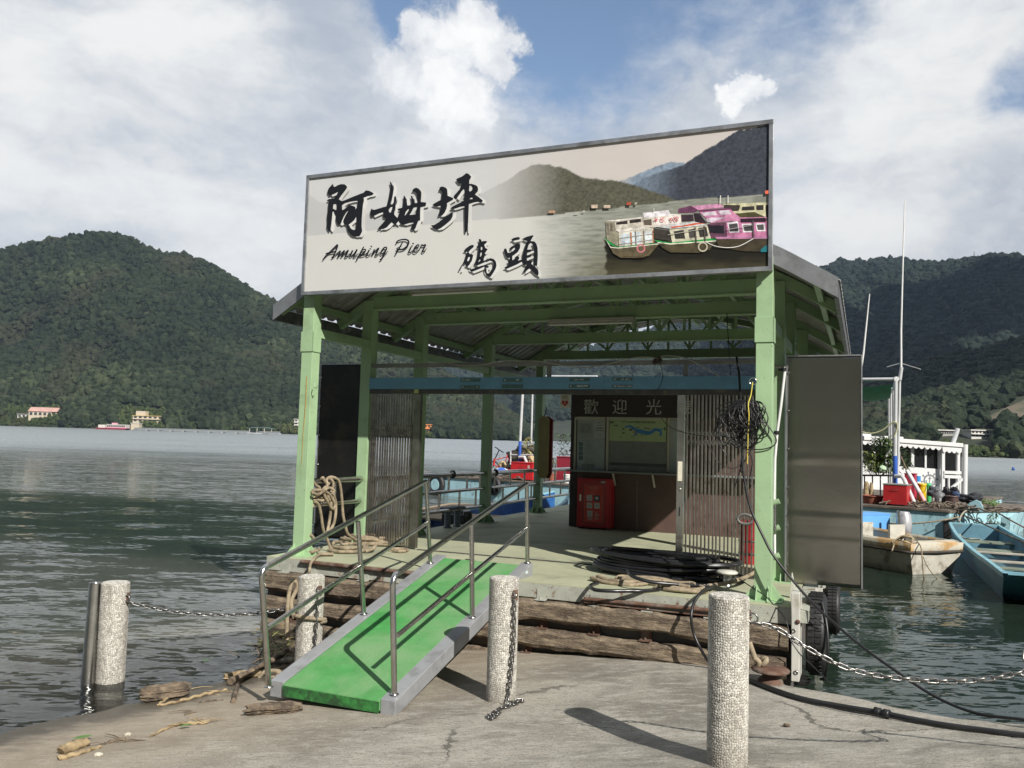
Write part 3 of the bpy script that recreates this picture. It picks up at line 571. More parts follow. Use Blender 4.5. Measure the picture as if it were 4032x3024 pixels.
def build_dock():
    d = thing('floating_pier_deck', 'pale green floating pier deck carried on steel pontoons with battered timber fenders', 'pier deck', P((-2.9, 5, -.9)))
    m = MB(P); m.box((-6.05, -.226, -.012), (.213, 13.2, .0)).build('deck_floor', floor_m, d)
    m = MB(P); m.box((-6.05, -.226, -.165), (.213, -.19, -.013)); m.build('front_plate', grime, d, .004)
    MB(P).box((-6.04, -.185, -.95), (.20, 13.19, -.013)).build('pontoon', mat('pontoon_steel', (.09, .09, .085), .7, var=.3, vs=4, second=(.14, .09, .06), ss=4, sth=(.5, .7)), d)
    def beam(w0, w1, u0, u1, seed):
        n = 150; mb = MB(P); rows = []
        for i in range(n):
            u = u0+(u1-u0)*i/(n-1)
            a = .05*(fbm(u*2.4, seed, 0, 4)-.5)+.035*(fbm(u*9, seed, 3, 3)-.5); bb = .09*(fbm(u*1.8, seed+7, 0, 4)-.48)+.04*(fbm(u*8, seed, 8, 3)-.5); c = .05*(fbm(u*3, seed+3, 0, 4)-.5)
            ring = []
            for k, (v, w) in enumerate([(-.185, w0+bb), (-.30+c, w0+bb+.015), (-.335+c, w0+.05+bb*.5), (-.33+c*1.2, (w0+w1)/2), (-.335+c, w1-.03+a*.5), (-.30+c, w1+a), (-.185, w1+a*.6)]):
                ring.append((u, v+.022*(fbm(u*14, k*3.1, seed, 3)-.5), w+.012*(fbm(u*17, k*1.7, seed+2, 2)-.5)))
            rows.append(ring)
        k = 7; vs = [q for r in rows for q in r]; fs = [(i*k+j, (i+1)*k+j, (i+1)*k+j+1, i*k+j+1) for i in range(n-1) for j in range(k-1)]
        fs += [tuple(range(k)), tuple(range((n-1)*k, n*k))[::-1]]
        mb.add(vs, fs); return mb
    beam(-.40, -.175, -6.02, .19, 1.).build('fender_timber', timber, d); beam(-.665, -.475, -6.02, .17, 5.).build('fender_timber', timber, d); beam(-.97, -.75, -6.02, .15, 9.).build('fender_timber', timber, d)
    def clip(u, w, up=True):
        mb = MB(P); mb.box((u-.06, -.31, w-.007), (u+.06, -.226, w+.003)).box((u-.055, -.234, w), (u+.055, -.226, w+.105)).lathe([(.012, 0), (.012, .022)], (u, -.275, w+.004), 6)
        return mb
    for u in (-5.75, -5.35, -4.6, -3.9, -2.35, -1.75, -1.18, -.55, -.12): clip(u, -.168).build('bracket', grime, d)
    for u in (-2.33, -1.75, -1.2, -.5): clip(u, -.465).build('bracket', rust, d)
    for u in (-5.6, -4.4, -2.5, -1.7, -1.15, -.45): clip(u, -.74).build('bracket', rust, d)
    m = MB(P); m.tube([(-5.5, -.262, -.02), (-3.75, -.262, -.03)], .026, 10); m.build('hinge_tube', rust, d)
    m = MB(P); m.tube([(-1.86, -.262, -.115), (-.44, -.262, -.10)], .022, 10).box((-1.86, -.30, -.155), (-.45, -.236, -.149)); m.build('hinge_tube', rust, d)
    m = MB(P); m.box((-4.8, 1.36, .001), (-.16, 1.40, .012)); m.build('gate_track', dark_track, d)
    MB(P).box((.216, -.22, -.14), (.36, 13., -.02)).build('side_edge', grime, d, .004)
    MB(P).torus((-.40, -.236, -.165), .032, .007, (0, 1, 0), 14, 6).build('ring', rust, d); 
build_dock()
def column(root, u0, v0, htop, sleeve=None, front=False):
    mb = MB(P); u1, v1 = u0+CWD, v0+CWD; mb.box((u0, v0, .012), (u1, v1, htop))
    c = mb.build('column', green, root, .004)
    b = MB(P); b.box((u0-.11, v0-.11, .001), (u1+.11, v1+.11, .0125)); uc, vc = (u0+u1)/2, (v0+v1)/2
    for (du, dv) in ((1, 0), (-1, 0), (0, -1), (0, 1)):
        for o in (-.055, .055):
            e = CWD/2; a = .105; px_, py_ = -dv, du
            q = lambda r, h, s: (uc+du*r+px_*(o+s), vc+dv*r+py_*(o+s), h)
            b.add([q(e, .0126, -.005), q(e+a, .0126, -.005), q(e+a*.75, .05, -.005), q(e, .15, -.005), q(e, .0126, .005), q(e+a, .0126, .005), q(e+a*.75, .05, .005), q(e, .15, .005)], [(0, 1, 2, 3), (7, 6, 5, 4), (0, 4, 5, 1), (1, 5, 6, 2), (2, 6, 7, 3)])
    b.build('base_plate', green, c)
    if sleeve:
        w0, w1 = sleeve; m = MB(P); m.box((u0-.012, v0-.012, w0), (u1+.012, v0-.001, w1)).box((u1+.001, v0-.012, w0), (u1+.012, v1, w1)).box((u0-.012, v0, w0), (u0-.001, v1, w1)); m.build('splice_plate', green, c, .002)
    return c
rustline = mat('rust_stain', (.34, .22, .06), .7, var=.3, vs=20)
def build_pavilion():
    root = thing('pier_pavilion', 'pale green steel pier pavilion with an arched corrugated roof on ten columns', 'pavilion', P((-2.9, 4.2, 0)))
    for i, v in enumerate(VR):
        for u in (UL0, UR0): column(root, u, v, 3.5, (2.60, 2.86) if i == 0 else None)
    m = MB(P); m.tube([PL(1208, 1482, 1, -.002), PL(1203, 1600, 1, -.002), PL(1194, 1700, 1, -.002), PL(1187, 1830, 1, -.002)], [.006, .007, .005, .003], 6); m.build('rust_streak', rustline, root)
    vs = []; n = 36; us = np.linspace(-6.34, .64, n); v = -.0; vlist = []
    while v < 9.7: vlist += [(v, 0), (v+.13, 0), (v+.155, .032), (v+.215, .032), (v+.24, 0)]; v += .2401
    for u in us: vs += [(u, vv+.03, prof(u)+dz+.012) for vv, dz in vlist]
    k = len(vlist); f = gridfaces(n, k); mb = MB(P); mb.add(vs, [tuple(x) for x in f]); o = mb.build('roof_sheet', roofm, root, fix=False)
    sd = o.modifiers.new('thick', 'SOLIDIFY'); sd.thickness = .006
    # barge boards on the front edge, gutters along the eaves
    for lo, hi in ((-6.33, -5.6), (-.15, .62)):
        mb = MB(P); us2 = np.linspace(lo, hi, 8)
        for a, b in zip(us2[:-1], us2[1:]): mb.hexa([(a, .004, prof(a)-.175), (b, .004, prof(b)-.175), (b, .022, prof(b)-.175), (a, .022, prof(a)-.175), (a, .004, prof(a)+.03), (b, .004, prof(b)+.03), (b, .022, prof(b)+.03), (a, .022, prof(a)+.03)])
        mb.build('barge_board', galv, root)
    for u0, u1 in ((-6.36, -6.30), (.58, .625)):
        MB(P).box((u0, .03, 3.03), (u1, 9.7, 3.19)).build('eaves_gutter', mat('weathered_gutter', (.12, .12, .12), .5, .4, var=.3, vs=6, second=(.3, .3, .29), ss=5, sth=(.55, .7)), root)
    for i, v0 in enumerate(VR):
        vc = v0+CWD/2; t = MB(P)
        t.box((UL0+CWD, vc-.06, 3.38), (UR0, vc+.06, 3.548)); t.box((UL0+CWD, vc-.075, 3.365), (UR0, vc+.075, 3.379))
        tr = t.build('truss', green, root)
        us = np.linspace(-6.28, .58, 27); tc = MB(P)
        for a, b in zip(us[:-1], us[1:]): tc.bar((a, vc, prof(a)-.075), (b, vc, prof(b)-.075), .09, .12)
        tc.build('top_chord', green, tr)
        wb = MB(P); pts = np.linspace(-5.55, -.28, 13)
        for j, u in enumerate(pts):
            wb.bar((u, vc, 3.54), (u, vc, prof(u)-.12), .045, .05)
            if j < 12:
                a, b = (pts[j], pts[j+1]) if j % 2 else (pts[j+1], pts[j])
                wb.bar((a, vc+.006, 3.56), (b, vc+.006, prof(b)-.13), .035, .045)
        wb.build('web_member', green, tr)
    for s in (0, 1):
        for i in range(4):
            u = UL0+.083 if s == 0 else UR0+.083; sg = 1 if s == 0 else -1
            MB(P).bar((u+sg*.05, VR[i]+.17, 3.56), (u+sg*.62, VR[i+1]-.02, 3.74), .05, .07).build('roof_brace', green, root)
    for u in (-6.1, -5.3, -4.6, -3.9, -3.2, -2.5, -1.8, -1.1, -.4, .4):
        MB(P).box((u-.03, .05, prof(u)-.055-.06), (u+.03, 9.6, prof(u)-.02)).build('purlin', green, root)
    for u in (UL0+.083, UR0+.083):
        for i in range(4): MB(P).box((u-.055, VR[i]+CWD, 2.80), (u+.055, VR[i+1], 2.92)).build('tie_beam', green, root, .003)
    for u in (UL0+CWD-.01, UR0+.01): pass
    lin = MB(P).box((UL0+CWD, 1.36, 2.215), (UR0, 1.47, 2.375)).build('gate_lintel', blue_beam_m, root, .003)
    MB(P).box((UL0+CWD, 1.375, 2.15), (UR0, 1.46, 2.214)).build('gate_rail', dark_track, root)
    MB(P).box((UL0+CWD, 1.40, 2.525), (UR0, 1.45, 2.58)).build('header_bar', mat('grey_header', (.20, .20, .19), .6, var=.2), root)
    for px in (2163, 2700): q = PL(px, 1450, 1, 1.42); MB(P).box((q[0]-.025, 1.40, 2.376), (q[0]+.025, 1.44, 2.524)).build('header_post', mat('grey_header', (.2, .2, .19)), root)
    c1 = zz(1550, 1450, .4219); z5 = zz(2050, 1350, .5123); tape = mat('torn_tape_patch', (.085, .15, .15), .8, var=.2, vs=30); tw = mat('torn_tape_white', (.45, .48, .46), .8)
    rr = random.Random(3)
    for i, (f, x0, x1, y0, y1) in enumerate([(c1, 625, 810, 95, 127), (c1, 625, 805, 158, 190), (c1, 1018, 1202, 95, 127), (c1, 1008, 1207, 150, 188), (c1, 1640, 1832, 90, 122), (c1, 1635, 1830, 150, 183), (z5, 703, 862, 268, 290), (z5, 703, 860, 322, 345)]):
        a, b = PL(*f(x0, y1), 1, 1.357), PL(*f(x1, y0), 1, 1.357)
        g = MB(P).box((a[0], 1.3565, a[2]), (b[0], 1.3595, b[2])).build('tape_patch', tape, lin)
        x = a[0]+.02; mb = MB(P); any_ = False
        while x < b[0]-.03 and i != 3:
            wd = rr.uniform(.012, .06); 
            if rr.random() < (.9 if f is z5 else .62): mb.box((x, 1.354, a[2]+(b[2]-a[2])*rr.uniform(.25, .4)), (min(x+wd, b[0]-.01), 1.356, a[2]+(b[2]-a[2])*rr.uniform(.62, .8))); any_ = True
            x += wd+rr.uniform(.004, .02)
        if any_: mb.build('tape_remnant', tw, lin)
    for px, py in (((1135, 1547)), (2835, 1557)):
        pass
    q = PL(1640, 1546, 1, 1.36); MB(P).box((q[0]-.035, 1.352, 2.155), (q[0]+.03, 1.372, 2.21)).build('paint_dab', mat('yellow_dab', (.45, .5, .2)), root)
    for (u, v, px, py) in ((UL0+CWD, -.02, 1240, 1510), ):
        a = PL(px, py, 1, -.02); MB(P).tube([a, a+np.array([.01, -.03, -.05]), a+np.array([.05, -.03, -.06]), a+np.array([.06, -.02, -.02])], .007, 6).build('hook', green, root)
build_pavilion()
def build_lamp(label, p0, p1, v, drop):
    a, b = PL(*p0, 1, v), PL(*p1, 1, v); t = thing('strip_light', label, 'light fitting', P((a+b)/2), 'strip lights under the roof')
    MB(P).box((a[0], v-.05, a[2]), (b[0], v+.05, a[2]+.05)).build('housing', mat('lamp_grey', (.42, .40, .37), .5), t, .004)
    MB(P).tube([(a[0]+.02, v, a[2]-.03), (b[0]-.02, v, a[2]-.03)], .017, 10).build('tube', white_p, t)
    for u in (a[0]+.015, b[0]-.015): MB(P).box((u-.012, v-.025, a[2]-.05), (u+.012, v+.025, a[2]-.0005)).build('end_holder', mat('lamp_grey', (.4, .4, .4)), t)
build_lamp('twin strip light hung under the second roof beam, middle of the pavilion', (2160, 1272), (2497, 1265), 2.85, .05)
build_lamp('strip light tucked up close under the left half of the signboard', (1620, 1152), (1955, 1146), .55, .05)
# ------------------------------------------------------------------ signboard
LET1 = zz(1150, 680, .2396); LET2 = zz(1580, 680, .2803); LET3 = zz(1250, 920, .2125); SG = zz(1000, 450, .9946); BT = zz(2350, 750, .321)
CH = [(LET1, [[(668,182),(685,228),(705,232),(745,208),(800,188),(860,190),(895,215),(905,240),(885,275),(850,320),(800,385),(768,435),(800,458),(825,465),(870,450),(1000,395),(1110,352),(1175,328),(1212,290),(1265,297),(1315,320),(1342,342),(1325,362),(1290,378),(1240,385),(1175,412),(1182,450),(1165,530),(1155,640),(1145,760),(1143,880),(1152,960),(1140,990),(1110,1040),(1090,1048),(1060,1045),(1020,1050),(975,1030),(930,980),(910,935),(900,880),(890,858),(855,845),(838,805),(850,760),(880,700),(925,620),(890,655),(850,720),(820,790),(805,835),(768,858),(740,835),(722,770),(718,720),(700,690),(680,632),(665,650),(655,760),(645,860),(635,930),(615,965),(600,955),(570,905),(577,820),(575,720),(590,620),(595,520),(605,480),(590,465),(568,470),(580,445),(610,430),(660,428),(690,420),(720,390),(755,315),(720,335),(670,358),(612,380),(582,335),(583,295),(610,245),(640,215)],
  [(680,520),(725,515),(730,560),(727,612),(700,605),(672,588)], [(820,535),(870,500),(960,475),(1050,462),(1078,465),(1080,490),(1070,550),(1045,602),(1040,565),(1010,548),(950,535),(915,550),(870,590),(828,618),(822,590)], [(1055,725),(1055,830),(1050,920),(1020,942),(985,930),(950,900),(930,855),(980,815),(1020,780)]]),
 (LET1, [[(1605,150),(1625,155),(1640,185),(1655,235),(1663,285),(1650,360),(1635,430),(1615,520),(1650,518),(1670,490),(1678,400),(1695,378),(1712,410),(1712,470),(1700,560),(1680,640),(1680,690),(1730,742),(1750,690),(1778,625),(1740,615),(1735,595),(1765,585),(1810,575),(1825,530),(1832,450),(1832,385),(1845,375),(1870,420),(1885,480),(1895,540),(1935,535),(1965,515),(1960,440),(1950,375),(1975,385),(1995,440),(2010,495),(2035,500),(2060,490),(2055,400),(2045,340),(2020,312),(1970,303),(1995,265),(2035,245),(2080,262),(2115,300),(2125,340),(2120,420),(2115,480),(2170,485),(2198,488),(2205,515),(2190,552),(2140,562),(2110,570),(2105,660),(2105,770),(2100,785),(2075,790),(2050,850),(2030,910),(2000,940),(1970,945),(1952,915),(1960,885),(1985,850),(1995,820),(1930,825),(1870,845),(1830,855),(1790,845),(1760,820),(1750,795),(1695,860),(1660,835),(1635,815),(1600,850),(1560,895),(1500,925),(1440,925),(1398,940),(1430,895),(1480,840),(1545,765),(1550,750),(1500,735),(1495,650),(1440,665),(1370,698),(1310,725),(1290,695),(1287,640),(1302,588),(1325,605),(1350,610),(1420,590),(1500,565),(1545,555),(1565,520),(1585,440),(1605,340),(1620,240)],
  [(1590,610),(1615,570),(1650,558),(1640,610),(1615,660),(1592,640)], [(1850,705),(1870,640),(1905,600),(1925,600),(1905,640),(1870,690)], [(1930,695),(1965,630),(2000,575),(2050,565),(2045,630),(2035,685)]]),
 (LET2, [[(530,255),(540,205),(575,193),(620,207),(645,232),(652,325),(695,340),(733,358),(720,385),(680,405),(640,430),(645,460),(635,505),(610,560),(575,600),(515,612),(525,580),(550,520),(552,465),(500,475),(465,470),(435,455),(465,430),(520,400),(565,378),(568,330),(575,270),(555,250)]]),
 (LET2, [[(718,538),(725,580),(720,620),(690,670),(620,730),(545,785),(490,797),(440,770),(415,740),(460,735),(520,700),(600,635),(660,590),(700,560)]]),
 (LET2, [[(905,12),(920,5),(950,20),(982,55),(970,85),(955,110),(955,157),(985,155),(1040,172),(1070,190),(1080,230),(1075,260),(1035,305),(1085,340),(1145,390),(1140,408),(1120,420),(1070,408),(1010,420),(950,440),(945,560),(940,700),(928,790),(920,825),(905,848),(892,830),(890,740),(888,600),(887,470),(830,478),(770,500),(710,515),(690,500),(720,475),(790,440),(870,400),(890,380),(845,370),(890,358),(892,300),(885,240),(865,220),(850,255),(830,290),(800,330),(768,380),(735,350),(738,325),(770,290),(830,220),(850,150),(815,155),(785,125),(768,95),(800,75),(850,55)],
  [(960,178),(985,187),(1000,215),(995,245),(965,265),(952,250)], [(955,372),(985,348),(1003,355),(1000,370)]]),
 (LET2, [[(875,1105),(905,1065),(960,1025),(1000,1012),(1020,1025),(1015,1045),(970,1085),(945,1115),(960,1140),(985,1140),(1010,1155),(1005,1190),(990,1240),(975,1260),(960,1290),(930,1320),(905,1310),(900,1285),(880,1270),(855,1310),(825,1375),(805,1372),(830,1325),(870,1265),(900,1195),(915,1140),(930,1110),(900,1108)], [(935,1190),(960,1180),(965,1200),(950,1235),(932,1245),(925,1225)]]),
 (LET2, [[(1085,935),(1105,930),(1125,945),(1128,965),(1170,958),(1210,965),(1195,985),(1165,1010),(1180,1055),(1215,1075),(1195,1100),(1175,1130),(1180,1145),(1205,1150),(1175,1170),(1160,1200),(1158,1240),(1210,1215),(1255,1200),(1300,1215),(1330,1250),(1338,1300),(1325,1350),(1290,1410),(1260,1455),(1240,1465),(1205,1445),(1175,1405),(1165,1360),(1170,1320),(1110,1345),(1050,1370),(990,1392),(965,1375),(955,1345),(985,1355),(1060,1330),(1130,1305),(1190,1298),(1228,1310),(1225,1335),(1190,1335),(1188,1380),(1200,1410),(1230,1415),(1265,1365),(1295,1310),(1295,1265),(1270,1240),(1240,1235),(1190,1250),(1130,1275),(1065,1305),(1030,1290),(1035,1255),(1060,1215),(1075,1150),(1085,1060),(1050,1048),(1080,1020),(1095,975)],
  [(1118,1050),(1130,1038),(1140,1055),(1135,1085),(1118,1085)], [(1102,1130),(1130,1118),(1132,1150),(1115,1178),(1098,1175)], [(1082,1225),(1110,1218),(1112,1235),(1085,1255)]]),
 (LET2, [[(1542,940),(1580,915),(1640,903),(1668,912),(1660,938),(1600,950),(1560,958)]]),
 (LET2, [[(1440,1080),(1460,1060),(1478,1075),(1495,1125),(1550,1122),(1600,1070),(1590,1050),(1530,1085),(1512,1072),(1545,1040),(1600,1008),(1645,990),(1672,1008),(1668,1060),(1640,1110),(1590,1150),(1560,1170),(1560,1230),(1600,1205),(1620,1165),(1650,1180),(1660,1200),(1640,1235),(1690,1220),(1700,1245),(1620,1290),(1540,1325),(1480,1350),(1450,1345),(1450,1330),(1510,1300),(1495,1240),(1520,1230),(1525,1195),(1480,1190),(1460,1150)]]),
 (LET2, [[(1690,935),(1760,900),(1840,878),(1860,885),(1840,915),(1815,960),(1870,965),(1900,1000),(1915,1060),(1918,1150),(1915,1230),(1908,1310),(1880,1305),(1850,1290),(1860,1230),(1865,1100),(1850,1010),(1820,985),(1790,1010),(1770,1080),(1830,1078),(1850,1088),(1815,1110),(1770,1125),(1765,1160),(1815,1150),(1838,1165),(1810,1185),(1765,1200),(1765,1235),(1820,1228),(1845,1240),(1825,1280),(1870,1310),(1920,1360),(1930,1400),(1925,1440),(1900,1440),(1860,1400),(1800,1345),(1760,1375),(1720,1398),(1708,1390),(1740,1340),(1760,1290),(1735,1300),(1700,1270),(1690,1230),(1710,1130),(1740,1030),(1770,960),(1720,945)]])]
LAT = [([(95,488),(140,430),(250,320),(375,200)], [16,20,24,30]), ([(375,205),(352,290),(295,415),(262,450),(320,410)], [30,26,24,28,14]), ([(150,378),(200,362),(345,330)], [22,30,26]),
 ([(320,412),(372,360),(425,325),(395,395),(375,440)], [12,20,26,26,26]), ([(378,438),(440,365),(500,315),(470,380),(438,432)], [14,16,26,26,26]), ([(440,430),(510,360),(570,310),(535,380),(515,428),(550,420),(600,370)], [14,16,26,26,26,20,12]),
 ([(655,310),(620,370),(600,410),(625,418),(680,365),(735,290)], [28,26,26,22,16,26]), ([(735,292),(695,370),(675,428),(710,410),(760,370)], [26,26,26,18,12]),
 ([(858,240),(800,350),(755,430),(720,495)], [22,26,26,22]), ([(790,355),(835,305),(885,292),(875,335),(800,395),(800,410),(870,395),(930,345)], [14,18,26,26,20,22,20,12]),
 ([(960,300),(930,360),(915,400),(950,400),(1005,355)], [26,26,26,20,12]), ([(988,246),(1006,230)], [34,30]), ([(1060,290),(1030,350),(1012,398)], [26,26,26]), ([(1016,395),(1080,312),(1135,268),(1100,340),(1078,398),(1110,390),(1155,345)], [14,16,26,26,26,20,12]),
 ([(1290,258),(1240,258),(1185,325),(1175,370),(1195,375),(1240,335),(1285,268)], [24,26,26,26,20,18,22]), ([(1285,268),(1240,370),(1190,460),(1155,488)], [24,26,28,22]), ([(1160,484),(1215,425),(1305,325)], [14,12,12]),
 ([(1455,178),(1490,135),(1570,110),(1650,112),(1688,150),(1668,220),(1600,280),(1520,298),(1465,285)], [20,26,26,30,32,32,30,26,20]), ([(1578,155),(1530,240),(1475,330),(1442,388)], [22,20,24,26]), ([(1560,235),(1500,255),(1465,285)], [10,12,20]),
 ([(1740,240),(1705,305),(1695,348),(1725,345),(1780,300)], [26,26,26,20,12]), ([(1765,195),(1780,172)], [30,26]), ([(1780,305),(1850,262),(1880,220),(1855,208),(1800,265),(1788,330),(1820,345),(1895,285)], [14,16,22,24,28,28,22,12]), ([(1893,285),(1935,208),(1955,222),(2000,205),(1985,250),(1942,330),(1975,330),(2022,275)], [14,24,26,26,26,26,18,10])]
def ribbon(pts, ws, f, plane):
    p = spline(pts, 5); wv = np.interp(np.linspace(0, 1, len(p)), np.linspace(0, 1, len(ws)), ws)*.5
    tg = np.gradient(p, axis=0); tg /= np.linalg.norm(tg, axis=1)[:, None]+1e-9; nr = np.stack([-tg[:, 1], tg[:, 0]], 1)
    L, R = p+nr*wv[:, None], p-nr*wv[:, None]; vs = []
    for a, b in zip(L, R): vs += [PL(*f(*a), 1, plane), PL(*f(*b), 1, plane)]
    return vs, [(2*i, 2*i+1, 2*i+3, 2*i+2) for i in range(len(p)-1)]
def text_mesh(body, origin, size, ux, uy, mb, align='CENTER'):
    cu = bpy.data.curves.new('txt', 'FONT'); cu.body = body; cu.size = size; cu.align_x = align; cu.resolution_u = 3
    ob = bpy.data.objects.new('txt', cu); COL.objects.link(ob); bpy.context.view_layer.update()
    me = bpy.data.meshes.new_from_object(ob.evaluated_get(bpy.context.evaluated_depsgraph_get()))
    o, ux, uy = np.asarray(origin, float), np.asarray(ux, float), np.asarray(uy, float)
    mb.add([o+ux*v.co.x+uy*v.co.y for v in me.vertices], [tuple(p.vertices) for p in me.polygons])
    bpy.data.objects.remove(ob); bpy.data.curves.remove(cu); bpy.data.meshes.remove(me); return mb
BOATS = [
 ((200, 196, 160), [(1540,165),(2125,145),(2125,320),(1690,330)]), ((60, 52, 48), [(1560,175),(1760,180),(1740,250),(1560,260)]), ((50, 46, 46), [(1785,200),(1930,192),(1935,240),(1775,245)]), ((50, 46, 46), [(1955,180),(2045,178),(2045,240),(1958,240)]), ((40, 36, 36), [(2070,178),(2125,175),(2125,330),(2075,330)]), ((75, 72, 42), [(1690,285),(1930,262),(2060,320),(1720,330)]),
 ((232, 226, 232), [(560,275),(880,240),(900,290),(1030,292),(1040,330),(580,335)]), ((105, 60, 90), [(1000,225),(1155,185),(1260,240),(1190,270),(1000,275)]), ((206, 146, 178), [(1155,190),(1510,163),(1560,205),(1250,240)]), ((110, 55, 90), [(1250,245),(1640,210),(1655,245),(1275,270)]),
 ((60, 45, 55), [(1020,300),(1180,295),(1190,370),(1030,380)]), ((45, 32, 42), [(1190,280),(1260,280),(1350,400),(1210,400)]), ((198, 132, 166), [(1260,265),(1640,235),(1760,330),(2085,325),(2090,360),(1600,380),(1400,400)]), ((215, 205, 215), [(1285,275),(1450,255),(1480,300),(1310,312)]), ((215, 205, 215), [(1480,250),(1620,238),(1650,290),(1520,297)]), ((222, 210, 222), [(1340,350),(1400,335),(1570,330),(1420,390),(1350,385)]),
 ((104, 66, 86), [(1360,410),(1600,390),(2085,340),(2090,400),(1590,440),(1590,590),(1380,580)]), ((30, 26, 34), [(1365,425),(1560,430),(1560,530),(1375,520)]), ((200, 126, 164), [(1590,390),(2090,370),(2100,590),(1600,590)]), ((45, 25, 40), [(1760,345),(2070,335),(2075,385),(1765,395)]),
 ((230, 225, 230), [(1600,395),(1730,375),(1750,515),(1625,520)]), ((70, 68, 70), [(1618,415),(1725,400),(1738,500),(1632,505)]), ((230, 225, 230), [(1775,410),(1920,405),(1925,510),(1795,515)]), ((70, 68, 70), [(1795,425),(1905,420),(1910,495),(1810,498)]), ((230, 225, 230), [(1945,405),(2060,400),(2070,500),(1965,500)]), ((80, 78, 78), [(1960,420),(2045,415),(2050,485),(1975,485)]),
 ((64, 56, 40), [(1455,580),(2130,570),(2130,640),(2000,750),(1800,745),(1500,700)]), ((30, 110, 120), [(2010,720),(2130,640),(2130,750),(2010,757)]), ((180, 125, 160), [(1450,570),(2130,565),(2130,590),(1470,595)]),
 ((214, 205, 190), [(570,340),(1030,292),(1040,400),(690,455),(575,445)]), ((95, 85, 75), [(575,365),(670,350),(675,430),(580,425)]), ((236, 222, 216), [(685,345),(1020,305),(1030,400),(700,430)]), ((205, 205, 205), [(700,440),(1190,380),(1360,425),(900,470)]), ((205, 85, 50), [(900,445),(1050,430),(1200,400),(1340,400),(1220,420),(920,462)]),
 ((60, 56, 50), [(700,465),(895,490),(900,620),(710,590)]), ((205, 200, 178), [(890,480),(1355,430),(1400,590),(925,640)]), ((58, 54, 50), [(945,500),(1065,483),(1085,590),(960,595)]), ((85, 82, 78), [(1120,480),(1205,465),(1215,575),(1135,582)]), ((60, 56, 52), [(1240,465),(1345,445),(1365,560),(1265,575)]), ((40, 150, 70), [(705,605),(900,640),(1390,590),(1470,590),(1440,625),(900,655),(740,630)]), ((78, 70, 50), [(740,640),(900,660),(1460,620),(1380,730),(1250,765),(900,760),(800,700)]), ((226, 222, 205), [(740,632),(900,650),(1465,612),(1460,625),(900,663),(745,642)]),
 ((150, 145, 125), [(115,380),(225,375),(240,500),(270,520),(265,690),(120,600)]), ((228, 222, 212), [(105,372),(550,325),(570,340),(230,380)]), ((208, 200, 186), [(218,385),(560,345),(575,450),(230,480)]), ((50, 42, 40), [(235,390),(375,370),(378,410),(238,420)]), ((50, 42, 40), [(400,365),(540,348),(545,385),(405,405)]), ((225, 218, 210), [(225,480),(580,445),(700,465),(270,510)]),
 ((110, 100, 88), [(125,400),(145,400),(148,490),(128,485)]), ((110, 100, 88), [(160,400),(190,400),(195,500),(165,495)]), ((212, 206, 190), [(270,512),(690,470),(700,640),(275,690)]), ((205, 216, 222), [(290,535),(400,520),(410,660),(300,675)]), ((205, 216, 222), [(430,515),(535,505),(545,650),(440,665)]), ((216, 222, 224), [(580,500),(670,495),(680,620),(592,640)]), ((176, 110, 70), [(408,515),(425,513),(432,668),(415,672)]), ((176, 110, 70), [(680,490),(695,488),(702,640),(688,645)]),
 ((45, 140, 70), [(85,570),(250,690),(760,640),(700,660),(260,705),(150,660)]), ((96, 86, 64), [(165,700),(260,712),(760,660),(700,730),(640,800),(520,828),(290,825),(200,770)]), ((70, 60, 42), [(230,800),(560,828),(640,795),(560,815)]), ((225, 220, 205), [(95,580),(170,690),(260,700),(760,650),(760,660),(260,712),(165,700)])]
RINGS = [((200, 120, 130), 542, 710, 44, 18), ((196, 188, 165), 1300, 692, 52, 18)]
LINES = [((235, 232, 225), [(1340,630),(1450,680),(1600,700),(1750,680),(1920,590)], 9), ((120, 112, 100), [(472,500),(482,680)], 14), ((120, 112, 100), [(575,490),(584,665)], 14), ((90, 82, 74), [(1205,450),(1220,635)], 16), ((90, 82, 74), [(1315,435),(1330,620)], 16), ((90, 80, 84), [(1918,370),(1925,570)], 16), ((170, 165, 155), [(280,585),(700,530)], 7), ((170, 165, 155), [(280,660),(700,600)], 7), ((170, 165, 155), [(870,545),(1310,470)], 8), ((165, 150, 160), [(1590,480),(1900,425)], 8), ((230, 228, 220), [(1518,60),(1515,160)], 9), ((230, 228, 220), [(1610,60),(1612,150)], 9), ((205, 205, 200), [(700,215),(702,250)], 8), ((190, 70, 80), [(705,370),(745,350)], 12), ((190, 70, 80), [(720,345),(735,385)], 10), ((190, 70, 80), [(785,335),(790,375),(825,370)], 10), ((190, 70, 80), [(800,340),(825,335)], 10), ((190, 70, 80), [(895,345),(915,370),(930,365)], 10), ((190, 70, 80), [(890,350),(925,340)], 9), ((190, 70, 80), [(945,325),(960,368),(1000,360)], 10), ((190, 70, 80), [(960,330),(990,325),(1000,345)], 10), ((235, 110, 80), [(2065,25),(2120,15)], 40)]
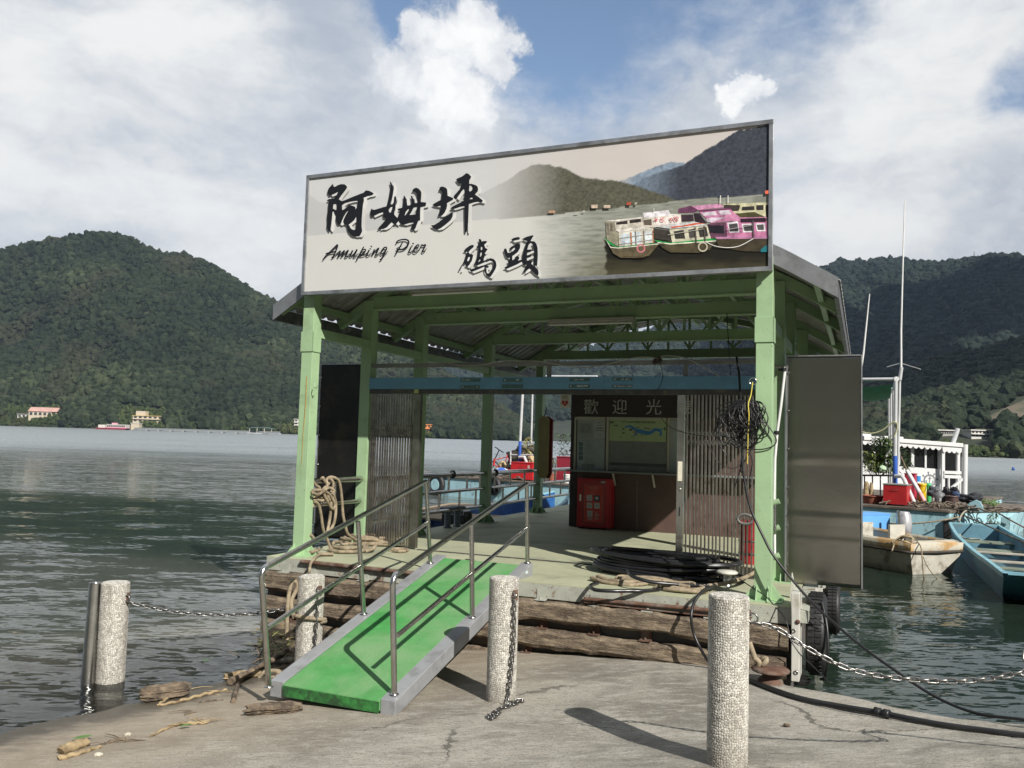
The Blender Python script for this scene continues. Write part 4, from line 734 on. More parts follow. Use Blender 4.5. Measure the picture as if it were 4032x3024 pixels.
def build_sign():
    U0, U1, W0, W1, F = -5.798, .007, 3.314, 4.885, -.102
    t = thing('signboard', 'large printed signboard with black brush lettering and tour boats across the pavilion front', 'signboard', P((-2.9, -.05, 3.3)))
    MB(P).box((U0+.01, F+.012, W0+.01), (U1-.01, -.004, W1-.01)).build('backing_box', galv, t)
    fr = mat('aluminium_frame', (.50, .51, .52), .35, .8, var=.2, vs=5, second=(.30, .30, .30), ss=4, sth=(.5, .68))
    f = MB(P); e = .045
    f.box((U0, F-.022, W0), (U1, F+.011, W0+e)); f.box((U0, F-.022, W1-e), (U1, F+.011, W1)); f.box((U0, F-.022, W0+e+.001), (U0+e, F+.011, W1-e-.001)); f.box((U1-e, F-.022, W0+e+.001), (U1, F+.011, W1-e-.001)); f.build('frame', fr, t, .003)
    nu, nw = 430, 120; uu, ww = np.meshgrid(np.linspace(U0+.02, U1-.02, nu), np.linspace(W0+.02, W1-.02, nw), indexing='ij')
    q = np.stack([uu, np.full_like(uu, F), ww], -1); wp = PO+q@PM.T; d = wp-CAMP; zf = d@_F
    x = (CX+FL*(d@RIGHT)/zf-1000)/.9946; y = (CY-FL*(d@UP)/zf-450)/.9946
    def s(c): return np.array(S(*c))
    sky = s((203, 204, 204))+(s((203, 196, 191))-s((203, 204, 204)))*np.clip((x-900)/500, 0, 1)[..., None]
    c = sky*(.97+.08*fbm(x*.01, y*.03, 2, 3))[..., None]
    line = np.interp(x, [190, 880, 1080, 1390, 1660, 2060], [486, 420, 408, 375, 345, 311])
    def lay(ridge, col, al, nz, lo=None):
        nonlocal c
        rx, ry = zip(*ridge); ry = np.interp(x, rx, ry, left=9e3, right=9e3)+6*(fbm(x*.07, 1.3, nz, 4)-.5)*2
        m = np.clip((y-ry)/2.5, 0, 1)*(y < line)*al; c = c*(1-m[..., None])+(s(col)*(.30+1.4*fbm(x*.13, y*.17, nz, 5))[..., None])*m[..., None]
    lay([(1430, 268), (1500, 245), (1600, 200), (1650, 188), (1700, 190), (1760, 220), (1800, 300)], (120, 140, 160), np.clip((x-1400)/120, 0, .9), 3.)
    lay([(1480, 285), (1560, 245), (1690, 205), (1790, 140), (1890, 80), (1920, 62), (1960, 56), (2070, 30)], (66, 70, 80), np.clip((x-1480)/200, .35, 1), 5.)
    lay([(190, 300), (260, 345), (330, 366), (480, 400), (700, 380), (900, 312), (1000, 262), (1060, 220), (1110, 200), (1145, 197), (1240, 215), (1300, 250), (1440, 262), (1500, 277), (1600, 312), (1690, 345)], (92, 92, 78), np.clip(.16+(x-950)/330, .16, 1), 7.)
    wat = s((203, 203, 199))+(s((150, 153, 142))-s((203, 203, 199)))*np.clip((x-1080)/260, 0, 1)[..., None]
    wat = wat+(s((118, 116, 98))-wat)*(np.clip((y-470)/160, 0, 1)*np.clip((x-1150)/250, 0, 1))[..., None]
    wat = wat*(1.06-.42*np.clip((x-1080)/220, 0, 1)*np.clip(fbm(x*.022, y*.20, 9, 5)*2.8-1.0, 0, 1))[..., None]
    sx = (x*.9946+1000-2350)/.321; sy = (y*.9946+450-750)/.321; ed = 90+70*(fbm(sy*.03, 3., 1, 4)-.5)+.06*(sy-600)
    dk = np.clip((sx-ed)/14, 0, 1)*np.clip((sy-560)/90, 0, 1); dcol = s((34, 32, 25))+(s((74, 70, 52))-s((34, 32, 25)))*np.clip((sy-820)/180+.9*(fbm(sx*.006, sy*.03, 4, 4)-.5), 0, 1)[..., None]
    wat = wat*(1-dk[..., None])+dcol*dk[..., None]
    m = (y >= line)[..., None]; c = np.where(m, wat, c)
    o = MB(P); o.add(q.reshape(-1, 3), [tuple(r) for r in gridfaces(nu, nw)]); pic = o.build('printed_picture', amat('printed_vinyl', .42, var=.03, vs=3., spec=.35), t, fix=False); vcol(pic, c.reshape(-1, 3)*.97)
    k = 0; hz = MB(P)
    for col, pts in BOATS:
        k += 1; nm = 'print_ink_%d_%d_%d' % col
        MB(P).poly([PL(*BT(*p), 1, F-.001-.00022*k) for p in pts]).build('printed_boat', mat(nm, S(*col), .45, var=.28, vs=16., second=S(*[int(q*.72) for q in col]), ss=11., sth=(.52, .70)), pic, fix=False)
    for col, cx, cy, R, wd in RINGS:
        pts = [(cx+R*math.cos(a), cy+R*math.sin(a)) for a in np.linspace(0, 2*math.pi, 26)]; k += 1
        a, b = ribbon(pts, [wd]*3, BT, F-.001-.00022*k); MB(P).add(a, b).build('printed_ring', mat('print_ink_%d_%d_%d' % col, S(*col), .45), pic, fix=False)
    for col, pts, wd in LINES:
        k += 1; a, b = ribbon(pts, [wd]*2, BT, F-.001-.00022*k); MB(P).add(a, b).build('printed_line', mat('print_ink_%d_%d_%d' % col, S(*col), .45), pic, fix=False)
    hous = [(480, 700, 526, 716, (190, 150, 120)), (790, 657, 835, 682, (205, 185, 165)), (880, 660, 928, 682, (200, 180, 160)), (1047, 638, 1078, 660, (170, 80, 60)), (670, 712, 700, 718, (180, 175, 160)), (725, 700, 745, 708, (190, 185, 175)), (1105, 640, 1122, 655, (170, 165, 150))]
    SG6 = zz(1900, 450, .5425)
    for x0, y0, x1, y1, col in hous: k += 1; MB(P).poly([PL(*SG6(*p), 1, F-.001-.00022*k) for p in ((x0, y0), (x1, y0-2), (x1, y1-2), (x0, y1))]).build('printed_house', mat('print_ink_%d_%d_%d' % col, S(*col), .45, var=.3, vs=30), pic, fix=False)
    ink = mat('black_lettering', (.010, .011, .014), .4, var=.1); wh = mat('white_lettering_edge', (.66, .66, .64), .45)
    for f_, loops in CH:
        sh = zz(14.0, 4.5, 1.)
        big = f_ is LET1 or max(p[1] for p in loops[0]) < 900; dx, dy = (13., 3.) if big else (9., 6.)
        L = [[PL(f_(*p)[0]+dx, f_(*p)[1]+dy, 1, F-.0185) for p in l] for l in loops]
        MB(P).poly(L[0], L[1:]).build('lettering_shadow', wh, t, fix=False)
        L = [[PL(*f_(*p), 1, F-.0200) for p in l] for l in loops]
        MB(P).poly(L[0], L[1:]).build('lettering', ink, t, fix=False)
    mb = MB(P)
    for pts, ws in LAT: mb.add(*ribbon(pts, ws, LET3, F-.0190))
    mb.build('lettering', ink, t, fix=False)
build_sign()
# ================================================================== on the pier
Z2 = zz(900, 1800, .633); Z3 = zz(1900, 1800, .633); Z5 = zz(2050, 1350, .5123); C1Z = zz(1550, 1450, .4219); ZL = zz(1180, 1860, .2652); ZR = zz(2900, 2200, .3315); ZB = zz(2700, 2200, .602); Z8 = zz(0, 2100, .5651)
def build_gate(label, u0, u1, stile_u, n, seed):
    rr = random.Random(seed); t = thing('folding_gate', label, 'gate', P(((u0+u1)/2, 1.41, 0)), 'steel folding gates')
    xs = np.linspace(u0, u1, n); xs = [x+rr.uniform(-.004, .004) for x in xs]
    for x in xs:
        b = MB(P); b.box((x-.0085, 1.397, .03), (x-.0025, 1.425, 2.145)).box((x+.0025, 1.397, .03), (x+.0085, 1.425, 2.145)).box((x-.0025, 1.415, .03), (x+.0025, 1.425, 2.145)); b.build('bar', gate_steel, t)
    d = (u1-u0)/(n-1)
    for w0 in (.32, .62, 1.02, 1.52):
        l = MB(P)
        for i in range(n-1):
            a, b = xs[i], xs[i+1]; h = min(.12, 1.9*d+.02)
            l.bar((a, 1.391, w0), (b, 1.391, w0+h), .003, .016, (0, 1, 0)).bar((a, 1.394, w0+h), (b, 1.394, w0), .003, .016, (0, 1, 0)).bar((a, 1.391, w0+h), (b, 1.391, w0+2*h), .003, .016, (0, 1, 0)).bar((a, 1.394, w0+2*h), (b, 1.394, w0+h), .003, .016, (0, 1, 0))
    l.build('lattice', gate_steel, t)
    a, b = stile_u; s = MB(P).box((a, 1.375, .02), (b, 1.44, 2.147)).build('stile', steel if seed == 1 else mat('dark_stile', (.20, .19, .17), .3, .85, var=.3, vs=5), t, .003)
    if seed == 1:
        c = (a+b)/2
        MB(P).box((c-.026, 1.370, 1.10), (c+.028, 1.3745, 1.335)).build('sticker', mat('cream_sticker', (.72, .68, .55), .6, var=.12, vs=40), s)
        MB(P).box((c-.018, 1.368, .655), (c+.018, 1.3745, .81)).build('lock_plate', steel, s, .002)
        MB(P).box((c-.007, 1.3645, .68), (c+.007, 1.3675, .785)).build('lock_slot', cable_black, s)
        MB(P).lathe([(.018, 0), (.018, .006), (.012, .01)], (c, 1.3745, 1.0), 14, (0, -1, 0)).build('keyhole_cover', steel, s)
    return t
build_gate('steel folding gate drawn to the right with cream sticker on its end post', -1.13, -.185, (-1.248, -1.163), 22, 1)
build_gate('folding gate squeezed shut against the second left column', -5.64, -4.95, (-4.93, -4.83), 18, 2)
def panel(label, u0, u1, w0, w1, v, m, seed):
    n, k = 24, 60; uu, ww = np.meshgrid(np.linspace(u0, u1, n), np.linspace(w0, w1, k), indexing='ij')
    wb = .012*(fbm(uu*1.2, ww*1.6, seed, 3)-.5)+.010*np.exp(-((ww-w0-.75)/.02)**2)*(seed > 3)+.008*np.exp(-((ww-w0-.47)/.02)**2)*(seed > 3)+.009*np.exp(-((ww-w0-1.42+.12*np.clip(.3-(uu-u0), 0, 1))/.02)**2)*(seed > 3)
    f = np.stack([uu, v-wb, ww], -1).reshape(-1, 3); b = np.stack([uu, np.full_like(uu, v+.03), ww], -1).reshape(-1, 3)
    mb = MB(P); g = gridfaces(n, k); N = n*k; fs = [tuple(x) for x in g]+[tuple(x[::-1]+N) for x in g]
    ring = [i*k for i in range(n)]+[(n-1)*k+j for j in range(1, k)]+[i*k+k-1 for i in range(n-2, -1, -1)]+[j for j in range(k-2, 0, -1)]
    fs += [(ring[i], ring[(i+1) % len(ring)], ring[(i+1) % len(ring)]+N, ring[i]+N) for i in range(len(ring))]
    mb.add(np.vstack([f, b]), fs, True); t = thing('windbreak', label, 'windbreak', P(((u0+u1)/2, v, w0)), 'steel side panels of the pavilion')
    mb.build('sheet', m, t); e = MB(P); e.box((u0-.004, v-.006, w0), (u0+.012, v+.034, w1)).box((u1-.012, v-.018, w0), (u1+.004, v+.034, w1)).box((u0+.013, v-.012, w1-.012), (u1-.013, v+.034, w1+.003)); e.build('edge_trim', galv, t)
    r = MB(P)
    for i in range(6):
        w = w0+.2+i*(w1-w0-.4)/5; r.lathe([(.011, 0), (.011, .005), (.005, .009)], (u0+.03, v-.012, w), 10, (0, -1, 0))
    r.build('rivet', steel, t)
panel('large brushed steel sheet standing out beside the right front column', .025, .835, .01, 2.60, 1.30, brushed, 5.)
panel('dark steel sheet between the first two left columns', -6.555, -5.84, .06, 2.585, 1.42, mat('dark_steel_sheet', (.045, .045, .043), .3, .8, var=.2, vs=2, second=(.07, .06, .05), ss=3), 2.)
# ------------------------------------------------------------------ ticket booth
def bp(x, y, v=5.95): return PL(*Z5(x, y), 1, v)
def rect(mb, x0, y0, x1, y1, v, th=.012):
    a, b = bp(x0, y1, v), bp(x1, y0, v); mb.box((a[0], v, a[2]), (b[0], v+th, b[2])); return mb
def build_booth():
    u0, u1, v = -4.165, -.75, 5.95; wc = bp(800, 992)[2]
    t = thing('ticket_booth', 'brown ticket booth with white lettering, notice window and roller shutter', 'booth', P(((u0+u1)/2, 6.9, 0)))
    brown = mat('brown_cladding', (.105, .062, .052), .5, var=.10, vs=3., bump=.001, bs=30, second=(.085, .055, .048), ss=4, sth=(.5, .7)); dark = mat('dark_brown_board', (.028, .019, .017), .5, var=.2)
    cream = mat('cream_window_frame', (.50, .48, .40), .5, var=.08)
    MB(P).box((u0, v+.002, .002), (u1, v+2.2, 2.62)).build('wall', brown, t)
    MB(P).box((u0-.012, v-.012, .004), (bp(425, 1200)[0], v+.001, 2.2)).build('corner_board', dark, t)
    hd = MB(P).box((u0-.013, v-.03, bp(800, 572)[2]), (u1, v+.0, 2.63)).build('header_board', dark, t)
    lt = mat('grey_lettering', (.50, .50, .48), .6)
    for ch, x in (('歡', 540), ('迎', 760), ('光', 1022), ('臨', 1255)):
        a = bp(x, 545 if ch != '光' else 548, v-.036); b = bp(x, 428, v-.036); hgt = b[2]-a[2]
        text_mesh(ch, (a[0], v-.034, a[2]+hgt*.06), hgt*1.06, (1, 0, 0), (0, 0, 1), MB(P)).build('lettering', lt, hd, fix=False)
    # window band
    f = MB(P); wl, wr, wt, wb = bp(405, 985), bp(1215, 995), bp(600, 570), bp(600, 988)
    for x0, x1 in ((405, 428), (652, 680), (1122, 1148)): rect(f, x0, 570, x1, 990, v-.028, .026)
    rect(f, 429, 570, 651, 588, v-.028, .026); rect(f, 681, 570, 1121, 588, v-.028, .026); rect(f, 1149, 570, 1270, 588, v-.028, .026); rect(f, 1264, 589, 1282, 990, v-.028, .026)
    f.build('window_frame', cream, t, .003)
    MB(P).box((bp(1150, 700)[0], v-.014, wc+.02), (bp(1262, 700)[0], v-.001, wt[2]-.03)).build('side_notice_board', mat('notice_grey', (.36, .40, .40), .4), t)
    nb = rect(MB(P), 429, 589, 651, 985, v-.012, .010).build('notice_board', mat('notice_grey', (.36, .40, .40), .4, var=.06), t)
    paper = mat('notice_paper', (.46, .48, .47), .7, var=.05); txt = mat('notice_print', (.13, .15, .16), .7, var=.3, vs=60); pic = mat('notice_photo', (.13, .19, .21), .6, var=.5, vs=40)
    p1 = rect(MB(P), 562, 596, 650, 728, v-.017, .003).build('notice', paper, nb); p2 = rect(MB(P), 437, 738, 553, 955, v-.015, .002).build('notice', mat('notice_pale', (.41, .44, .44), .7), nb); rect(MB(P), 455, 620, 546, 692, v-.015, .002).build('notice', mat('notice_sketch', (.28, .30, .30), .7, var=.25, vs=30), nb)
    mb = MB(P); rr = random.Random(5)
    for y, w in ((612, 46), (632, 40), (652, 36), (658, 60), (674, 70), (705, 34)): rect(mb, 606-w/2, y, 606+w/2, y+3, v-.0195, .002)
    mb.build('print_line', txt, p1)
    mb = MB(P); rect(mb, 470, 748, 520, 752, v-.0175, .002)
    for y in range(765, 945, 9): rect(mb, 490, y, 490+rr.uniform(20, 55), y+2.5, v-.0175, .002)
    mb.build('print_line', mat('notice_faint_print', (.27, .30, .31), .7), p2)
    for y in (762, 798, 834, 870): rect(MB(P), 446, y, 480, y+31, v-.0175, .002).build('printed_photo', pic, p2)
    for i, x in enumerate((484, 518, 553)):
        a = bp(x, 945, v-.016); r = .030; MB(P).torus((a[0], v-.016, a[2]), r, .0045, (0, 1, 0), 20, 6).bar((a[0]-r*.7, v-.016, a[2]+r*.7), (a[0]+r*.7, v-.016, a[2]-r*.7), .004, .007, (0, 1, 0)).bar((a[0]-r*.5, v-.0145, a[2]), (a[0]+r*.5, v-.0145, a[2]-.004), .003, .02, (0, 1, 0)).build('prohibition_symbol', txt, nb)
    a = bp(449, 945, v-.016); r = .035; MB(P).poly([(a[0]-r, v-.0145, a[2]), (a[0], v-.0145, a[2]-r), (a[0]+r, v-.0145, a[2]), (a[0], v-.0145, a[2]+r)]).build('warning_symbol', mat('warning_yellow', (.45, .38, .08), .6), nb)
    mp = rect(MB(P), 681, 589, 1121, 752, v-.016, .010).build('map_panel', mat('map_green', (.43, .52, .29), .5, var=.06, vs=4.), t)
    riv = mat('map_blue', (.07, .24, .52), .6, var=.2, vs=20); ink = mat('map_ink', (.05, .07, .06), .7)
    for pts, ws in (([(800, 650), (840, 640), (880, 665), (920, 680), (960, 690), (1000, 690), (1030, 668), (1060, 670), (1080, 690), (1070, 715)], [10, 16, 20, 34, 30, 24, 26, 20, 16, 14]), ([(880, 665), (890, 690), (870, 715)], [14, 18, 8]), ([(960, 690), (990, 705)], [20, 8]), ([(1060, 670), (1095, 660)], [14, 8])):
        vs_, fs_ = ribbon(pts, ws, Z5, v-.0175); MB(P).add(vs_, fs_).build('map_river', riv, mp, fix=False)
    a = bp(905, 612, v-.018); text_mesh('石門水庫環湖觀光景點導覽圖', (a[0], v-.0185, a[2]-.012), .045, (1.08, 0, 0), (0, 0, 1), MB(P)).build('lettering', ink, mp, fix=False)
    mb = MB(P)
    for x, y, w, h in ((700, 610, 30, 14), (732, 636, 32, 8), (790, 662, 16, 12), (790, 692, 20, 10), (846, 668, 26, 16), (900, 650, 26, 5), (960, 656, 20, 10), (985, 662, 26, 6), (1108, 660, 12, 26), (890, 708, 24, 5), (930, 710, 18, 5), (965, 706, 14, 8), (770, 722, 16, 5), (860, 722, 20, 5)): rect(mb, x-w/2, y-h/2, x+w/2, y+h/2, v-.0195, .002)
    mb.build('map_caption', mat('map_caption_ink', (.12, .16, .13), .7), mp)
    rect(MB(P), 862, 682, 886, 690, v-.0195, .002).build('map_marker', mat('map_red', (.5, .09, .05), .6), mp)
    sh = MB(P); a, b = bp(681, 753, v-.004), bp(1121, 985, v-.004); n = 26
    for i in range(n):
        z0, z1 = wc+.02+(a[2]-wc-.02)*i/n, wc+.02+(a[2]-wc-.02)*(i+1)/n
        sh.box((a[0], v-.006-.003*(i % 2), z0), (b[0], v+.0, z1-.004))
    s = sh.build('roller_shutter', mat('shutter_grey', (.25, .27, .25), .55, .2, var=.08, vs=8), t)
    rect(MB(P), 681, 932, 1121, 940, v-.016, .006).build('bottom_rail', mat('shutter_dark', (.08, .08, .08), .5), s)
    MB(P).box((u0, v-.26, wc-.022), (u1, v-.031, wc+.010)).build('counter', mat('counter_grey', (.20, .22, .22), .4, var=.1), t, .004)
    for x in (728, 1030):
        a = bp(x, 1012, v-.03); MB(P).bar((a[0], v-.20, wc-.024), (a[0], v-.012, wc-.25), .028, .028).build('bracket', white_paint, t)
    a = bp(897, 1050, v); MB(P).box((a[0]-.012, v-.006, .01), (a[0]+.016, v+.0, bp(897, 1050)[2])).build('joint_strip', mat('caulk_grey', (.17, .14, .13), .9, var=.3, vs=20), t)
build_booth()
def build_hose_box():
    v = 5.70; x0, x1, xs = 436, 684, 713; a, b = bp(x0, 1410, v), bp(x1, 1048, v); u0, u1 = a[0], b[0]; w1 = b[2]
    red = mat('red_cabinet_paint', (.42, .012, .018), .35, var=.1, vs=5, second=(.30, .012, .015), ss=3); lp = mat('red_label_print', (.55, .055, .035), .5, var=.06)
    t = thing('fire_hose_box', 'red fire hose cabinet with picture label standing against the ticket booth', 'fire hose box', P(((u0+u1)/2, v+.1, 0)))
    MB(P).box((u0-.02, v+.012, .03), (u1+.03, v+.235, w1)).build('body', red, t, .004)
    for u in (u0+.03, u1-.02): MB(P).box((u-.03, v+.03, .001), (u+.03, v+.2, .029)).build('foot', dark_track, t)
    d = MB(P).box((u0, v-.012, .06), (u1, v+.011, w1-.03)).build('door', red, t, .003)
    R = lambda x0, y0, x1, y1, vv, th, m, n, p: rect(MB(P), x0, y0, x1, y1, vv, th).build(n, m, p)
    fr = R(472, 1084, 645, 1385, v-.016, .003, mat('clear_cover', (.28, .05, .05), .25, var=.1), 'label_cover', d); lb = R(484, 1094, 633, 1375, v-.019, .002, lp, 'label', d)
    pale = mat('label_white', (.55, .52, .48), .6); ink = mat('label_ink', (.05, .06, .06), .6)
    for x, y in ((529, 1192), (586, 1194), (529, 1250), (586, 1252), (532, 1312)):
        q = R(x-21, y-21, x+21, y+21, v-.021, .0015, pale if (x, y) != (586, 1194) else mat('label_navy', (.03, .04, .09), .6), 'label_picture', lb)
        c = bp(x, y, v-.022); mb = MB(P)
        if (x, y) == (586, 1194): mb.lathe([(.030, 0), (.030, .001)], (c[0], v-.0215, c[2]), 18, (0, -1, 0)); mb.build('drawn_reel', pale, q); continue
        mb.bar((c[0]-.03, v-.0225, c[2]-.005), (c[0]+.025, v-.0225, c[2]+.015), .0015, .02, (0, 1, 0)).bar((c[0]+.002, v-.0235, c[2]+.02), (c[0]-.008, v-.0235, c[2]-.03), .0015, .014, (0, 1, 0)); mb.build('drawn_valve', ink, q)
    wt = mat('label_lettering', (.55, .36, .30), .6)
    for s, x, y, sz in (('消防水帶箱', 561, 1119, .038), ('FIRE HOSE', 560, 1136, .026), ('使用方法', 560, 1157, .018), ('請依圖示操作使用', 557, 1167, .014)):
        c = bp(x, y, v-.02); text_mesh(s, (c[0], v-.0215, c[2]), sz, (1, 0, 0), (0, 0, 1), MB(P)).build('lettering', wt, lb, fix=False)
    for x, s in ((494, '消防專用'), (622, '非火警禁用')):
        for i, ch in enumerate(s): c = bp(x, 1190+i*24, v-.02); text_mesh(ch, (c[0], v-.0215, c[2]), .024, (1, 0, 0), (0, 0, 1), MB(P)).build('lettering', wt, lb, fix=False)
    mb = MB(P)
    for y in range(1300, 1362, 9): rect(mb, 570, y, 570+18+(y % 4)*6, y+3, v-.0215, .001)
    for y in (1340, 1349, 1357): rect(mb, 514, y, 552, y+3, v-.0215, .001)
    mb.build('print_line', wt, lb)
    R(452, 1165, 466, 1215, v-.022, .010, steel, 'handle', d); R(617, 1064, 650, 1078, v-.014, .002, mat('id_tag', (.35, .42, .40), .5), 'id_plate', d)
build_hose_box()
def build_aed():
    v = 5.3; a, b = bp(305, 497, v), bp(381, 398, v); t = thing('first_aid_sign', 'small pale AED sign with a red heart beside the booth header', 'sign', P(((a[0]+b[0])/2, v, a[2])))
    pl_ = MB(P).box((a[0], v, a[2]), (b[0], v+.012, b[2])).build('plate', mat('sign_cream', (.80, .74, .68), .5, var=.05), t)
    MB(P).box((a[0]+.1, v+.002, b[2]+.0005), (a[0]+.12, v+.01, 2.35)).build('hanger', steel, t)
    ink = mat('sign_ink', (.02, .02, .02), .6); c = bp(342, 420, v)
    text_mesh('AED', (c[0], v-.002, c[2]-.006), .062, (1.0, 0, 0), (0, 0, 1), MB(P)).build('lettering', ink, pl_, fix=False)
    text_mesh('自動體外電擊器', (c[0], v-.002, bp(342, 431, v)[2]-.004), .018, (1, 0, 0), (0, 0, 1), MB(P)).build('lettering', ink, pl_, fix=False)
    h = bp(341, 463, v); s = .0039
    pts = [(h[0]+s*16*math.sin(q)**3*.95, v-.002, h[2]+s*(13*math.cos(q)-5*math.cos(2*q)-2*math.cos(3*q)-math.cos(4*q))) for q in np.linspace(0, 2*math.pi, 40)[:-1]]
    MB(P).poly(pts).build('heart', mat('sign_red', (.50, .03, .04), .5), pl_, fix=False)
    MB(P).poly([(h[0]+x*.05, v-.004, h[2]+y*.05) for x, y in ((.25, .7), (-.35, 0), (-.02, .02), (-.3, -.65), (.38, .12), (.05, .1))]).build('lightning_bolt', mat('sign_cream', (.5, .46, .4)), pl_, fix=False)
build_aed()
# yellow float hanging on the rear left column
def build_float():
    v = 8.1; p = [PL(*Z5(x, y), 1, v) for x, y in ((168, 520), (170, 560), (172, 585), (172, 1020), (170, 1040))]
    t = thing('rescue_float', 'long faded yellow float with dark red back hanging beside the rear left column', 'float', P(p[3]))
    w = .17
    def pr(y0, y1, x0, x1, h): mb = MB(P); c = [(x0, p[3][2]+.06), (x0+.05, p[4][2]), (x1-.05, p[4][2]), (x1, p[3][2]+.06), (x1, p[2][2]), ((x0+x1)/2, p[1][2]), (x0, p[2][2])]; mb.poly([(x, y0, z) for x, z in c], (), (0, y1-y0, 0)); return mb
    u = p[3][0]; pr(v-.02, v+.08, u-.13, u+.10, 0).build('yellow_body', mat('faded_yellow', (.36, .30, .11), .6, var=.12, vs=5, second=(.27, .23, .11), ss=4), t, .012)
    pr(v+.085, v+.14, u-.10, u+.16, 0).build('red_back', mat('dark_red_float', (.22, .02, .02), .6), t, .01)
    MB(P).tube([(u-.01, v+.02, p[1][2]-.02), (u+.01, v+.05, p[1][2]+.1), (u-.05, v+.25, p[0][2]+.08)], .012, 6).build('cord', cable_black, t)
build_float()
# ------------------------------------------------------------------ side railings
def build_rail(label, v0, v1, u, rows, posts, name='side_railing'):
    t = thing(name, label, 'railing', P((u, (v0+v1)/2, 0)), 'steel railings along the left edge of the deck')
    for w, r in rows:
        MB(P).tube([(u, v0, w), (u, v1, w)], r, 12).build('rail', steel, t)
    for v, w0, w1 in posts: MB(P).tube([(u, v, w0), (u, v, w1)], .02, 10).build('baluster', steel, t)
    return t
R3 = [(.925, .04), (.64, .03), (.315, .03)]
def pk(a, b): return [(a+(b-a)*f, .64, .925) for f in (.12, .42, .72, .95)]+[(a+(b-a)*f, .315, .64) for f in (.28, .60, .88)]
build_rail('short double railing draped with rope between the first two left columns', .17, 1.37, -5.75, [(.93, .04), (.62, .028)], [(.75, .62, .93)])
build_rail('steel railing along the deck edge behind the left folding gate', 1.55, 2.89, -5.75, R3, pk(1.6, 2.88))
build_rail('steel railing along the deck edge before the middle left column', 3.07, 5.55, -5.75, R3, pk(3.1, 5.5))
build_rail('steel railing along the deck edge between the two rear left columns', 5.73, 8.31, -5.75, R3, pk(5.75, 8.3))
build_rail('steel railing running on behind the ticket booth', 8.5, 13.1, -5.75, R3, pk(8.5, 10.8)+pk(10.8, 13.1))
for i, (x, y, lb) in enumerate(((500, 1490, 'grey mushroom mooring bollard at the deck edge, nearer the folding gate'), (590, 1478, 'grey mushroom mooring bollard at the deck edge, nearer the middle column'))):
    q = PL(*C1Z(x, y), 2, 0); mb = MB(P); mb.lathe([(.075, .002), (.075, .02), (.055, .03), (.055, .30), (.05, .32)], q, 18); t = thing('mooring_bollard', lb, 'mooring bollard', P(q), 'mooring bollards on the deck')
    mb.build('stem', mat('bollard_grey', (.15, .17, .19), .6, var=.2, vs=10), t)
    MB(P).lathe([(.05, .31), (.145, .325), (.15, .345), (.135, .36), (.02, .365)], q, 24).build('cap', mat('bollard_grey', (.15, .17, .19)), t)
# ------------------------------------------------------------------ ropes and cables
def ropes(name, label, cat, strands, m, parent_group=None, n=8, T=P):
    mb = MB(T)
    for pts, r in strands: mb.tube(spline(pts, 5), r, n)
    o = mb.build(name, m); tag(o, label, cat, parent_group); return o
def on_u(f, pts, u, j=.05, seed=0):
    rr = random.Random(seed); return [PL(*f(*p), 0, u+rr.uniform(-j, j)) for p in pts]
def on_w(f, pts, w, lift=()):
    return [PL(*f(*p), 2, w+(lift[i] if i < len(lift) else 0)) for i, p in enumerate(pts)]
st = [on_u(ZL, [(320, 100), (345, 78), (372, 140), (420, 180), (430, 165), (400, 200), (350, 250), (300, 330), (230, 360), (205, 300)], -5.70, .02, 1),
      on_u(ZL, [(380, 330), (410, 200), (400, 110), (450, 72), (520, 80), (580, 130), (610, 250), (630, 450), (645, 640), (680, 800), (720, 920), (830, 1000)], -5.69, .015, 2),
      on_u(ZL, [(455, 90), (495, 150), (490, 240), (440, 330), (330, 370), (260, 350)], -5.67, .02, 3), on_u(ZL, [(195, 130), (240, 190), (300, 240), (275, 320), (210, 360), (195, 520)], -5.68, .02, 4),
      on_u(ZL, [(350, 280), (450, 330), (520, 470), (500, 545), (440, 480), (385, 370), (350, 290)], -5.62, .02, 5), on_u(ZL, [(225, 430), (285, 490), (320, 650), (350, 850), (410, 1000), (470, 1130), (560, 1185)], -5.66, .02, 6),
      on_u(ZL, [(500, 330), (535, 450), (530, 650), (490, 800), (400, 900)], -5.63, .02, 7), on_u(ZL, [(480, 360), (465, 500), (445, 700), (410, 880)], -5.65, .02, 8), on_u(ZL, [(190, 268), (300, 265), (385, 300), (450, 420)], -5.62, .02, 9),
      on_u(ZL, [(195, 300), (260, 330), (330, 300), (430, 230), (510, 270), (480, 330)], -5.60, .02, 10), on_u(ZL, [(200, 420), (240, 400), (330, 420), (420, 380), (470, 300)], -5.66, .03, 11), on_u(ZL, [(160, 920), (200, 970), (220, 1040)], -5.66, .01, 12)]
ropes('mooring_rope', 'old beige mooring rope knotted over the railing beside the left front column', 'rope', [(s, .020) for s in st], rope_m)
rr = random.Random(21); st = []
for k in range(9):
    c = PL(*ZL(1020+rr.uniform(-60, 60), 1075), 2, 0); a, b = rr.uniform(.30, .48), rr.uniform(.14, .24); ph = rr.uniform(0, 6)
    st.append([(c[0]+a*math.cos(q+ph), c[1]+b*math.sin(q+ph)+.08, .025+.03*(k % 5)+.012*math.sin(3*q)) for q in np.linspace(0, rr.uniform(4.5, 6.2), 12)])
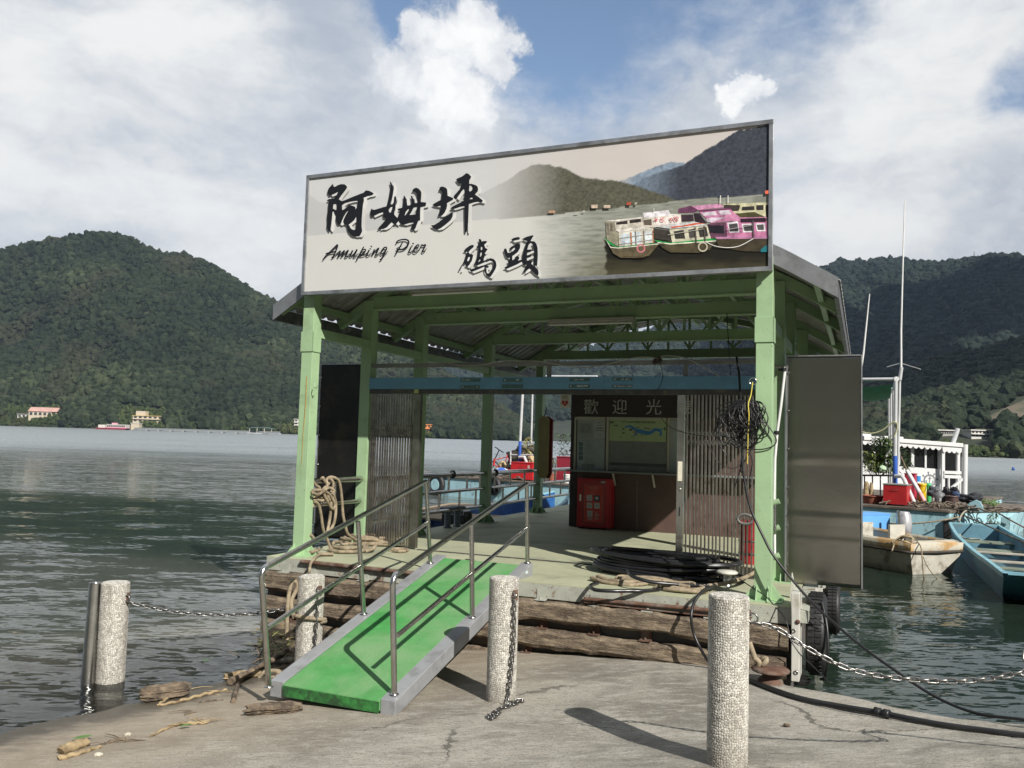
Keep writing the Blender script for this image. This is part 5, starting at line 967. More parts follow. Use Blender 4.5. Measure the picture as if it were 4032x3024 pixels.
st += [on_w(ZL, [(500, 1050), (520, 1030), (600, 1040), (640, 1070), (760, 1060), (860, 1070), (960, 1100)], .06), on_w(ZL, [(500, 1100), (560, 1110), (700, 1130), (860, 1110), (960, 1090), (1000, 1095), (950, 1160), (700, 1180), (520, 1170), (430, 1150)], .03),
       on_w(ZL, [(1340, 1150), (1400, 1135), (1560, 1140), (1600, 1155), (1500, 1175), (1390, 1165)], .022), on_w(ZL, [(1140, 1060), (1090, 1130), (980, 1175)], .10, (0, -.04, -.075)), on_w(ZL, [(150, 1190), (230, 1170), (290, 1145)], .05), on_w(ZL, [(270, 1220), (360, 1215), (500, 1215)], .022)]
ropes('rope_heap', 'heap of thick beige rope lying on the deck before the left folding gate', 'rope', [(s, .0225) for s in st], rope_m)
st = [on_w(ZL, [(500, 1215), (360, 1215), (280, 1225)], .03)+[PL(*ZL(215, 1285), 1, -.27), PL(*ZL(165, 1350), 1, -.36), PL(*ZL(150, 1420), 1, -.37), PL(*ZL(142, 1500), 1, -.42)]]
ropes('hanging_rope', 'beige rope hanging from the deck edge down behind a pebbled bollard', 'rope', [(s, .018) for s in st], rope_m)
# coil of black water hose and rope at the right front of the deck
hc = PL(*Z3(1110, 735), 2, 0); st = []; rr = random.Random(4)
for k in range(20):
    R = .62+rr.uniform(-.13, .12); dx, dy = rr.uniform(-.10, .10), rr.uniform(-.06, .06); ph = rr.uniform(0, 6.3); hh = .03+.011*k; tl = rr.uniform(-.03, .03)
    st.append([(hc[0]+dx+R*1.22*math.cos(q+ph), hc[1]+dy+R*.62*math.sin(q+ph), max(.021, hh+tl*math.cos(q+ph)+.012*math.sin(2*q+k))) for q in np.linspace(0, 6.1, 18)])
st.append(on_w(Z3, [(900, 700), (930, 740), (1040, 775), (1180, 790), (1350, 800), (1450, 800)], .12, (.03, .02, -.02, -.04, -.06, -.08)))
st.append(on_w(Z3, [(720, 780), (670, 800), (700, 825), (800, 832), (905, 832), (1000, 832), (1100, 822)], .022))
hose = ropes('water_hose_coil', 'big coil of glossy black water hose lying on the deck by the right folding gate', 'hose', [(s, .0195) for s in st], mat('black_hose', (.014, .014, .016), .28, var=.2), n=9)
rr = random.Random(9); st = []
for cx, cy, n, a, b in ((850, 785, 2, .30, .15), (1240, 832, 3, .27, .17), (1050, 790, 2, .36, .10), (960, 775, 1, .22, .12)):
    c = PL(*Z3(cx, cy), 2, 0)
    for k in range(n):
        ph = rr.uniform(0, 6); st.append([(c[0]+rr.uniform(-.02, .02)+a*(1-.24*k)*math.cos(q+ph), c[1]+b*(1-.26*k)*math.sin(q+ph), .024+.022*k+.01*math.sin(2*q)) for q in np.linspace(0, 5.4, 12)])
st.append(on_w(Z3, [(1400, 800), (1480, 790), (1570, 770), (1650, 740), (1720, 700)], .05, (0, .02, .05, .08, .12)))
ropes('rope_coil', 'loose beige rope lying in front of the black hose coil', 'rope', [(s, .0215) for s in st], rope_m)
q = PL(*Z3(1520, 800), 2, 0); t = thing('deck_bollard', 'pale round topped mooring post half hidden behind the right pebbled bollard', 'mooring bollard', P(q))
MB(P).lathe([(.06, .003), (.05, .02), (.05, .13)], q, 16).build('stem', steel, t); MB(P).lathe([(.05, .12), (.115, .135), (.12, .15), (.10, .165), (.02, .17)], q, 22).build('cap', white_paint, t)
# hanging bundle of thin cable and the wires strung under the roof
rr = random.Random(31); st = []; c = PL(*Z5(1690, 655), 1, -.03)
K = np.array([c[0]+.06, -.05, c[2]+.27])
for k in range(34):
    a, b, ln = rr.uniform(.05, .21), rr.uniform(.10, .255), rr.uniform(-.17, .10); dv = rr.uniform(-.05, .03); wv = rr.uniform(0, 6.3)
    st.append(([K+np.array([a*math.sin(q)*(1+.25*math.sin(2*q+wv))+ln*(1-math.cos(q))*.7+.02*math.sin(3*q+wv), dv*(1-math.cos(q)), -b*(1-math.cos(q))+.02*math.sin(2*q+wv)]) for q in np.linspace(.2, 6.1, 16)], .0062))
for pts in ([(1790, 575), (1860, 600), (1905, 650), (1895, 710), (1840, 735), (1780, 730)], [(1720, 400), (1640, 470), (1560, 560), (1510, 640), (1520, 760), (1580, 860)], [(1690, 640), (1700, 800), (1690, 960), (1640, 1120)], [(1800, 760), (1740, 880), (1690, 960), (1700, 1000)], [(1720, 760), (1780, 900), (1760, 1060), (1800, 1110)]):
    st.append(([PL(*Z5(*p), 1, -.045) for p in pts], .0065))
bun = ropes('cable_bundle', 'tangled bundle of thin black cable hung by a yellow cord against the right front column', 'cable', st, cable_black, n=6)
t = MB(P); t.tube(spline([PL(*Z5(1783, 300), 1, -.03), PL(*Z5(1770, 400), 1, -.05), PL(*Z5(1750, 470), 1, -.10), PL(*Z5(1755, 560), 1, -.11), PL(*Z5(1748, 700), 1, -.10), PL(*Z5(1742, 930), 1, -.07)], 5), .006, 6); tag(t.build('twine', mat('yellow_cord', (.62, .52, .08), .7)), 'thin yellow cord holding up the tangled black cable bundle', 'cord')
t = MB(P); c = PL(*Z5(1785, 295), 1, -.02); t.torus(c, .035, .007, (0, 1, 0), 16, 6); tag(t.build('steel_hook', steel), 'small steel ring hook on the inner edge of the right front column', 'hook')
# heavy cable from the roof through the bundle, over the rail and down to the ground
e = GG(4120, 2850, .03)
pv = [(1660, 110, .6), (1680, 250, .4), (1688, 420, .1), (1700, 700, -.02), (1705, 900, -.05), (1725, 1090, -.08), (1770, 1280, -.10), (1860, 1480, -.13), (1960, 1659, -.16)]
pts = [P(PL(*Z5(x, y), 1, v)) for x, y, v in pv]
k0 = pts[-1]; far = [(860, 480), (1200, 800), (1500, 1050), (1810, 1275)]; far = [ZR(*p) for p in far]+[ZB(1620, 895), ZB(1900, 1010), ZB(2212, 1052)]
for i, p in enumerate(far):
    y = k0[1]+(e[1]-k0[1])*((i+1)/(len(far)))**1.2; pts.append(AD(p[0], p[1], y))
pts.append(e); ropes('heavy_cable', 'thick black cable sagging from the right front column to the concrete at far right', 'cable', [(pts, .0125)], cable_black, T=I)
wires = [('white_cable', 'pale grey cable looping along the header bar under the roof', [PL(*Z5(x, y), 1, 1.36) for x, y in ((-560, 155), (-450, 175), (-300, 170), (-150, 140), (0, 138), (120, 140), (260, 160), (420, 188), (560, 185), (700, 155), (860, 118), (950, 110), (1060, 118))], .007, mat('pale_cable', (.40, .39, .36), .6)),
 ('white_cable', 'pale grey cable drooping off the header bar onto the blue beam', [PL(*Z5(x, y), 1, 1.345) for x, y in ((1080, 112), (1120, 98), (1250, 112), (1350, 155), (1430, 200), (1530, 258))], .007, mat('pale_cable', (.4, .4, .4))),
 ('thin_cable', 'thin black wire drooping across the middle of the right folding gate', [PL(*Z5(x, y), 1, 1.34) for x, y in ((1060, 100), (1080, 180), (1092, 270), (1060, 350), (1035, 395), (1040, 500), (1090, 590), (1140, 640), (1220, 680), (1330, 705), (1410, 720), (1450, 790), (1490, 880), (1560, 945), (1640, 965), (1700, 930))], .0042, cable_black),
 ('thin_cable', 'thin black wire dangling down from the rear roof beam', [PL(*Z5(x, y), 1, 2.2) for x, y in ((1585, -230), (1590, -120), (1600, 20), (1606, 150), (1615, 250))], .006, cable_black)]
for nm, lb, pts, r, m in wires: ropes(nm, lb, 'cable', [(pts, r)], m, n=6)
mb = MB(P); rr = random.Random(2); c = PL(*Z5(1050, 135), 1, 1.37)
for k in range(7): mb.tube(spline([(c[0]+.05*math.cos(q+k), 1.37+rr.uniform(-.04, .03), c[2]+.045*math.sin(q*1.3+k)) for q in np.linspace(0, 6, 7)], 4), .005, 5)
tag(mb.build('cable_knot', mat('brown_tie', (.10, .08, .06), .9)), 'knot of twisted wire ties on the header bar', 'cable')
# conduit up the second right column
def build_conduit():
    pts = [PL(*Z5(x, y), 1, 1.25) for x, y in ((1940, 183), (1985, 185), (2025, 190), (2030, 215), (2000, 480), (1972, 680), (1953, 900), (1948, 1180), (1952, 1640))]
    t = thing('conduit_pipe', 'white plastic conduit pipe leaning up the second right column', 'pipe', P(pts[-1]))
    MB(P).tube(pts[3:], .017, 10).build('pipe', white_p, t); MB(P).tube(pts[:4], .019, 10).build('elbow', mat('grey_elbow', (.35, .34, .30), .5), t)
    for x, y in ((1965, 690), (2022, 205)): c = PL(*Z5(x, y), 1, 1.25); MB(P).lathe([(.03, -.02), (.03, .02)], c, 12).box((c[0]-.06, 1.24, c[2]-.012), (c[0], 1.28, c[2]+.012)).build('clamp', cable_black, t)
    t2 = thing('grab_handles', 'green oval lugs with a short steel rail behind the right front column', 'handle', P((-.06, .9, .5)))
    for y in (1225, 1425, 1640):
        a = PL(*Z5(1975, y), 1, 1.2); MB(P).tube([(a[0]-.09, 1.2, a[2]-.03), (a[0]+.02, 1.2, a[2]+.012)], .034, 14).build('lug', green, t2)
    a, b = PL(*Z5(1955, 1245), 1, 1.15), PL(*Z5(1955, 1440), 1, 1.15); MB(P).tube([a, b], .016, 10).build('rail', steel, t2)
build_conduit()
# red bin and bag glimpsed through the right gate
def behind_gate():
    a, b = PL(*Z5(1660, 1595), 1, 2.6), PL(*Z5(1800, 1310), 1, 2.6); t = thing('red_bucket', 'red plastic barrel seen between the bars of the right folding gate', 'barrel', P(((a[0]+b[0])/2, 2.75, 0)))
    r = (b[0]-a[0])/2+.04; c = (a[0]+r, 2.75, .002); MB(P).lathe([(r*.86, 0), (r*.97, .25), (r, .5), (r*1.04, .51), (r*1.04, .55)], c, 28).build('body', mat('red_plastic', (.30, .012, .016), .5), t)
    for z in (.14, .3): MB(P).torus((c[0], c[1], z), r*.95, .012, (0, 0, 1), 28, 8).build('hoop', cable_black, t)
    a = PL(*Z5(1725, 1355), 1, 1.28); ropes('rubber_ring', 'grey hose loop hanging on the bars of the right folding gate', 'hose', [([(a[0]+.085*math.cos(q), 1.28, a[2]+.055*math.sin(q)) for q in np.linspace(.6, 6.0, 14)], .017)], mat('grey_hose', (.13, .13, .12), .6))
behind_gate()
# ================================================================== gangway, bollards and the shore
def build_gangway():
    vA, vB, wA, wB = -2.78, .14, -.62, .115
    sl = lambda v: wA+(wB-wA)*(v-vA)/(vB-vA)
    uR, uL, cw = -2.63, -3.88, .14
    t = thing('gangway', 'bright green sloping gangway with grey edges and stainless handrails', 'gangway', P((-3.25, -1.3, -.62)))
    carpet = mat('green_carpet', (.075, .30, .085), 1., var=.12, vs=6., bump=.006, bs=160, second=(.20, .35, .17), ss=1.3, sth=(.34, .66), fine=(150, .5, .7, (.03, .20, .045), .6), spec=.1)
    edge = mat('grey_metal_edge', (.34, .35, .36), .5, .35, var=.10, vs=5., bump=.001, bs=80, second=(.24, .24, .235), ss=4, sth=(.5, .7))
    def slab(u0, u1, lo, hi, m, n, bev=.0, front=0., vb=vB):
        v0 = vA-front
        return MB(P).hexa([(u0, v0, sl(v0)+lo), (u1, v0, sl(v0)+lo), (u1, vb, sl(vb)+lo), (u0, vb, sl(vb)+lo), (u0, v0, sl(v0)+hi), (u1, v0, sl(v0)+hi), (u1, vb, sl(vb)+hi), (u0, vb, sl(vb)+hi)]).build(n, m, t, bev)
    slab(uL+cw+.001, uR-cw-.001, -.088, .004, carpet, 'carpet', .01, .012); MB(P).hexa([(uL+cw+.002, vA-.016, sl(vA)-.10), (uR-cw-.002, vA-.016, sl(vA)-.10), (uR-cw-.002, vA-.0125, sl(vA)-.10), (uL+cw+.002, vA-.0125, sl(vA)-.10), (uL+cw+.002, vA-.016, sl(vA)-.012), (uR-cw-.002, vA-.016, sl(vA)-.012), (uR-cw-.002, vA-.0125, sl(vA)-.012), (uL+cw+.002, vA-.0125, sl(vA)-.012)]).build('mossy_front_edge', mat('mossy_carpet_edge', (.03, .17, .035), 1., var=.4, vs=14, bump=.004, bs=120, second=(.02, .055, .02), ss=9, sth=(.42, .66)), t); slab(uL, uL+cw, -.125, .012, edge, 'side_beam', .006, 0, vB+.06); slab(uR-cw, uR, -.125, .012, edge, 'side_beam', .006, 0, vB+.06)
    MB(P).box((uR+.0005, -.02, sl(-.02)-.03), (uR+.002, .05, sl(0)-.005)).build('sticker', mat('pale_tag', (.6, .68, .7), .5), t)
    for u, f0, pf, pm, pb, mm in ((uR-.065, None, [(1030, 1490), (1020, 745)], [(1515, 1010), (1512, 425)], [(1858, 680), (1855, 168)], [(1050, 1110), (1525, 715), (1862, 438)]), (uL+.065, None, [(255, 1340), (202, 700)], [(842, 960), (805, 400)], [(1255, 640), (1228, 150)], [(242, 1060), (832, 672), (1247, 402)])):
        a, b = PL(*Z2(*pf[0]), 0, u), PL(*Z2(*pf[1]), 0, u); m0, m1 = PL(*Z2(*pm[0]), 0, u), PL(*Z2(*pm[1]), 0, u); c, d = PL(*Z2(*pb[0]), 0, u), PL(*Z2(*pb[1]), 0, u)
        a[2] = sl(a[1])+.012; m0[2] = sl(m0[1])+.012; c[2] = sl(min(c[1], vB+.05))+.012
        dirv = (d-b)/np.linalg.norm(d-b); upv = (b-a)/np.linalg.norm(b-a)
        corner = spline([b-upv*.10, b-upv*.04+dirv*.008, b+dirv*.05+upv*.0, b+dirv*.12], 4)
        MB(P).tube(np.vstack([[a], corner[:1], corner, [d]]), .025, 14).build('handrail', steel, t)
        MB(P).tube([m0, m1], .024, 12).build('post', steel, t); MB(P).tube([c, d+np.array([0, 0, .0])], .024, 12).build('post', steel, t)
        q = [PL(*Z2(*x), 0, u) for x in mm]; MB(P).tube(q, .021, 12).build('middle_rail', steel, t)
        for p in (a, m0, c): MB(P).lathe([(.04, 0), (.04, .006), (.03, .012)], p, 14).build('flange', steel, t)
build_gangway()
# ------------------------------------------------------------------ pebble-dash bollards
def pebble(x, y, per=None, seed=0):
    i0, j0 = np.floor(x).astype(int), np.floor(y).astype(int); f1 = np.full(x.shape, 9.); f2 = np.full(x.shape, 9.); hid = np.zeros(x.shape)
    for di in (-1, 0, 1):
        for dj in (-1, 0, 1):
            i, j = i0+di, j0+dj; k = np.mod(i, per) if per else i
            cx, cy = i+.1+.8*_h(k, j, seed), j+.1+.8*_h(k, j, seed+5); h = _h(k, j, seed+9)
            d = np.hypot(x-cx, y-cy)*(.88+.28*h); m = d < f1; f2 = np.where(m, f1, np.minimum(f2, d)); hid = np.where(m, h, hid); f1 = np.where(m, d, f1)
    return f1, f2, hid
def bollard_mesh():
    R, H, n, m = .129, 1.22, 260, 330; per = 50; cell = 2*math.pi*R/per
    th, z = np.meshgrid(np.arange(n)*2*math.pi/n, np.linspace(0, H, m), indexing='ij')
    def disp(f1, f2): e = np.clip((f2-f1)*2.6, 0, 1); return .0055*np.sqrt(e)*(1-.35*np.clip(f1, 0, 1)), e
    f1, f2, hid = pebble(th/(2*math.pi)*per, z/cell, per); dz, e = disp(f1, f2)
    rnd = np.clip((z-(H-.012))/.012, 0, 1); r = R-.006+dz-.010*rnd**2
    r = r+.003*(fbm(np.cos(th)*3, np.sin(th)*3, z*4, 3)-.5)
    v = np.stack([r*np.cos(th), r*np.sin(th), z], -1).reshape(-1, 3)
    def colr(e, hid, zz_):
        pb = np.array([.60, .575, .51]); c = pb*(.62+.62*hid)[..., None]; g = np.array([.10, .092, .078]); k = np.clip((e-.18)/.35, 0, 1)[..., None]
        return g*(1-k)+c*k
    c = colr(e, hid, z)
    dirt = np.clip(fbm(np.cos(th)*2+3, np.sin(th)*2, z*2.4, 4)*2.4-1.05, 0, 1)*.55
    foot = np.clip((.40-z+.16*(fbm(np.cos(th)*2, np.sin(th)*2+5, z*3, 3)-.5))/.22, 0, 1)*.62; dirt = np.maximum(dirt, foot)
    c = (c*(1-dirt[..., None])+np.array([.17, .15, .12])*dirt[..., None]).reshape(-1, 3)
    i, j = np.meshgrid(np.arange(n), np.arange(m-1), indexing='ij'); i2 = (i+1) % n
    f = [tuple(q) for q in np.stack([i*m+j, i2*m+j, i2*m+j+1, i*m+j+1], -1).reshape(-1, 4)]
    rings = 34; base = len(v); vv = []; cc = []
    for k in range(1, rings):
        rr_ = (R-.016)*(1-k/rings); t_ = np.arange(n)*2*math.pi/n; x, y = rr_*np.cos(t_), rr_*np.sin(t_)
        f1, f2, hid = pebble(x/cell+50, y/cell+50, None, 3); dz, e = disp(f1, f2); vv.append(np.stack([x, y, H-.004+dz], 1)); cc.append(colr(e, hid, 0)*.9)
    v = np.vstack([v]+vv); c = np.vstack([c]+cc)
    prev = [q*m+m-1 for q in range(n)]
    for k in range(rings-1):
        cur = [base+k*n+q for q in range(n)]; f += [(prev[q], prev[(q+1) % n], cur[(q+1) % n], cur[q]) for q in range(n)]; prev = cur
    f.append(tuple(prev))
    mb = MB(); mb.add(v, f, True); o = mb.build('bollard', amat('pebble_dash', .75, var=.14, vs=60.), fix=False); vcol(o, c)
    o.location = (0, 0, 0); return o
B0 = bollard_mesh(); BM = B0.data; bpy.data.objects.remove(B0)
BOL = []
for i, (px, py, wd, lb) in enumerate(((2875, 2345, 159, 'largest pebble dashed bollard, nearest the camera at the right with a clear rusty bracket'), (1986, 2275, 118, 'pebble dashed bollard between gangway and concrete with a chain hanging down its side'), (1224, 2268, 104, 'pebble dashed bollard behind the gangway with a rope looped round it'), (450, 2294, 107, 'pebble dashed bollard standing in the shallow water beside a steel pipe'))):
    dd = .258*FL/wd; d = ray(px, py); top = CAMP+d*(dd/1.)*1.0; top = top+np.array([0, .0, 0])
    t = thing('bollard', lb, 'bollard', (top[0], top[1]+.03, top[2]-1.22), 'pebble dashed bollards along the shore'); o = bpy.data.objects.new('post', BM); COL.objects.link(o); o.parent = t; o.rotation_euler = (0, 0, i*1.9); o['_w'] = t['_w']
    BOL.append((t, np.array([top[0], top[1]+.03, top[2]])))
def bracket(bi, ang, dz):
    t, top = BOL[bi]; d = np.array([math.cos(ang), math.sin(ang), 0]); c = top+d*.125+np.array([0, 0, -dz]); s = np.array([-d[1], d[0], 0])
    mb = MB(); q = lambda a, b, h: c+d*a+s*b+np.array([0, 0, h])
    mb.hexa([q(-.01, -.02, -.045), q(.012, -.02, -.045), q(.012, .03, -.045), q(-.01, .03, -.045), q(-.01, -.02, .045), q(.012, -.02, .045), q(.012, .03, .045), q(-.01, .03, .045)]); mb.build('chain_bracket', rust, t)
    MB().lathe([(.012, 0), (.012, .01), (.004, .014)], q(.012, .005, 0), 8, tuple(d)).build('bolt', steel, t)
    ring = MB().torus(q(.02, -.035, 0), .03, .0065, tuple(s*.5+d*.2), 18, 8); ring.build('ring', chain_m, t); return q(.03, -.035, -.03)
def chain(label, path, pitch=.052, r=.0062, name='chain', group='chains of the bollards'):
    p = np.asarray(path, float); L = np.concatenate([[0], np.cumsum(np.linalg.norm(np.diff(p, axis=0), axis=1))]); n = max(2, int(L[-1]/pitch)); mb = MB()
    pos = np.stack([np.interp((np.arange(n)+.5)*L[-1]/n, L, p[:, k]) for k in range(3)], 1); tg = np.gradient(pos, axis=0)
    for i in range(n):
        t_ = tg[i]/np.linalg.norm(tg[i]); u = np.array([0, 0, 1.]) if abs(t_[2]) < .9 else np.array([1., 0, 0]); s = np.cross(t_, u); s /= np.linalg.norm(s); q = np.cross(s, t_)
        a = i*math.pi/2+.5; side = s*math.cos(a)+q*math.sin(a); hl, hw = pitch*.40, .0135
        pts = [pos[i]+t_*(hl*sg)*1.0+(t_*sg*hw*math.cos(w)+side*hw*math.sin(w)*1.0)*1. for sg in (1, -1) for w in ((-1.3, -.65, 0, .65, 1.3) if sg == 1 else (1.3, .65, 0, -.65, -1.3))]
        mb.tube(pts, r, 6, closed=True)
    o = mb.build(name, chain_m); tag(o, label, 'chain', group); return o
def catenary(a, b, sag, n=60):
    t = np.linspace(0, 1, n)[:, None]; p = a+(b-a)*t; p[:, 2] -= sag*4*(t*(1-t))[:, 0]; return p
# right chain: from the nearest bollard out over the water's edge and on beyond the picture
a = bracket(0, -.05, .135); tR = AD(4032, 2655, 5.2); b = np.array([5.25, 4.15, 1.22]); lowp = AD(3600, 2672, a[1]+(tR[1]-a[1])*.6)
path = spline([a, AD(3064, 2478, a[1]+.0), AD(3185, 2555, a[1]-.03), AD(3350, 2635, a[1]-.06), AD(3560, 2672, a[1]-.12), AD(3800, 2680, a[1]-.2), AD(4032, 2645, a[1]-.28), AD(4300, 2560, a[1]-.36), np.array([6.0, 3.3, 1.15])], 10)
chain('long steel chain sagging to the right from the nearest bollard over the water edge', path)
e = path[-1]; t5 = thing('bollard', 'pebble dashed bollard beyond the right border holding the end of the chain', 'bollard', (e[0]+.14, e[1]-.02, e[2]-.98), 'pebble dashed bollards along the shore'); o = bpy.data.objects.new('post', BM); COL.objects.link(o); o.parent = t5; o['_w'] = t5['_w']
a = bracket(3, -.1, .14); b = BOL[2][1]+np.array([-.135, -.02, -.30]); p0 = catenary(a, b, .10); chain('thin chain sagging over the water between the two leftmost bollards', p0)
a = bracket(1, -.75, .135)
gz = float(gh(a[0], a[1])); m0 = BOL[1][1]
path = [a, a+np.array([.005, -.005, -.3]), a+np.array([-.01, -.01, -.6])]; z1 = float(gh(a[0]-.03, a[1]-.02))+.02
path += [np.array([a[0]-.02, a[1]-.02, z1+.10]), np.array([a[0]-.03, a[1]-.05, z1+.02])]
pile = [GG(*Z2(x, y), .015) for x, y in ((1740, 1535), (1790, 1515), (1830, 1510), (1760, 1540), (1700, 1560), (1650, 1590), (1620, 1610), (1640, 1625), (1690, 1580))]
chain('chain hanging down the bollard beside the gangway and lying in a small heap', spline(path+pile, 8))
a = bracket(2, -.7, .13); chain('short chain hanging straight down the bollard behind the gangway', spline([a, a+np.array([.0, -.01, -.35]), a+np.array([-.02, -.01, -.75])], 8))
# ropes round the bollard behind the gangway and at the gangway's foot
t2 = BOL[2][1]; L = []
for q in np.linspace(-.5, 2*math.pi*1.0, 26): L.append(t2+np.array([.150*math.cos(q), .150*math.sin(q), -.42-.035*math.sin(q+.6)+.02*q/6]))
L2 = [t2+np.array([-.13, -.08, -.40]), t2+np.array([-.17, -.07, -.25]), t2+np.array([-.12, -.05, -.10]), t2+np.array([-.17, -.06, -.05]), t2+np.array([-.20, -.08, -.25]), t2+np.array([-.19, -.10, -.6])]
ropes('bollard_rope', 'pale rope looped round the bollard behind the gangway', 'rope', [(L, .02), (L2, .02)], rope_m, T=I)
f = lambda pts, up: [GG(*Z2(*p), up) for p in pts]
fr = GG(*Z2(250, 1370)); st = []
kn = [[(190, 1370), (230, 1335), (300, 1330), (320, 1345), (290, 1370), (230, 1370)], [(300, 1330), (320, 1360), (240, 1400), (170, 1440), (150, 1490), (180, 1510), (210, 1470), (280, 1400), (310, 1350)], [(240, 1400), (230, 1450), (200, 1500), (160, 1530)], [(180, 1430), (230, 1440), (270, 1470), (300, 1420)], [(170, 1480), (220, 1520), (250, 1545)], [(150, 1440), (190, 1420), (250, 1430), (230, 1480), (160, 1475)]]
for i, k in enumerate(kn): st.append(([fr+(AD(*Z2(*p), fr[1]-.02*i)-AD(*Z2(250, 1370), fr[1])) for p in k], .021))
ropes('knotted_rope', 'thick pale rope knotted round the foot of the left gangway handrail', 'rope', st, rope_m, T=I)
# steel pipe standing by the left bollard
c = AD(*Z8(670, 345), BOL[3][1][1]-.02); bt = AD(*Z8(612, 1040), BOL[3][1][1]-.10); dz = (c-bt); 
mb = MB(); mb.tube([bt-dz*.25, c], .062, 22).torus(c, .057, .006, tuple(dz), 22, 8); tag(mb.build('steel_pipe', steel), 'shiny steel pipe standing in the water against the leftmost bollard', 'pipe')
# ------------------------------------------------------------------ right corner of the pier: post, tyres, rusty bollard, pipes
def corner_stuff():
    t = thing('timber_post', 'old white painted timber post at the right front corner of the pier', 'post', P((.33, -.27, -.8)))
    a = [PL(*ZR(x, y), 1, -.33) for x, y in ((652, 560), (735, 410), (765, 1470), (660, 1468))]
    uA, uB = a[0][0], a[1][0]+.01; zt, zb = a[1][2], a[2][2]; mb = MB(P)
    fr_ = [(uA, zb), (uB, zb), (uB, zt), (uB-.08, zt), (uA, zt-.24)]
    mb.add([(u, -.33, w) for u, w in fr_]+[(u+.0, .02, w) for u, w in fr_], [(0, 1, 2, 3, 4), (9, 8, 7, 6, 5)]+[(i, 5+i, 5+(i+1) % 5, (i+1) % 5) for i in range(5)]); mb.build('timber', white_paint, t, .006)
    for x, y in ((678, 857), (705, 1352)): c = PL(*ZR(x, y), 1, -.335); MB(P).torus(c, .016, .005, (0, 1, 0), 14, 6).build('bolt_eye', steel, t)
    c = PL(*ZR(728, 750), 1, -.335); MB(P).lathe([(.022, 0), (.02, .006), (.01, .012)], c, 10, (0, -1, 0)).build('bolt', rust, t)
    q = PL(*ZR(655, 470), 2, .0); s = thing('stub_post', 'short white flat topped stub standing behind the right front column', 'post', P(q))
    b = PL(*ZR(630, 470), 1, q[1]); e = PL(*ZR(722, 175), 1, q[1]); MB(P).hexa([(b[0], b[1], .002), (e[0], b[1], .002), (e[0], b[1]+.05, .002), (b[0], b[1]+.05, .002), (b[0]+.02, b[1], e[2]), (e[0]-.05, b[1], e[2]), (e[0]-.05, b[1]+.05, e[2]), (b[0]+.02, b[1]+.05, e[2])]).build('board', white_paint, s, .004)
    def tyre(lb, u, v, w, R, wd, g):
        o = thing('tyre', lb, 'tyre', P((u, v, w-R)), g); r = R
        prof_ = [(R*.60, -wd*.36), (R*.66, -wd*.5), (R*.86, -wd*.52), (R*.965, -wd*.42), (R, -wd*.25), (R, wd*.25), (R*.965, wd*.42), (R*.86, wd*.52), (R*.66, wd*.5), (R*.60, wd*.36), (R*.58, 0), (R*.60, -wd*.36)]
        MB(P).lathe(prof_, (u, v, w), 48, (1, .03, 0), cap=False).build('tyre_body', black_rubber, o)
        tr = MB(P)
        for k in range(44):
            a_ = 2*math.pi*k/44
            for s_ in (-1, 1):
                c_ = np.array([u+s_*wd*.17, v+math.cos(a_)*(R+.004), w+math.sin(a_)*(R+.004)]); tg = np.array([0, -math.sin(a_), math.cos(a_)])*.016; n_ = np.array([0, math.cos(a_), math.sin(a_)])*.006; x_ = np.array([wd*.15, 0, 0])
                tr.hexa([c_-x_-tg-n_, c_+x_-tg-n_, c_+x_+tg-n_, c_-x_+tg-n_, c_-x_-tg+n_, c_+x_-tg+n_, c_+x_+tg+n_, c_-x_+tg+n_])
        tr.build('tread', black_rubber, o)
    cR = PL(*ZR(955, 735), 1, .35)
    tyre('black tyre fender hanging beside the white post at the pier corner', cR[0], .35, -.33, .40, .19, 'tyre fenders on the right side of the pier')
    tyre('second tyre fender further back on the right side of the pier', .50, 2.3, -.40, .30, .16, 'tyre fenders on the right side of the pier')
    mb = MB(P); c = cR
    ropes('tyre_rope', 'old black cord looped over the tyre fender at the corner', 'rope', [([(c[0]+.06, .1, .02), (c[0]+.11, -.02, -.2), (c[0]+.12, -.08, -.45), (c[0]+.09, -.02, -.66), (c[0]+.05, .1, -.72)], .014), ([(c[0]-.05, -.06, -.05), (c[0]+.09, -.09, -.16)], .007)], cable_black)
    for i, v in enumerate((.9, 2.6)): 
        o = thing('fender_board', ('pale upright fender board behind the tyre, nearer the pier corner', 'pale upright fender board further along the right side of the pier')[i], 'fender', P((.40, v, -.9)), 'upright boards on the right side of the pier'); MB(P).box((.365, v-.07, -.95), (.44, v+.07, .03)).build('board', white_paint, o, .005)
    g = GG(*Z3(1790, 1400)); tp = AD(*Z3(1775, 1318), g[1]); z = tp[2]
    o = thing('rusty_bollard', 'rusty disc topped mooring bollard on the concrete against the pier timbers', 'mooring bollard', g)
    MB().lathe([(.12, -.05), (.11, .02), (.075, .05), (.06, z-g[2]-.03)], g, 22).build('stem', rust, o); MB().lathe([(.06, z-g[2]-.035), (.165, z-g[2]-.015), (.17, z-g[2]), (.15, z-g[2]+.014), (.02, z-g[2]+.018)], g, 28).build('cap', rust, o)
    k = AD(*Z3(1700, 1290), g[1]+.03); st = [([AD(*Z3(x, y), g[1]+.02+dy) for x, y, dy in pts], .024) for pts in ([(1660, 1150, .1), (1680, 1210, .08), (1700, 1260, .05), (1735, 1290, 0), (1760, 1275, -.02), (1765, 1255, 0), (1740, 1260, .03), (1740, 1300, .05)], [(1690, 1250, .02), (1720, 1275, 0), (1710, 1310, .02), (1690, 1300, .05)])]
    ropes('bollard_knot', 'thick rope end knotted above the rusty mooring bollard', 'rope', st, rope_m, T=I)
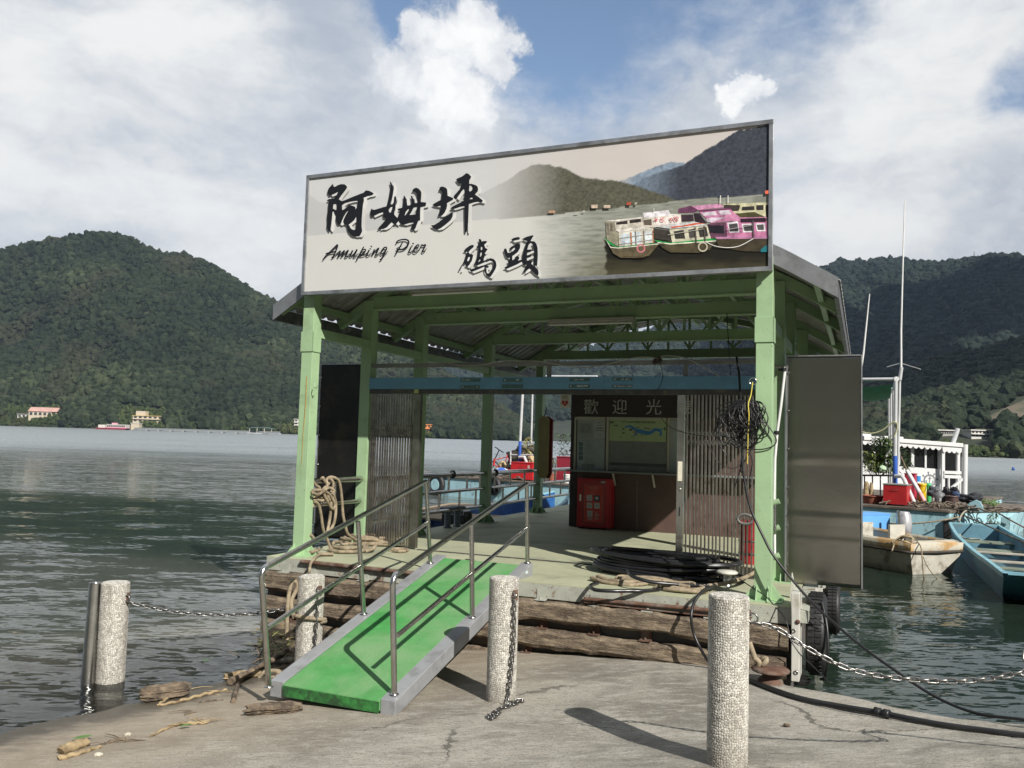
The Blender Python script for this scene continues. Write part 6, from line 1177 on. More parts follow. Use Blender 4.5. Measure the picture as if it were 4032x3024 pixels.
    pts = [GG(*ZB(x, y), .022) for x, y in ((150, 680), (330, 760), (430, 800), (560, 850), (760, 915), (1000, 962), (1280, 1008), (1500, 1052), (1700, 1088), (2000, 1128), (2212, 1155), (2500, 1200))]
    o = thing('water_pipe', 'black plastic water pipe with a coupling lying across the concrete on the right', 'pipe', pts[6])
    MB().tube(spline(pts, 6), .0205, 12).build('pipe', mat('black_pipe', (.018, .018, .018), .4, var=.3), o)
    c0 = GG(*ZB(1285, 1010), .024); c1 = GG(*ZB(1340, 1022), .024); dd = (c1-c0); 
    MB().lathe([(.024, -.06), (.036, -.058), (.036, -.015), (.028, -.012), (.028, .012), (.036, .015), (.036, .058), (.024, .06)], c0, 20, tuple(dd)).build('coupling', cable_black, o)
    h = [P(PL(*Z3(1450, 800), 2, .06)), P(PL(*Z3(1380, 825), 1, -.22)), P(PL(*Z3(1318, 900), 1, -.40)), P(PL(*Z3(1298, 990), 1, -.50)), P(PL(*Z3(1312, 1090), 1, -.50)), P(PL(*Z3(1355, 1190), 1, -.52)), GG(*Z3(1430, 1300), .025), GG(*ZB(250, 720), .022)]
    ropes('black_hose', 'black hose arching from the hose coil down over the pier edge', 'hose', [(h, .0155)], cable_black, T=I)
    ropes('ground_wire', 'thin dark wire lying behind the black pipe on the concrete', 'cable', [([GG(*ZB(x, y), .012) for x, y in ((440, 790), (700, 900), (1000, 985), (1400, 1050), (1800, 1112), (2212, 1170))], .006)], cable_black, T=I)
    ropes('deck_wire', 'thin black wire running from the hose coil down to the water by the white post', 'cable', [([P(PL(*ZR(x, y), 1, v)) for x, y, v in ((30, 240, .2), (200, 350, .0), (350, 450, -.1), (450, 560, -.2), (570, 700, -.36), (620, 850, -.40), (640, 960, -.42), (760, 1140, -.45), (900, 1270, -.5), (1100, 1470, -.6))], .0055)], cable_black, T=I)
corner_stuff()
# ------------------------------------------------------------------ driftwood, leaves, litter
drift = mat('driftwood', (.155, .118, .08), .9, var=.4, vs=14, bump=.006, bs=50, second=(.055, .042, .03), ss=9, sth=(.45, .65)); drift2 = mat('pale_driftwood', (.33, .25, .14), .9, var=.3, vs=14, bump=.004, bs=60, second=(.16, .11, .06), ss=9, sth=(.5, .66))
def stick(label, pts, rs, m, name='driftwood_stick', f=Z8, up=.0, cat='driftwood', twigs=0, seed=0):
    p = spline([GG(*f(*q), up) for q in pts], 6); p[:, 2] += .006*np.sin(np.arange(len(p))*1.7); r = np.interp(np.linspace(0, 1, len(p)), np.linspace(0, 1, len(rs)), rs); mb = MB(); mb.tube(p+np.array([0, 0, 1.])*r[:, None]*.8, r*(1+.25*(fbm(np.arange(len(p))*.6, seed, 0, 3)-.5)), 8)
    rr = random.Random(seed)
    for k in range(twigs):
        i = rr.randrange(2, len(p)-1); d = np.array([rr.uniform(-.2, .2), rr.uniform(-.12, .12), rr.uniform(0, .03)]); mb.tube([p[i]+np.array([0, 0, r[i]*.4]), p[i]+d*.5+np.array([0, 0, .012]), p[i]+d], [.006, .004, .002], 5)
    o = mb.build(name, m); tag(o, label, cat, 'driftwood washed up along the waterline'); return o
stick('dark stick floating at the waterline between the two left bollards', [(1425, 722), (1520, 740), (1640, 722), (1760, 702), (1880, 690)], [.016, .02, .016, .010], drift, up=.045)
stick('dark branch running under the gangway foot towards the bollard behind', [(1605, 1055), (1720, 1000), (1840, 935), (1960, 860), (2050, 790)], [.035, .036, .03, .026], drift, up=.02, twigs=3, seed=4)
stick('long pale twig lying on the wet concrete right of the log', [(1095, 1205), (1220, 1185), (1350, 1150), (1470, 1118), (1580, 1095)], [.010, .014, .014, .009], drift2, twigs=4, seed=5)
stick('thin forked twig crossing in front of the log', [(1110, 1195), (1180, 1150), (1260, 1110), (1335, 1080)], [.010, .014, .010, .005], drift2, twigs=2, seed=6)
stick('short upright stick stub near the gangway rope', [(1625, 1185), (1640, 1120), (1660, 1060)], [.022, .024, .02], drift, seed=7)
stick('short peeled log lying at the bottom left', [(420, 1545), (500, 1515), (605, 1480)], [.034, .038, .034], drift2, 'driftwood_log', seed=8)
stick('flat pale strip of bark lying below the short peeled log', [(405, 1585), (520, 1555), (640, 1515), (715, 1490)], [.02, .018, .014, .008], drift2, seed=9)
stick('dark bunch of twigs left of the middle of the shore', [(725, 1475), (780, 1460), (850, 1445), (900, 1455)], [.008, .014, .012, .005], drift, twigs=8, seed=10)
stick('twiggy branch with dry leaves lying on the concrete before the gangway', [(1050, 1420), (1150, 1370), (1260, 1335), (1360, 1330), (1445, 1325)], [.008, .012, .012, .006], drift2, twigs=12, seed=11)
stick('small dark twig above the twiggy branch', [(1285, 1270), (1330, 1255), (1370, 1250)], [.006, .009, .005], drift, twigs=2, seed=12)
stick('thin brown twig beyond the long pale twig', [(1385, 1180), (1460, 1170), (1555, 1165)], [.005, .007, .004], drift, seed=13)
def lump(label, px, py, sz, m, seed, name='driftwood_log', f=Z8, rot=0., cat='driftwood', grp='driftwood washed up along the waterline'):
    c = GG(*f(px, py)); mb = MB(); ca, sa = math.cos(rot), math.sin(rot)
    mb.T = lambda q: np.array([c[0]+q[0]*ca-q[1]*sa, c[1]+q[0]*sa+q[1]*ca, c[2]+q[2]+sz[2]*.75])
    if sz[0] < .05 or name == 'plastic_bag': mb.blob((0, 0, 0), sz, 4, .55, seed, 2.6)
    else:                                    # a broken length of wood: bark ridges along it, splintered ends
        ns, nr = 40, 40; vs_ = []
        for i in range(ns):
            s_ = i/(ns-1)
            for k in range(nr):
                a_ = 2*math.pi*k/nr; ex = (s_-.5)*2*sz[0]; e_ = .16*sz[0]*(vnoise(k*.9, seed, 0)*2-1)*(1 if s_ in (0., 1.) else max(0, abs(s_-.5)*2-.6)*2)
                rg = .72+.55*fbm(math.cos(a_)*2.2+seed, math.sin(a_)*2.2, s_*1.6, 3)+.30*(vnoise(k*1.3, s_*2.5, seed)-.5)+.18*(vnoise(k*.8, s_*16, seed+3)-.5); tp = min(1, .55+2.2*min(s_+.08, 1.08-s_))
                vs_.append((ex+e_, math.cos(a_)*sz[1]*rg*tp, math.sin(a_)*sz[2]*rg*tp*(1 if math.sin(a_) > 0 else .8)))
        mb.add(vs_, [(i*nr+k, i*nr+(k+1) % nr, (i+1)*nr+(k+1) % nr, (i+1)*nr+k) for i in range(ns-1) for k in range(nr)]); mb.add(vs_[:nr], [tuple(range(nr))[::-1]]); mb.add(vs_[-nr:], [tuple(range(nr))])
    o = mb.build(name, m); tag(o, label, cat, grp); return o
lump('rough dark broken log at the waterline beside the left bollard', 1150, 1150, (.20, .075, .07), drift, 3, rot=.55)
lump('pointed piece of yellowish driftwood beside the dark branch', 1690, 1010, (.16, .045, .04), drift2, 5, rot=.5)
lump('dark waterlogged block lying in front of the gangway foot', 1900, 1250, (.21, .075, .045), drift, 8, 'driftwood_block', rot=.25)
leaf_m = mat('fresh_leaf', (.10, .22, .04), .6, var=.3, vs=30)
def leaf(mb, c, L, W, ang, lift=.0, seed=0):
    ca, sa = math.cos(ang), math.sin(ang); pts = []
    for s, w_ in ((0, .02), (.25, .8), (.5, 1.), (.75, .7), (1., .02)):
        for sg in (-1, 1): x, y = s*L, sg*w_*W/2; pts.append((c[0]+x*ca-y*sa, c[1]+x*sa+y*ca, c[2]+.006+lift*s+.3*W*(abs(sg)*.3-s*(s-1)*.5)))
    mb.add(pts, [(2*i, 2*i+1, 2*i+3, 2*i+2) for i in range(4)], True)
for (x, y, L, lb) in ((500, 1440, .15, 'fresh green leaf at the water edge, lower left'), (1400, 897, .10, 'small green leaf floating left of the gangway'), (1245, 1355, .10, 'yellow green leaf on the twiggy branch')):
    mb = MB(); leaf(mb, GG(*Z8(x, y), .012 if x != 1400 else .05), L, L*.45, .1, .02); o = mb.build('leaf', leaf_m); tag(o, lb, 'leaf', 'leaves on the shore')
for (x, y, f, lb) in ((890, 1408, Z8, 'pale stone chip below the left bollard'), (685, 1550, Z8, 'pale stone chip at the lower left'), (1860, 1262, ZB, 'pale stone chip on the concrete at the far right'), (660, 1095, ZB, 'small brown chip right of the nearest bollard')):
    lump(lb, x, y, (.028, .02, .012), mat('pale_chip', (.5, .47, .38), .8) if 'brown' not in lb else drift, x, 'stone_chip', f, cat='stone', grp='small chips on the concrete')
def weeds():
    rr = random.Random(8); mb = MB(); br = MB()
    for k in range(90):
        c = GG(*Z8(rr.uniform(1760, 2050), rr.uniform(740, 900)), 0.0); h = rr.uniform(.01, .16)
        leaf(mb, c+np.array([0, 0, h]), rr.uniform(.05, .13), rr.uniform(.012, .03), rr.uniform(0, 6.3), rr.uniform(-.03, .06))
    for k in range(16):
        c = GG(*Z8(rr.uniform(1700, 2040), rr.uniform(780, 930)), 0.); d = np.array([rr.uniform(-.2, .2), rr.uniform(-.1, .1), rr.uniform(.02, .12)]); br.tube([c, c+d*.6+np.array([0, 0, .02]), c+d], [.008, .006, .003], 5)
    c = GG(*Z8(1900, 830)); t = thing('weed_clump', 'clump of washed up weeds and twigs at the foot of the bollard behind the gangway', 'weeds', c)
    mb.build('leaves', mat('weed_leaves', (.15, .18, .05), .7, var=.5, vs=12, second=(.19, .13, .06), ss=8, sth=(.45, .6)), t); br.build('twigs', drift, t)
    b = GG(*Z8(2000, 690), .08); lump('crumpled clear plastic bag hanging beside the bollard behind the gangway', 1985, 690, (.05, .04, .13), mat('clear_bag', (.62, .62, .62), .15, var=.1), 4, 'plastic_bag', cat='bag', grp=None)
weeds()
# ================================================================== moored craft beyond the pier
class Frame:
    def __init__(s, o, ex): s.o = np.asarray(o, float); ex = np.asarray(ex, float); s.x = ex/np.linalg.norm(ex); s.y = np.array([-s.x[1], s.x[0], 0]); s.M = np.stack([s.x, s.y, [0, 0, 1.]], 1)
    def T(s, q): return s.o+s.M@np.asarray(q, float)
    def pl(s, p, ax, val):
        d = s.M.T@ray(*p); c = s.M.T@(CAMP-s.o); return c+d*((val-c[ax])/d[ax])
RT = zz(3300, 1450, .3919); R3Z = zz(3300, 1950, .3315)
bB = P((2.95, 16.55, -.05)); bA = P((-16., 21.6, -.05)); bB[2] = 0; bA[2] = 0
BG = Frame(bB, bB-bA)                     # the barge: x along its side to the right, y back, z up from the water
BG.y = np.array([-BG.x[1], BG.x[0], 0])
DZ = .80; BL = float(np.linalg.norm(bB-bA))
lblue = mat('pale_blue_hull_paint', (.36, .58, .64), .55, var=.10, vs=2., bump=.003, bs=15, second=(.09, .16, .17), ss=1.7, sth=(.54, .66), fine=(7, .6, .72, (.12, .08, .06), .6), stretch=(1, 1, .6))
planks = mat('grey_deck_planks', (.15, .125, .10), .9, var=.35, vs=4., second=(.08, .065, .05), ss=3, sth=(.45, .65))
redp = mat('red_steel_box', (.42, .02, .022), .45, var=.12, vs=3, second=(.28, .02, .02), ss=3, sth=(.55, .75), bump=.001)
terr = mat('terracotta', (.26, .085, .05), .8, var=.2); pvc = mat('grey_pvc', (.52, .53, .53), .45, var=.1); bpipe = mat('blue_pvc', (.03, .10, .42), .45, var=.15); whitep = mat('white_boat_paint', (.66, .66, .66), .5, var=.06, vs=1.5, second=(.50, .49, .45), ss=1.5, sth=(.55, .75)); darkglass = mat('dark_boat_window', (.012, .012, .014), .12)
tarp = mat('dark_grey_tarp', (.09, .10, .11), .6, var=.3, vs=3)
def b2(p, y): return BG.pl(p, 1, y)
def build_barge():
    t = thing('barge', 'long pale blue work barge moored behind the pier and cluttered with gear', 'barge', BG.T((-BL/2, 2, 0)))
    MB(BG.T).box((-BL, 0, -.4), (-.0, 9.4, DZ-.07)).build('hull', lblue, t, .01)
    MB(BG.T).add([(0, 0, -.4), (1.0, 2.6, -.4), (1.0, 5.2, -.4), (0, 5.2, -.4), (0, 0, DZ-.07), (1.3, 2.6, DZ-.07), (1.3, 5.2, DZ-.07), (0, 5.2, DZ-.07)], [(0, 1, 5, 4), (1, 2, 6, 5), (2, 3, 7, 6), (4, 5, 6, 7)]).build('bow', lblue, t)
    n = int(BL/.5)
    MB(BG.T).box((-BL-.05, -.06, DZ-.069), (.03, 9.45, DZ)).build('deck_planking', planks, t, .01)
    MB(BG.T).hexa([(.031, .0, DZ-.069), (1.35, 2.6, DZ-.069), (1.35, 5.2, DZ-.069), (.031, 5.2, DZ-.069), (.031, .0, DZ), (1.35, 2.6, DZ), (1.35, 5.2, DZ), (.031, 5.2, DZ)]).build('deck_planking', planks, t)
    c = b2(RT(1375, 1450), .3); MB(BG.T).poly([(c[0]-.25, .25, DZ), (c[0]+.25, .25, DZ), (c[0]+.13, .25, DZ+.26), (c[0]+.02, .25, DZ+.30), (c[0]-.12, .25, DZ+.22)], (), (0, .1, 0)).build('mooring_bitt', lblue, t)
    for px in (1060, 1480): q = b2(RT(px, 1560), -.02); MB(BG.T).box((q[0], -.1, .05), (q[0]+.28, -.001, .55)).build('fender_block', mat('dark_fender', (.03, .027, .025), .9), t, .03)
    q = b2(RT(1600, 1500), -.0); MB(BG.T).hexa([(q[0]-.1, 1., -.1), (q[0]+.12, 1., -.1), (q[0]+.12, 1.2, -.1), (q[0]-.1, 1.2, -.1), (q[0]-.05, 1., DZ-.15), (q[0]+.18, 1., DZ-.15), (q[0]+.18, 1.2, DZ-.15), (q[0]-.05, 1.2, DZ-.15)]).build('corner_plate', lblue, t)
build_barge()
def boxb(nm, lb, cat, f, x0, y0, x1, y1, y, d, m, grp=None, lid=None, handle=False, z0=None):
    a, b = b2(f(x0, y1), y), b2(f(x1, y0), y); zb = DZ+.002 if z0 is None else z0
    t = thing(nm, lb, cat, BG.T(((a[0]+b[0])/2, y+d/2, zb)), grp); MB(BG.T).box((a[0], y, zb+.04), (b[0], y+d, b[2])).build('body', m, t, .006)
    MB(BG.T).box((a[0]-.015, y-.015, b[2]+.001), (b[0]+.015, y+d+.01, b[2]+.03)).build('lid', lid or m, t, .004)
    for x in (a[0]+.05, b[0]-.05): MB(BG.T).box((x-.03, y+.01, zb), (x+.03, y+d, zb+.039)).build('foot', dark_track, t)
    if handle: c = (a[0]+b[0])/2; zh = b[2]-(b[2]-zb)*.22; MB(BG.T).tube([(c-.09, y-.004, zh), (c-.09, y-.03, zh), (c+.09, y-.03, zh), (c+.09, y-.004, zh)], .006, 6).build('handle', dark_track, t)
    return t, a, b
G_ = 'red steel boxes on the barge'
boxb('red_box', 'red steel chest on the barge edge right of the big steel sheet', 'chest', RT, 452, 1180, 690, 1408, .25, .55, redp, G_, mat('grey_lid', (.25, .25, .22), .7), True)
t, a, b = boxb('red_box', 'bright red chest with white stickers seen between the two rear left columns', 'chest', C1Z, 1090, 890, 1300, 1058, .25, .6, mat('bright_red_box', (.60, .02, .025), .4, var=.08), G_, None, True)
for k in (0, 1): MB(BG.T).box((b[0]-.24, .243, b[2]-.12-.06*k), (b[0]-.16, .2495, b[2]-.08-.06*k)).build('sticker', white_p, t)
boxb('red_cabinet', 'upright red cabinet on the barge just left of the ticket booth', 'cabinet', C1Z, 1518, 835, 1660, 1045, .9, .4, mat('dull_red_box', (.33, .03, .05), .5, var=.1), G_)
boxb('red_cabinet', 'narrow red cabinet leaning beside the white lamp tube on the barge', 'cabinet', RT, 668, 1068, 768, 1330, 1.9, .3, mat('pinkish_red_box', (.40, .03, .06), .5, var=.1), G_)
def pot(lb, f, x0, x1, y0, y1, y, m, cat='pot', nm='plant_pot', grp=None, taper=.72, bail=False):
    a, b = b2(f(x0, y1), y), b2(f(x1, y0), y); r = (b[0]-a[0])/2; c = ((a[0]+b[0])/2, y+r, DZ+.002); h = max(b[2]-DZ, .1)
    t = thing(nm, lb, cat, BG.T(c), grp); MB(BG.T).lathe([(r*taper, 0), (r*.93, h*.85), (r*.93, h*.86)], c, 24).build('body', m, t); MB(BG.T).lathe([(r*.94, h*.86), (r, h*.87), (r, h), (r*.9, h), (r*.88, h*.9)], c, 24, cap=False).build('rim', m, t)
    MB(BG.T).lathe([(r*.9, h*.9), (.01, h*.91)], c, 20).build('contents', soil, t)
    if bail: MB(BG.T).tube(spline([(c[0]-r*.98, c[1]-.02, h*.92+c[2]), (c[0]-r*.7, c[1]-r*.8, h*.6+c[2]), (c[0]+r*.7, c[1]-r*.8, h*.6+c[2]), (c[0]+r*.98, c[1]-.02, h*.92+c[2])], 4), .006, 5).build('handle', dark_track, t)
    return t
pot('wide terracotta bowl on the barge left of the red chest', RT, 200, 432, 1288, 1398, .3, terr)
pot('small terracotta pot on the barge behind the rear railing', C1Z, 1420, 1492, 985, 1048, .5, terr)
pot('yellow bucket among the gear in front of the white houseboat', RT, 790, 880, 1160, 1232, 2.2, mat('yellow_plastic', (.66, .46, .02), .4), 'bucket', 'bucket', 'buckets on the barge', .85, True)
pot('small green basket beside the yellow bucket', RT, 882, 932, 1158, 1195, 2.4, mat('green_plastic', (.05, .42, .16), .4), 'basket', 'basket', None, .85)
pot('white bucket on the barge near the ticket booth corner', C1Z, 1562, 1642, 995, 1048, .4, white_p, 'bucket', 'bucket', 'buckets on the barge', .85, True)
pot('rusty open topped drum on the barge right of the grey gas cylinder', RT, 1062, 1202, 1288, 1396, 1.0, mat('drum_brown', (.075, .045, .04), .5, var=.3, vs=4), 'drum', 'drum', None, .97)
def bundle(nm, lb, cat, f, x0, x1, y0, y1, y, m, seed, grp=None, jit=.5, dy=None):
    a, b = b2(f(x0, y1), y), b2(f(x1, y0), y); mb = MB(BG.T); r = ((b[0]-a[0])/2, dy or (b[0]-a[0])/2.4, max(.05, (b[2]-a[2])/2)); mb.blob(((a[0]+b[0])/2, y+r[1], (a[2]+b[2])/2), r, 4, jit, seed, 2.2); o = mb.build(nm, m); tag(o, lb, cat, grp); return o
bundle('tarpaulin', 'dark grey tarpaulin bundle under the ship wheel emblem', 'tarpaulin', RT, 880, 1035, 1190, 1300, 1.7, tarp, 3)
bundle('black_bag', 'black plastic bag heaped right of the grey tarpaulin', 'bag', RT, 1035, 1120, 1190, 1300, 1.9, mat('black_bag', (.012, .012, .014), .3), 5, 'bags on the barge')
bundle('black_bag', 'black plastic bag below the houseboat porch rails', 'bag', RT, 1110, 1215, 1195, 1300, 2.2, mat('black_bag', (.012, .012, .014)), 6, 'bags on the barge')
bundle('blue_bag', 'crumpled dark blue bag on the barge before the houseboat porch', 'bag', RT, 1128, 1222, 1245, 1310, 1.4, mat('blue_bag', (.035, .06, .13), .5), 8, 'bags on the barge')
bundle('net_heap', 'dark heap of netting and tyres near the barge end', 'netting', RT, 1228, 1445, 1270, 1372, 1.6, mat('net_dark', (.03, .033, .04), .8, var=.8, vs=9), 9, None, .9)
bundle('plastic_bag', 'pale green plastic bag under the potted plants on the barge', 'bag', RT, 400, 486, 978, 1050, 1.0, mat('pale_green_bag', (.55, .72, .48), .4), 12, 'bags on the barge')
bundle('sack', 'tan paper sack beside the bicycle on the barge', 'sack', C1Z, 960, 1035, 866, 930, 1.2, mat('tan_sack', (.44, .34, .20), .9), 13, 'sacks on the barge'); bundle('sack', 'tan sack tied to the blue post behind the red chest', 'sack', C1Z, 1238, 1292, 808, 890, 1.1, mat('tan_sack', (.44, .34, .20)), 14, 'sacks on the barge')
bundle('soil_heap', 'dark mound of soil and scrap behind the bright red chest', 'heap', C1Z, 985, 1330, 720, 1000, 2.2, mat('dark_scrap', (.05, .042, .032), .9, var=.6, vs=3), 15, None, .8)
bundle('plastic_tub', 'white and blue plastic tub below the bicycle handlebar', 'tub', C1Z, 900, 1030, 930, 1022, .5, mat('blue_white_tub', (.62, .66, .72), .4, second=(.04, .12, .5), ss=3, sth=(.5, .53)), 16, None, .15)
def jerry():
    a, b = b2(RT(758, 1145), 2.3), b2(RT(822, 1068), 2.3); t = thing('paint_can', 'white drum with a blue label behind the yellow bucket', 'drum', BG.T(((a[0]+b[0])/2, 2.4, DZ))); r = (b[0]-a[0])/2; c = ((a[0]+b[0])/2, 2.3+r, DZ)
    MB(BG.T).lathe([(r, .0), (r, b[2]-DZ), (r*.9, b[2]-DZ+.02)], c, 24).build('body', white_p, t); MB(BG.T).lathe([(r+.004, (b[2]-DZ)*.75), (r+.004, (b[2]-DZ)*.95)], c, 24, cap=False).build('label', mat('label_blue', (.03, .25, .6), .5), t)
    a, b = b2(RT(932, 1362), 1.0), b2(RT(1060, 1262), 1.0); t = thing('gas_cylinder', 'grey round tank with white stickers lying among ropes on the barge', 'tank', BG.T(((a[0]+b[0])/2, 1.2, DZ))); c = ((a[0]+b[0])/2, 1.25, DZ); r = (b[0]-a[0])/2
    MB(BG.T).lathe([(r*.8, .01), (r, .07), (r, .30), (r*.85, .38), (r*.3, .43), (r*.3, .47)], c, 28).build('body', mat('tank_grey', (.13, .135, .14), .5, var=.15), t)
    for an in (-2.2, -1.2): MB(BG.T).box((c[0]+math.cos(an)*r-.03, c[1]+math.sin(an)*r-.005, DZ+.16), (c[0]+math.cos(an)*r+.03, c[1]+math.sin(an)*r+.005, DZ+.25)).build('sticker', white_p, t)
jerry()
def leafy(nm, lb, cat, f, x0, x1, y0, y1, y, n, L, m, seed, stem=True, grp=None, dep=.5, droop=.3, cone=.0):
    a, b = b2(f(x0, y1), y), b2(f(x1, y0), y); rr = random.Random(seed); mb = MB(BG.T); cx = (a[0]+b[0])/2
    base = BG.T((cx, y+dep/2, a[2])); t = thing(nm, lb, cat, base, grp)
    for k in range(n):
        h = rr.random(); w_ = (b[0]-a[0])/2*(1-cone*h)*math.sqrt(rr.random()); an = rr.uniform(0, 6.283); c = np.array([cx+w_*math.cos(an), y+dep/2+dep*.5*math.sin(an)*math.sqrt(rr.random()), a[2]+(b[2]-a[2])*h])
        l = L*rr.uniform(.6, 1.3); wd = l*rr.uniform(.16, .34); az = rr.uniform(0, 6.283); el = rr.uniform(-.5, 1.1); d = np.array([math.cos(az)*math.cos(el), math.sin(az)*math.cos(el), math.sin(el)]); s = np.cross(d, [rr.uniform(-.4, .4), rr.uniform(-.4, .4), 1.]); s /= np.linalg.norm(s); g = np.array([0, 0, -droop*l])
        mb.add([c, c+d*l*.45+s*wd*.5+g*.2, c+d*l*.45-s*wd*.5+g*.2, c+d*l+g], [(0, 1, 2), (1, 3, 2)])
    mb.build('foliage', m, t, fix=False)
    if stem:
        sb = MB(BG.T)
        for k in range(6): x = cx+rr.uniform(-.3, .3)*(b[0]-a[0]); sb.tube([(x*.6+cx*.4, y+dep/2, a[2]), (x, y+dep/2+rr.uniform(-.1, .1), a[2]+(b[2]-a[2])*rr.uniform(.6, .95))], [.012, .005], 5)
        sb.build('stems', drift, t)
    return t
lf1 = mat('houseplant_leaves', (.085, .15, .035), .5, var=.5, vs=9, second=(.16, .20, .06), ss=7, sth=(.5, .65)); lf2 = mat('dry_grass', (.30, .27, .11), .8, var=.3, vs=9); lf3 = mat('dark_leaves', (.045, .085, .028), .5, var=.5, vs=9)
leafy('potted_plant', 'tall leafy potted plant on the barge in front of the white houseboat', 'plant', RT, 300, 555, 705, 1050, 1.2, 900, .21, lf1, 1, grp='potted plants on the barge')
leafy('potted_plant', 'bushy low plant with orange tinted leaves beside the steel sheet', 'plant', RT, 215, 420, 850, 1040, 1.0, 520, .16, mat('orange_tinted_leaves', (.12, .16, .04), .5, var=.5, vs=9, second=(.40, .20, .05), ss=5, sth=(.58, .66)), 2, grp='potted plants on the barge')
leafy('creeper', 'creeper leaves growing up the houseboat window', 'plant', RT, 600, 735, 810, 1000, 3.2, 200, .16, lf3, 3, dep=.3)
leafy('weed_patch', 'green weeds sprouting at the far end of the barge deck', 'weeds', RT, 1395, 1595, 1335, 1415, 2.0, 320, .12, mat('weed_green', (.10, .19, .03), .6, var=.4, vs=9), 4, stem=False, dep=.9)
leafy('weed_patch', 'dark weeds hanging over the pale blue barge corner', 'weeds', RT, 1490, 1600, 1440, 1640, .6, 160, .12, lf3, 14, stem=False, dep=.5, droop=.9)
leafy('shrub', 'leafy shrub on the barge left of the ticket booth', 'shrub', C1Z, 1425, 1700, 620, 940, 2.0, 620, .17, lf3, 5, dep=1.2)
leafy('shrub', 'pale flowering bush behind the rear railing beside the rear column', 'shrub', C1Z, 1330, 1520, 850, 960, 1.6, 240, .13, mat('pale_bush', (.17, .18, .07), .6, var=.5, vs=9, second=(.4, .32, .18), ss=8, sth=(.55, .65)), 6, dep=.8)
leafy('dry_grass_tuft', 'tuft of dry grass beside the blue wrapped post', 'grass', C1Z, 1195, 1255, 665, 810, 1.6, 120, .25, lf2, 7, stem=False, dep=.3)
def pole(nm, lb, cat, segs, grp=None, T=None):
    ws = [np.array(s[0]) for s in segs]; t = thing(nm, lb, cat, segs[0][0][0], grp)
    for pts, r, m, pn in segs: MB().tube(pts, r, 10).build(pn, m, t)
    return t
W = lambda f, x, y, yb: BG.T(b2(f(x, y), yb))
fp = b2(RT(580, 1160), 1.0)[0]
def awning(lb, f, xpost, ytop, yb, xl, joint, base, rows, net, grp):
    p = W(f, xpost, ytop, yb); q = W(f, joint[0], joint[1], yb); g = W(f, base[0], base[1], yb); g[2] = max(g[2], DZ)
    t = thing('awning_frame', lb, 'awning', (g[0], g[1], DZ), grp); MB().tube([q, p], .055, 14).build('post', pvc, t); MB().tube([np.array([g[0], g[1], DZ]), q], .062, 14).build('blue_sleeve', bpipe, t)
    l = W(f, xl, ytop+4, yb); MB().tube([p+np.array([.0, 0, 0]), l], .05, 12).build('top_pipe', pvc, t); MB().lathe([(.075, -.05), (.075, .05)], p, 16, (0, 1, 0)).build('joint', pvc, t)
    pr_ = p
    for (x_, y_, dy) in rows:
        a_ = W(f, x_, y_, yb+dy); a_[2] = p[2]; MB().tube([np.array([a_[0], a_[1], DZ]), a_], .045, 10).build('rear_post', pvc, t); c_ = a_+(l-p); MB().tube([a_, c_], .04, 10).build('cross_pipe', pvc, t); MB().tube([pr_, a_], .04, 10).build('side_pipe', pvc, t); pr_ = a_
    q2 = W(f, rows[0][0], rows[0][1], yb+rows[0][2]); q2[2] = p[2]
    if net:
        n, k = 16, 22; vs_ = []
        for i in range(n):
            for j in range(k):
                s_, r_ = i/(n-1), j/(k-1); c = l+(p-BG.x*.12-l)*s_+(q2-p)*r_*.98; c = c+np.array([0, 0, -.10-.30*math.sin(math.pi*min(1, r_*1.02))-.10*math.sin(math.pi*s_)-.08*fbm(s_*5, r_*5, 1, 3)]); vs_.append(c)
        mb = MB(); mb.add(vs_, [tuple(x) for x in gridfaces(n, k)], True); o = mb.build('shade_net', mat('green_shade_net', (.008, .20, .10), .75, var=.15, vs=5), t, fix=False)
    return t
awning('pipe framed awning with sagging green shade net beside the tall antenna', RT, 580, 110, 1.0, 60, (572, 880), (578, 1165), [(556, 222, 4.2), (532, 262, 6.0), (513, 302, 7.8)], True, 'pipe frames on the barge')
awning('white pipe frame with a blue wrapped foot rising between the rear left columns', C1Z, 1212, 75, 1.0, 1900, (1180, 680), (1176, 880), [(1300, 80, 4.0)], False, 'pipe frames on the barge')
pole('antenna_mast', 'very tall thin antenna mast beside the awning frame', 'antenna', [([W(RT, 600, 1075, 1.1), W(RT, 620, 110, 1.1)], .035, pvc, 'pole'), ([W(RT, 620, 118, 1.08), W(RT, 637, -10, 1.08)], .05, pvc, 'coupling'), ([W(RT, 634, 0, 1.1), BG.T(b2((3548, 1300), 1.1)), BG.T(b2((3562, 793), 1.1))], [.03, .028, .014], white_p, 'whip'), ([BG.T(b2((3492, 1445), 1.1)), BG.T(b2((3546, 1430), 1.1)), BG.T(b2((3626, 1454), 1.1))], .010, pvc, 'radial')], 'antennas on the barge')
pole('antenna_mast', 'short slanting white whip antenna above the large steel sheet', 'antenna', [([BG.T(b2((3374, 1560), 2.0)), BG.T(b2((3400, 1389), 2.0)), BG.T(b2((3424, 1157), 2.0))], [.035, .03, .016], white_p, 'whip'), ([BG.T(np.append(b2((3374, 1560), 2.0)[:2], DZ)), BG.T(b2((3374, 1560), 2.0))], .04, pvc, 'pole')], 'antennas on the barge')
pole('drain_pipe', 'grey elbow pipe sloping from the blue post to the barge deck', 'pipe', [([W(RT, 575, 1085, .9), W(RT, 640, 1085, .8), W(RT, 665, 1120, .75), W(RT, 762, 1348, .6)], .06, pvc, 'pipe')], 'grey pipes on the barge')
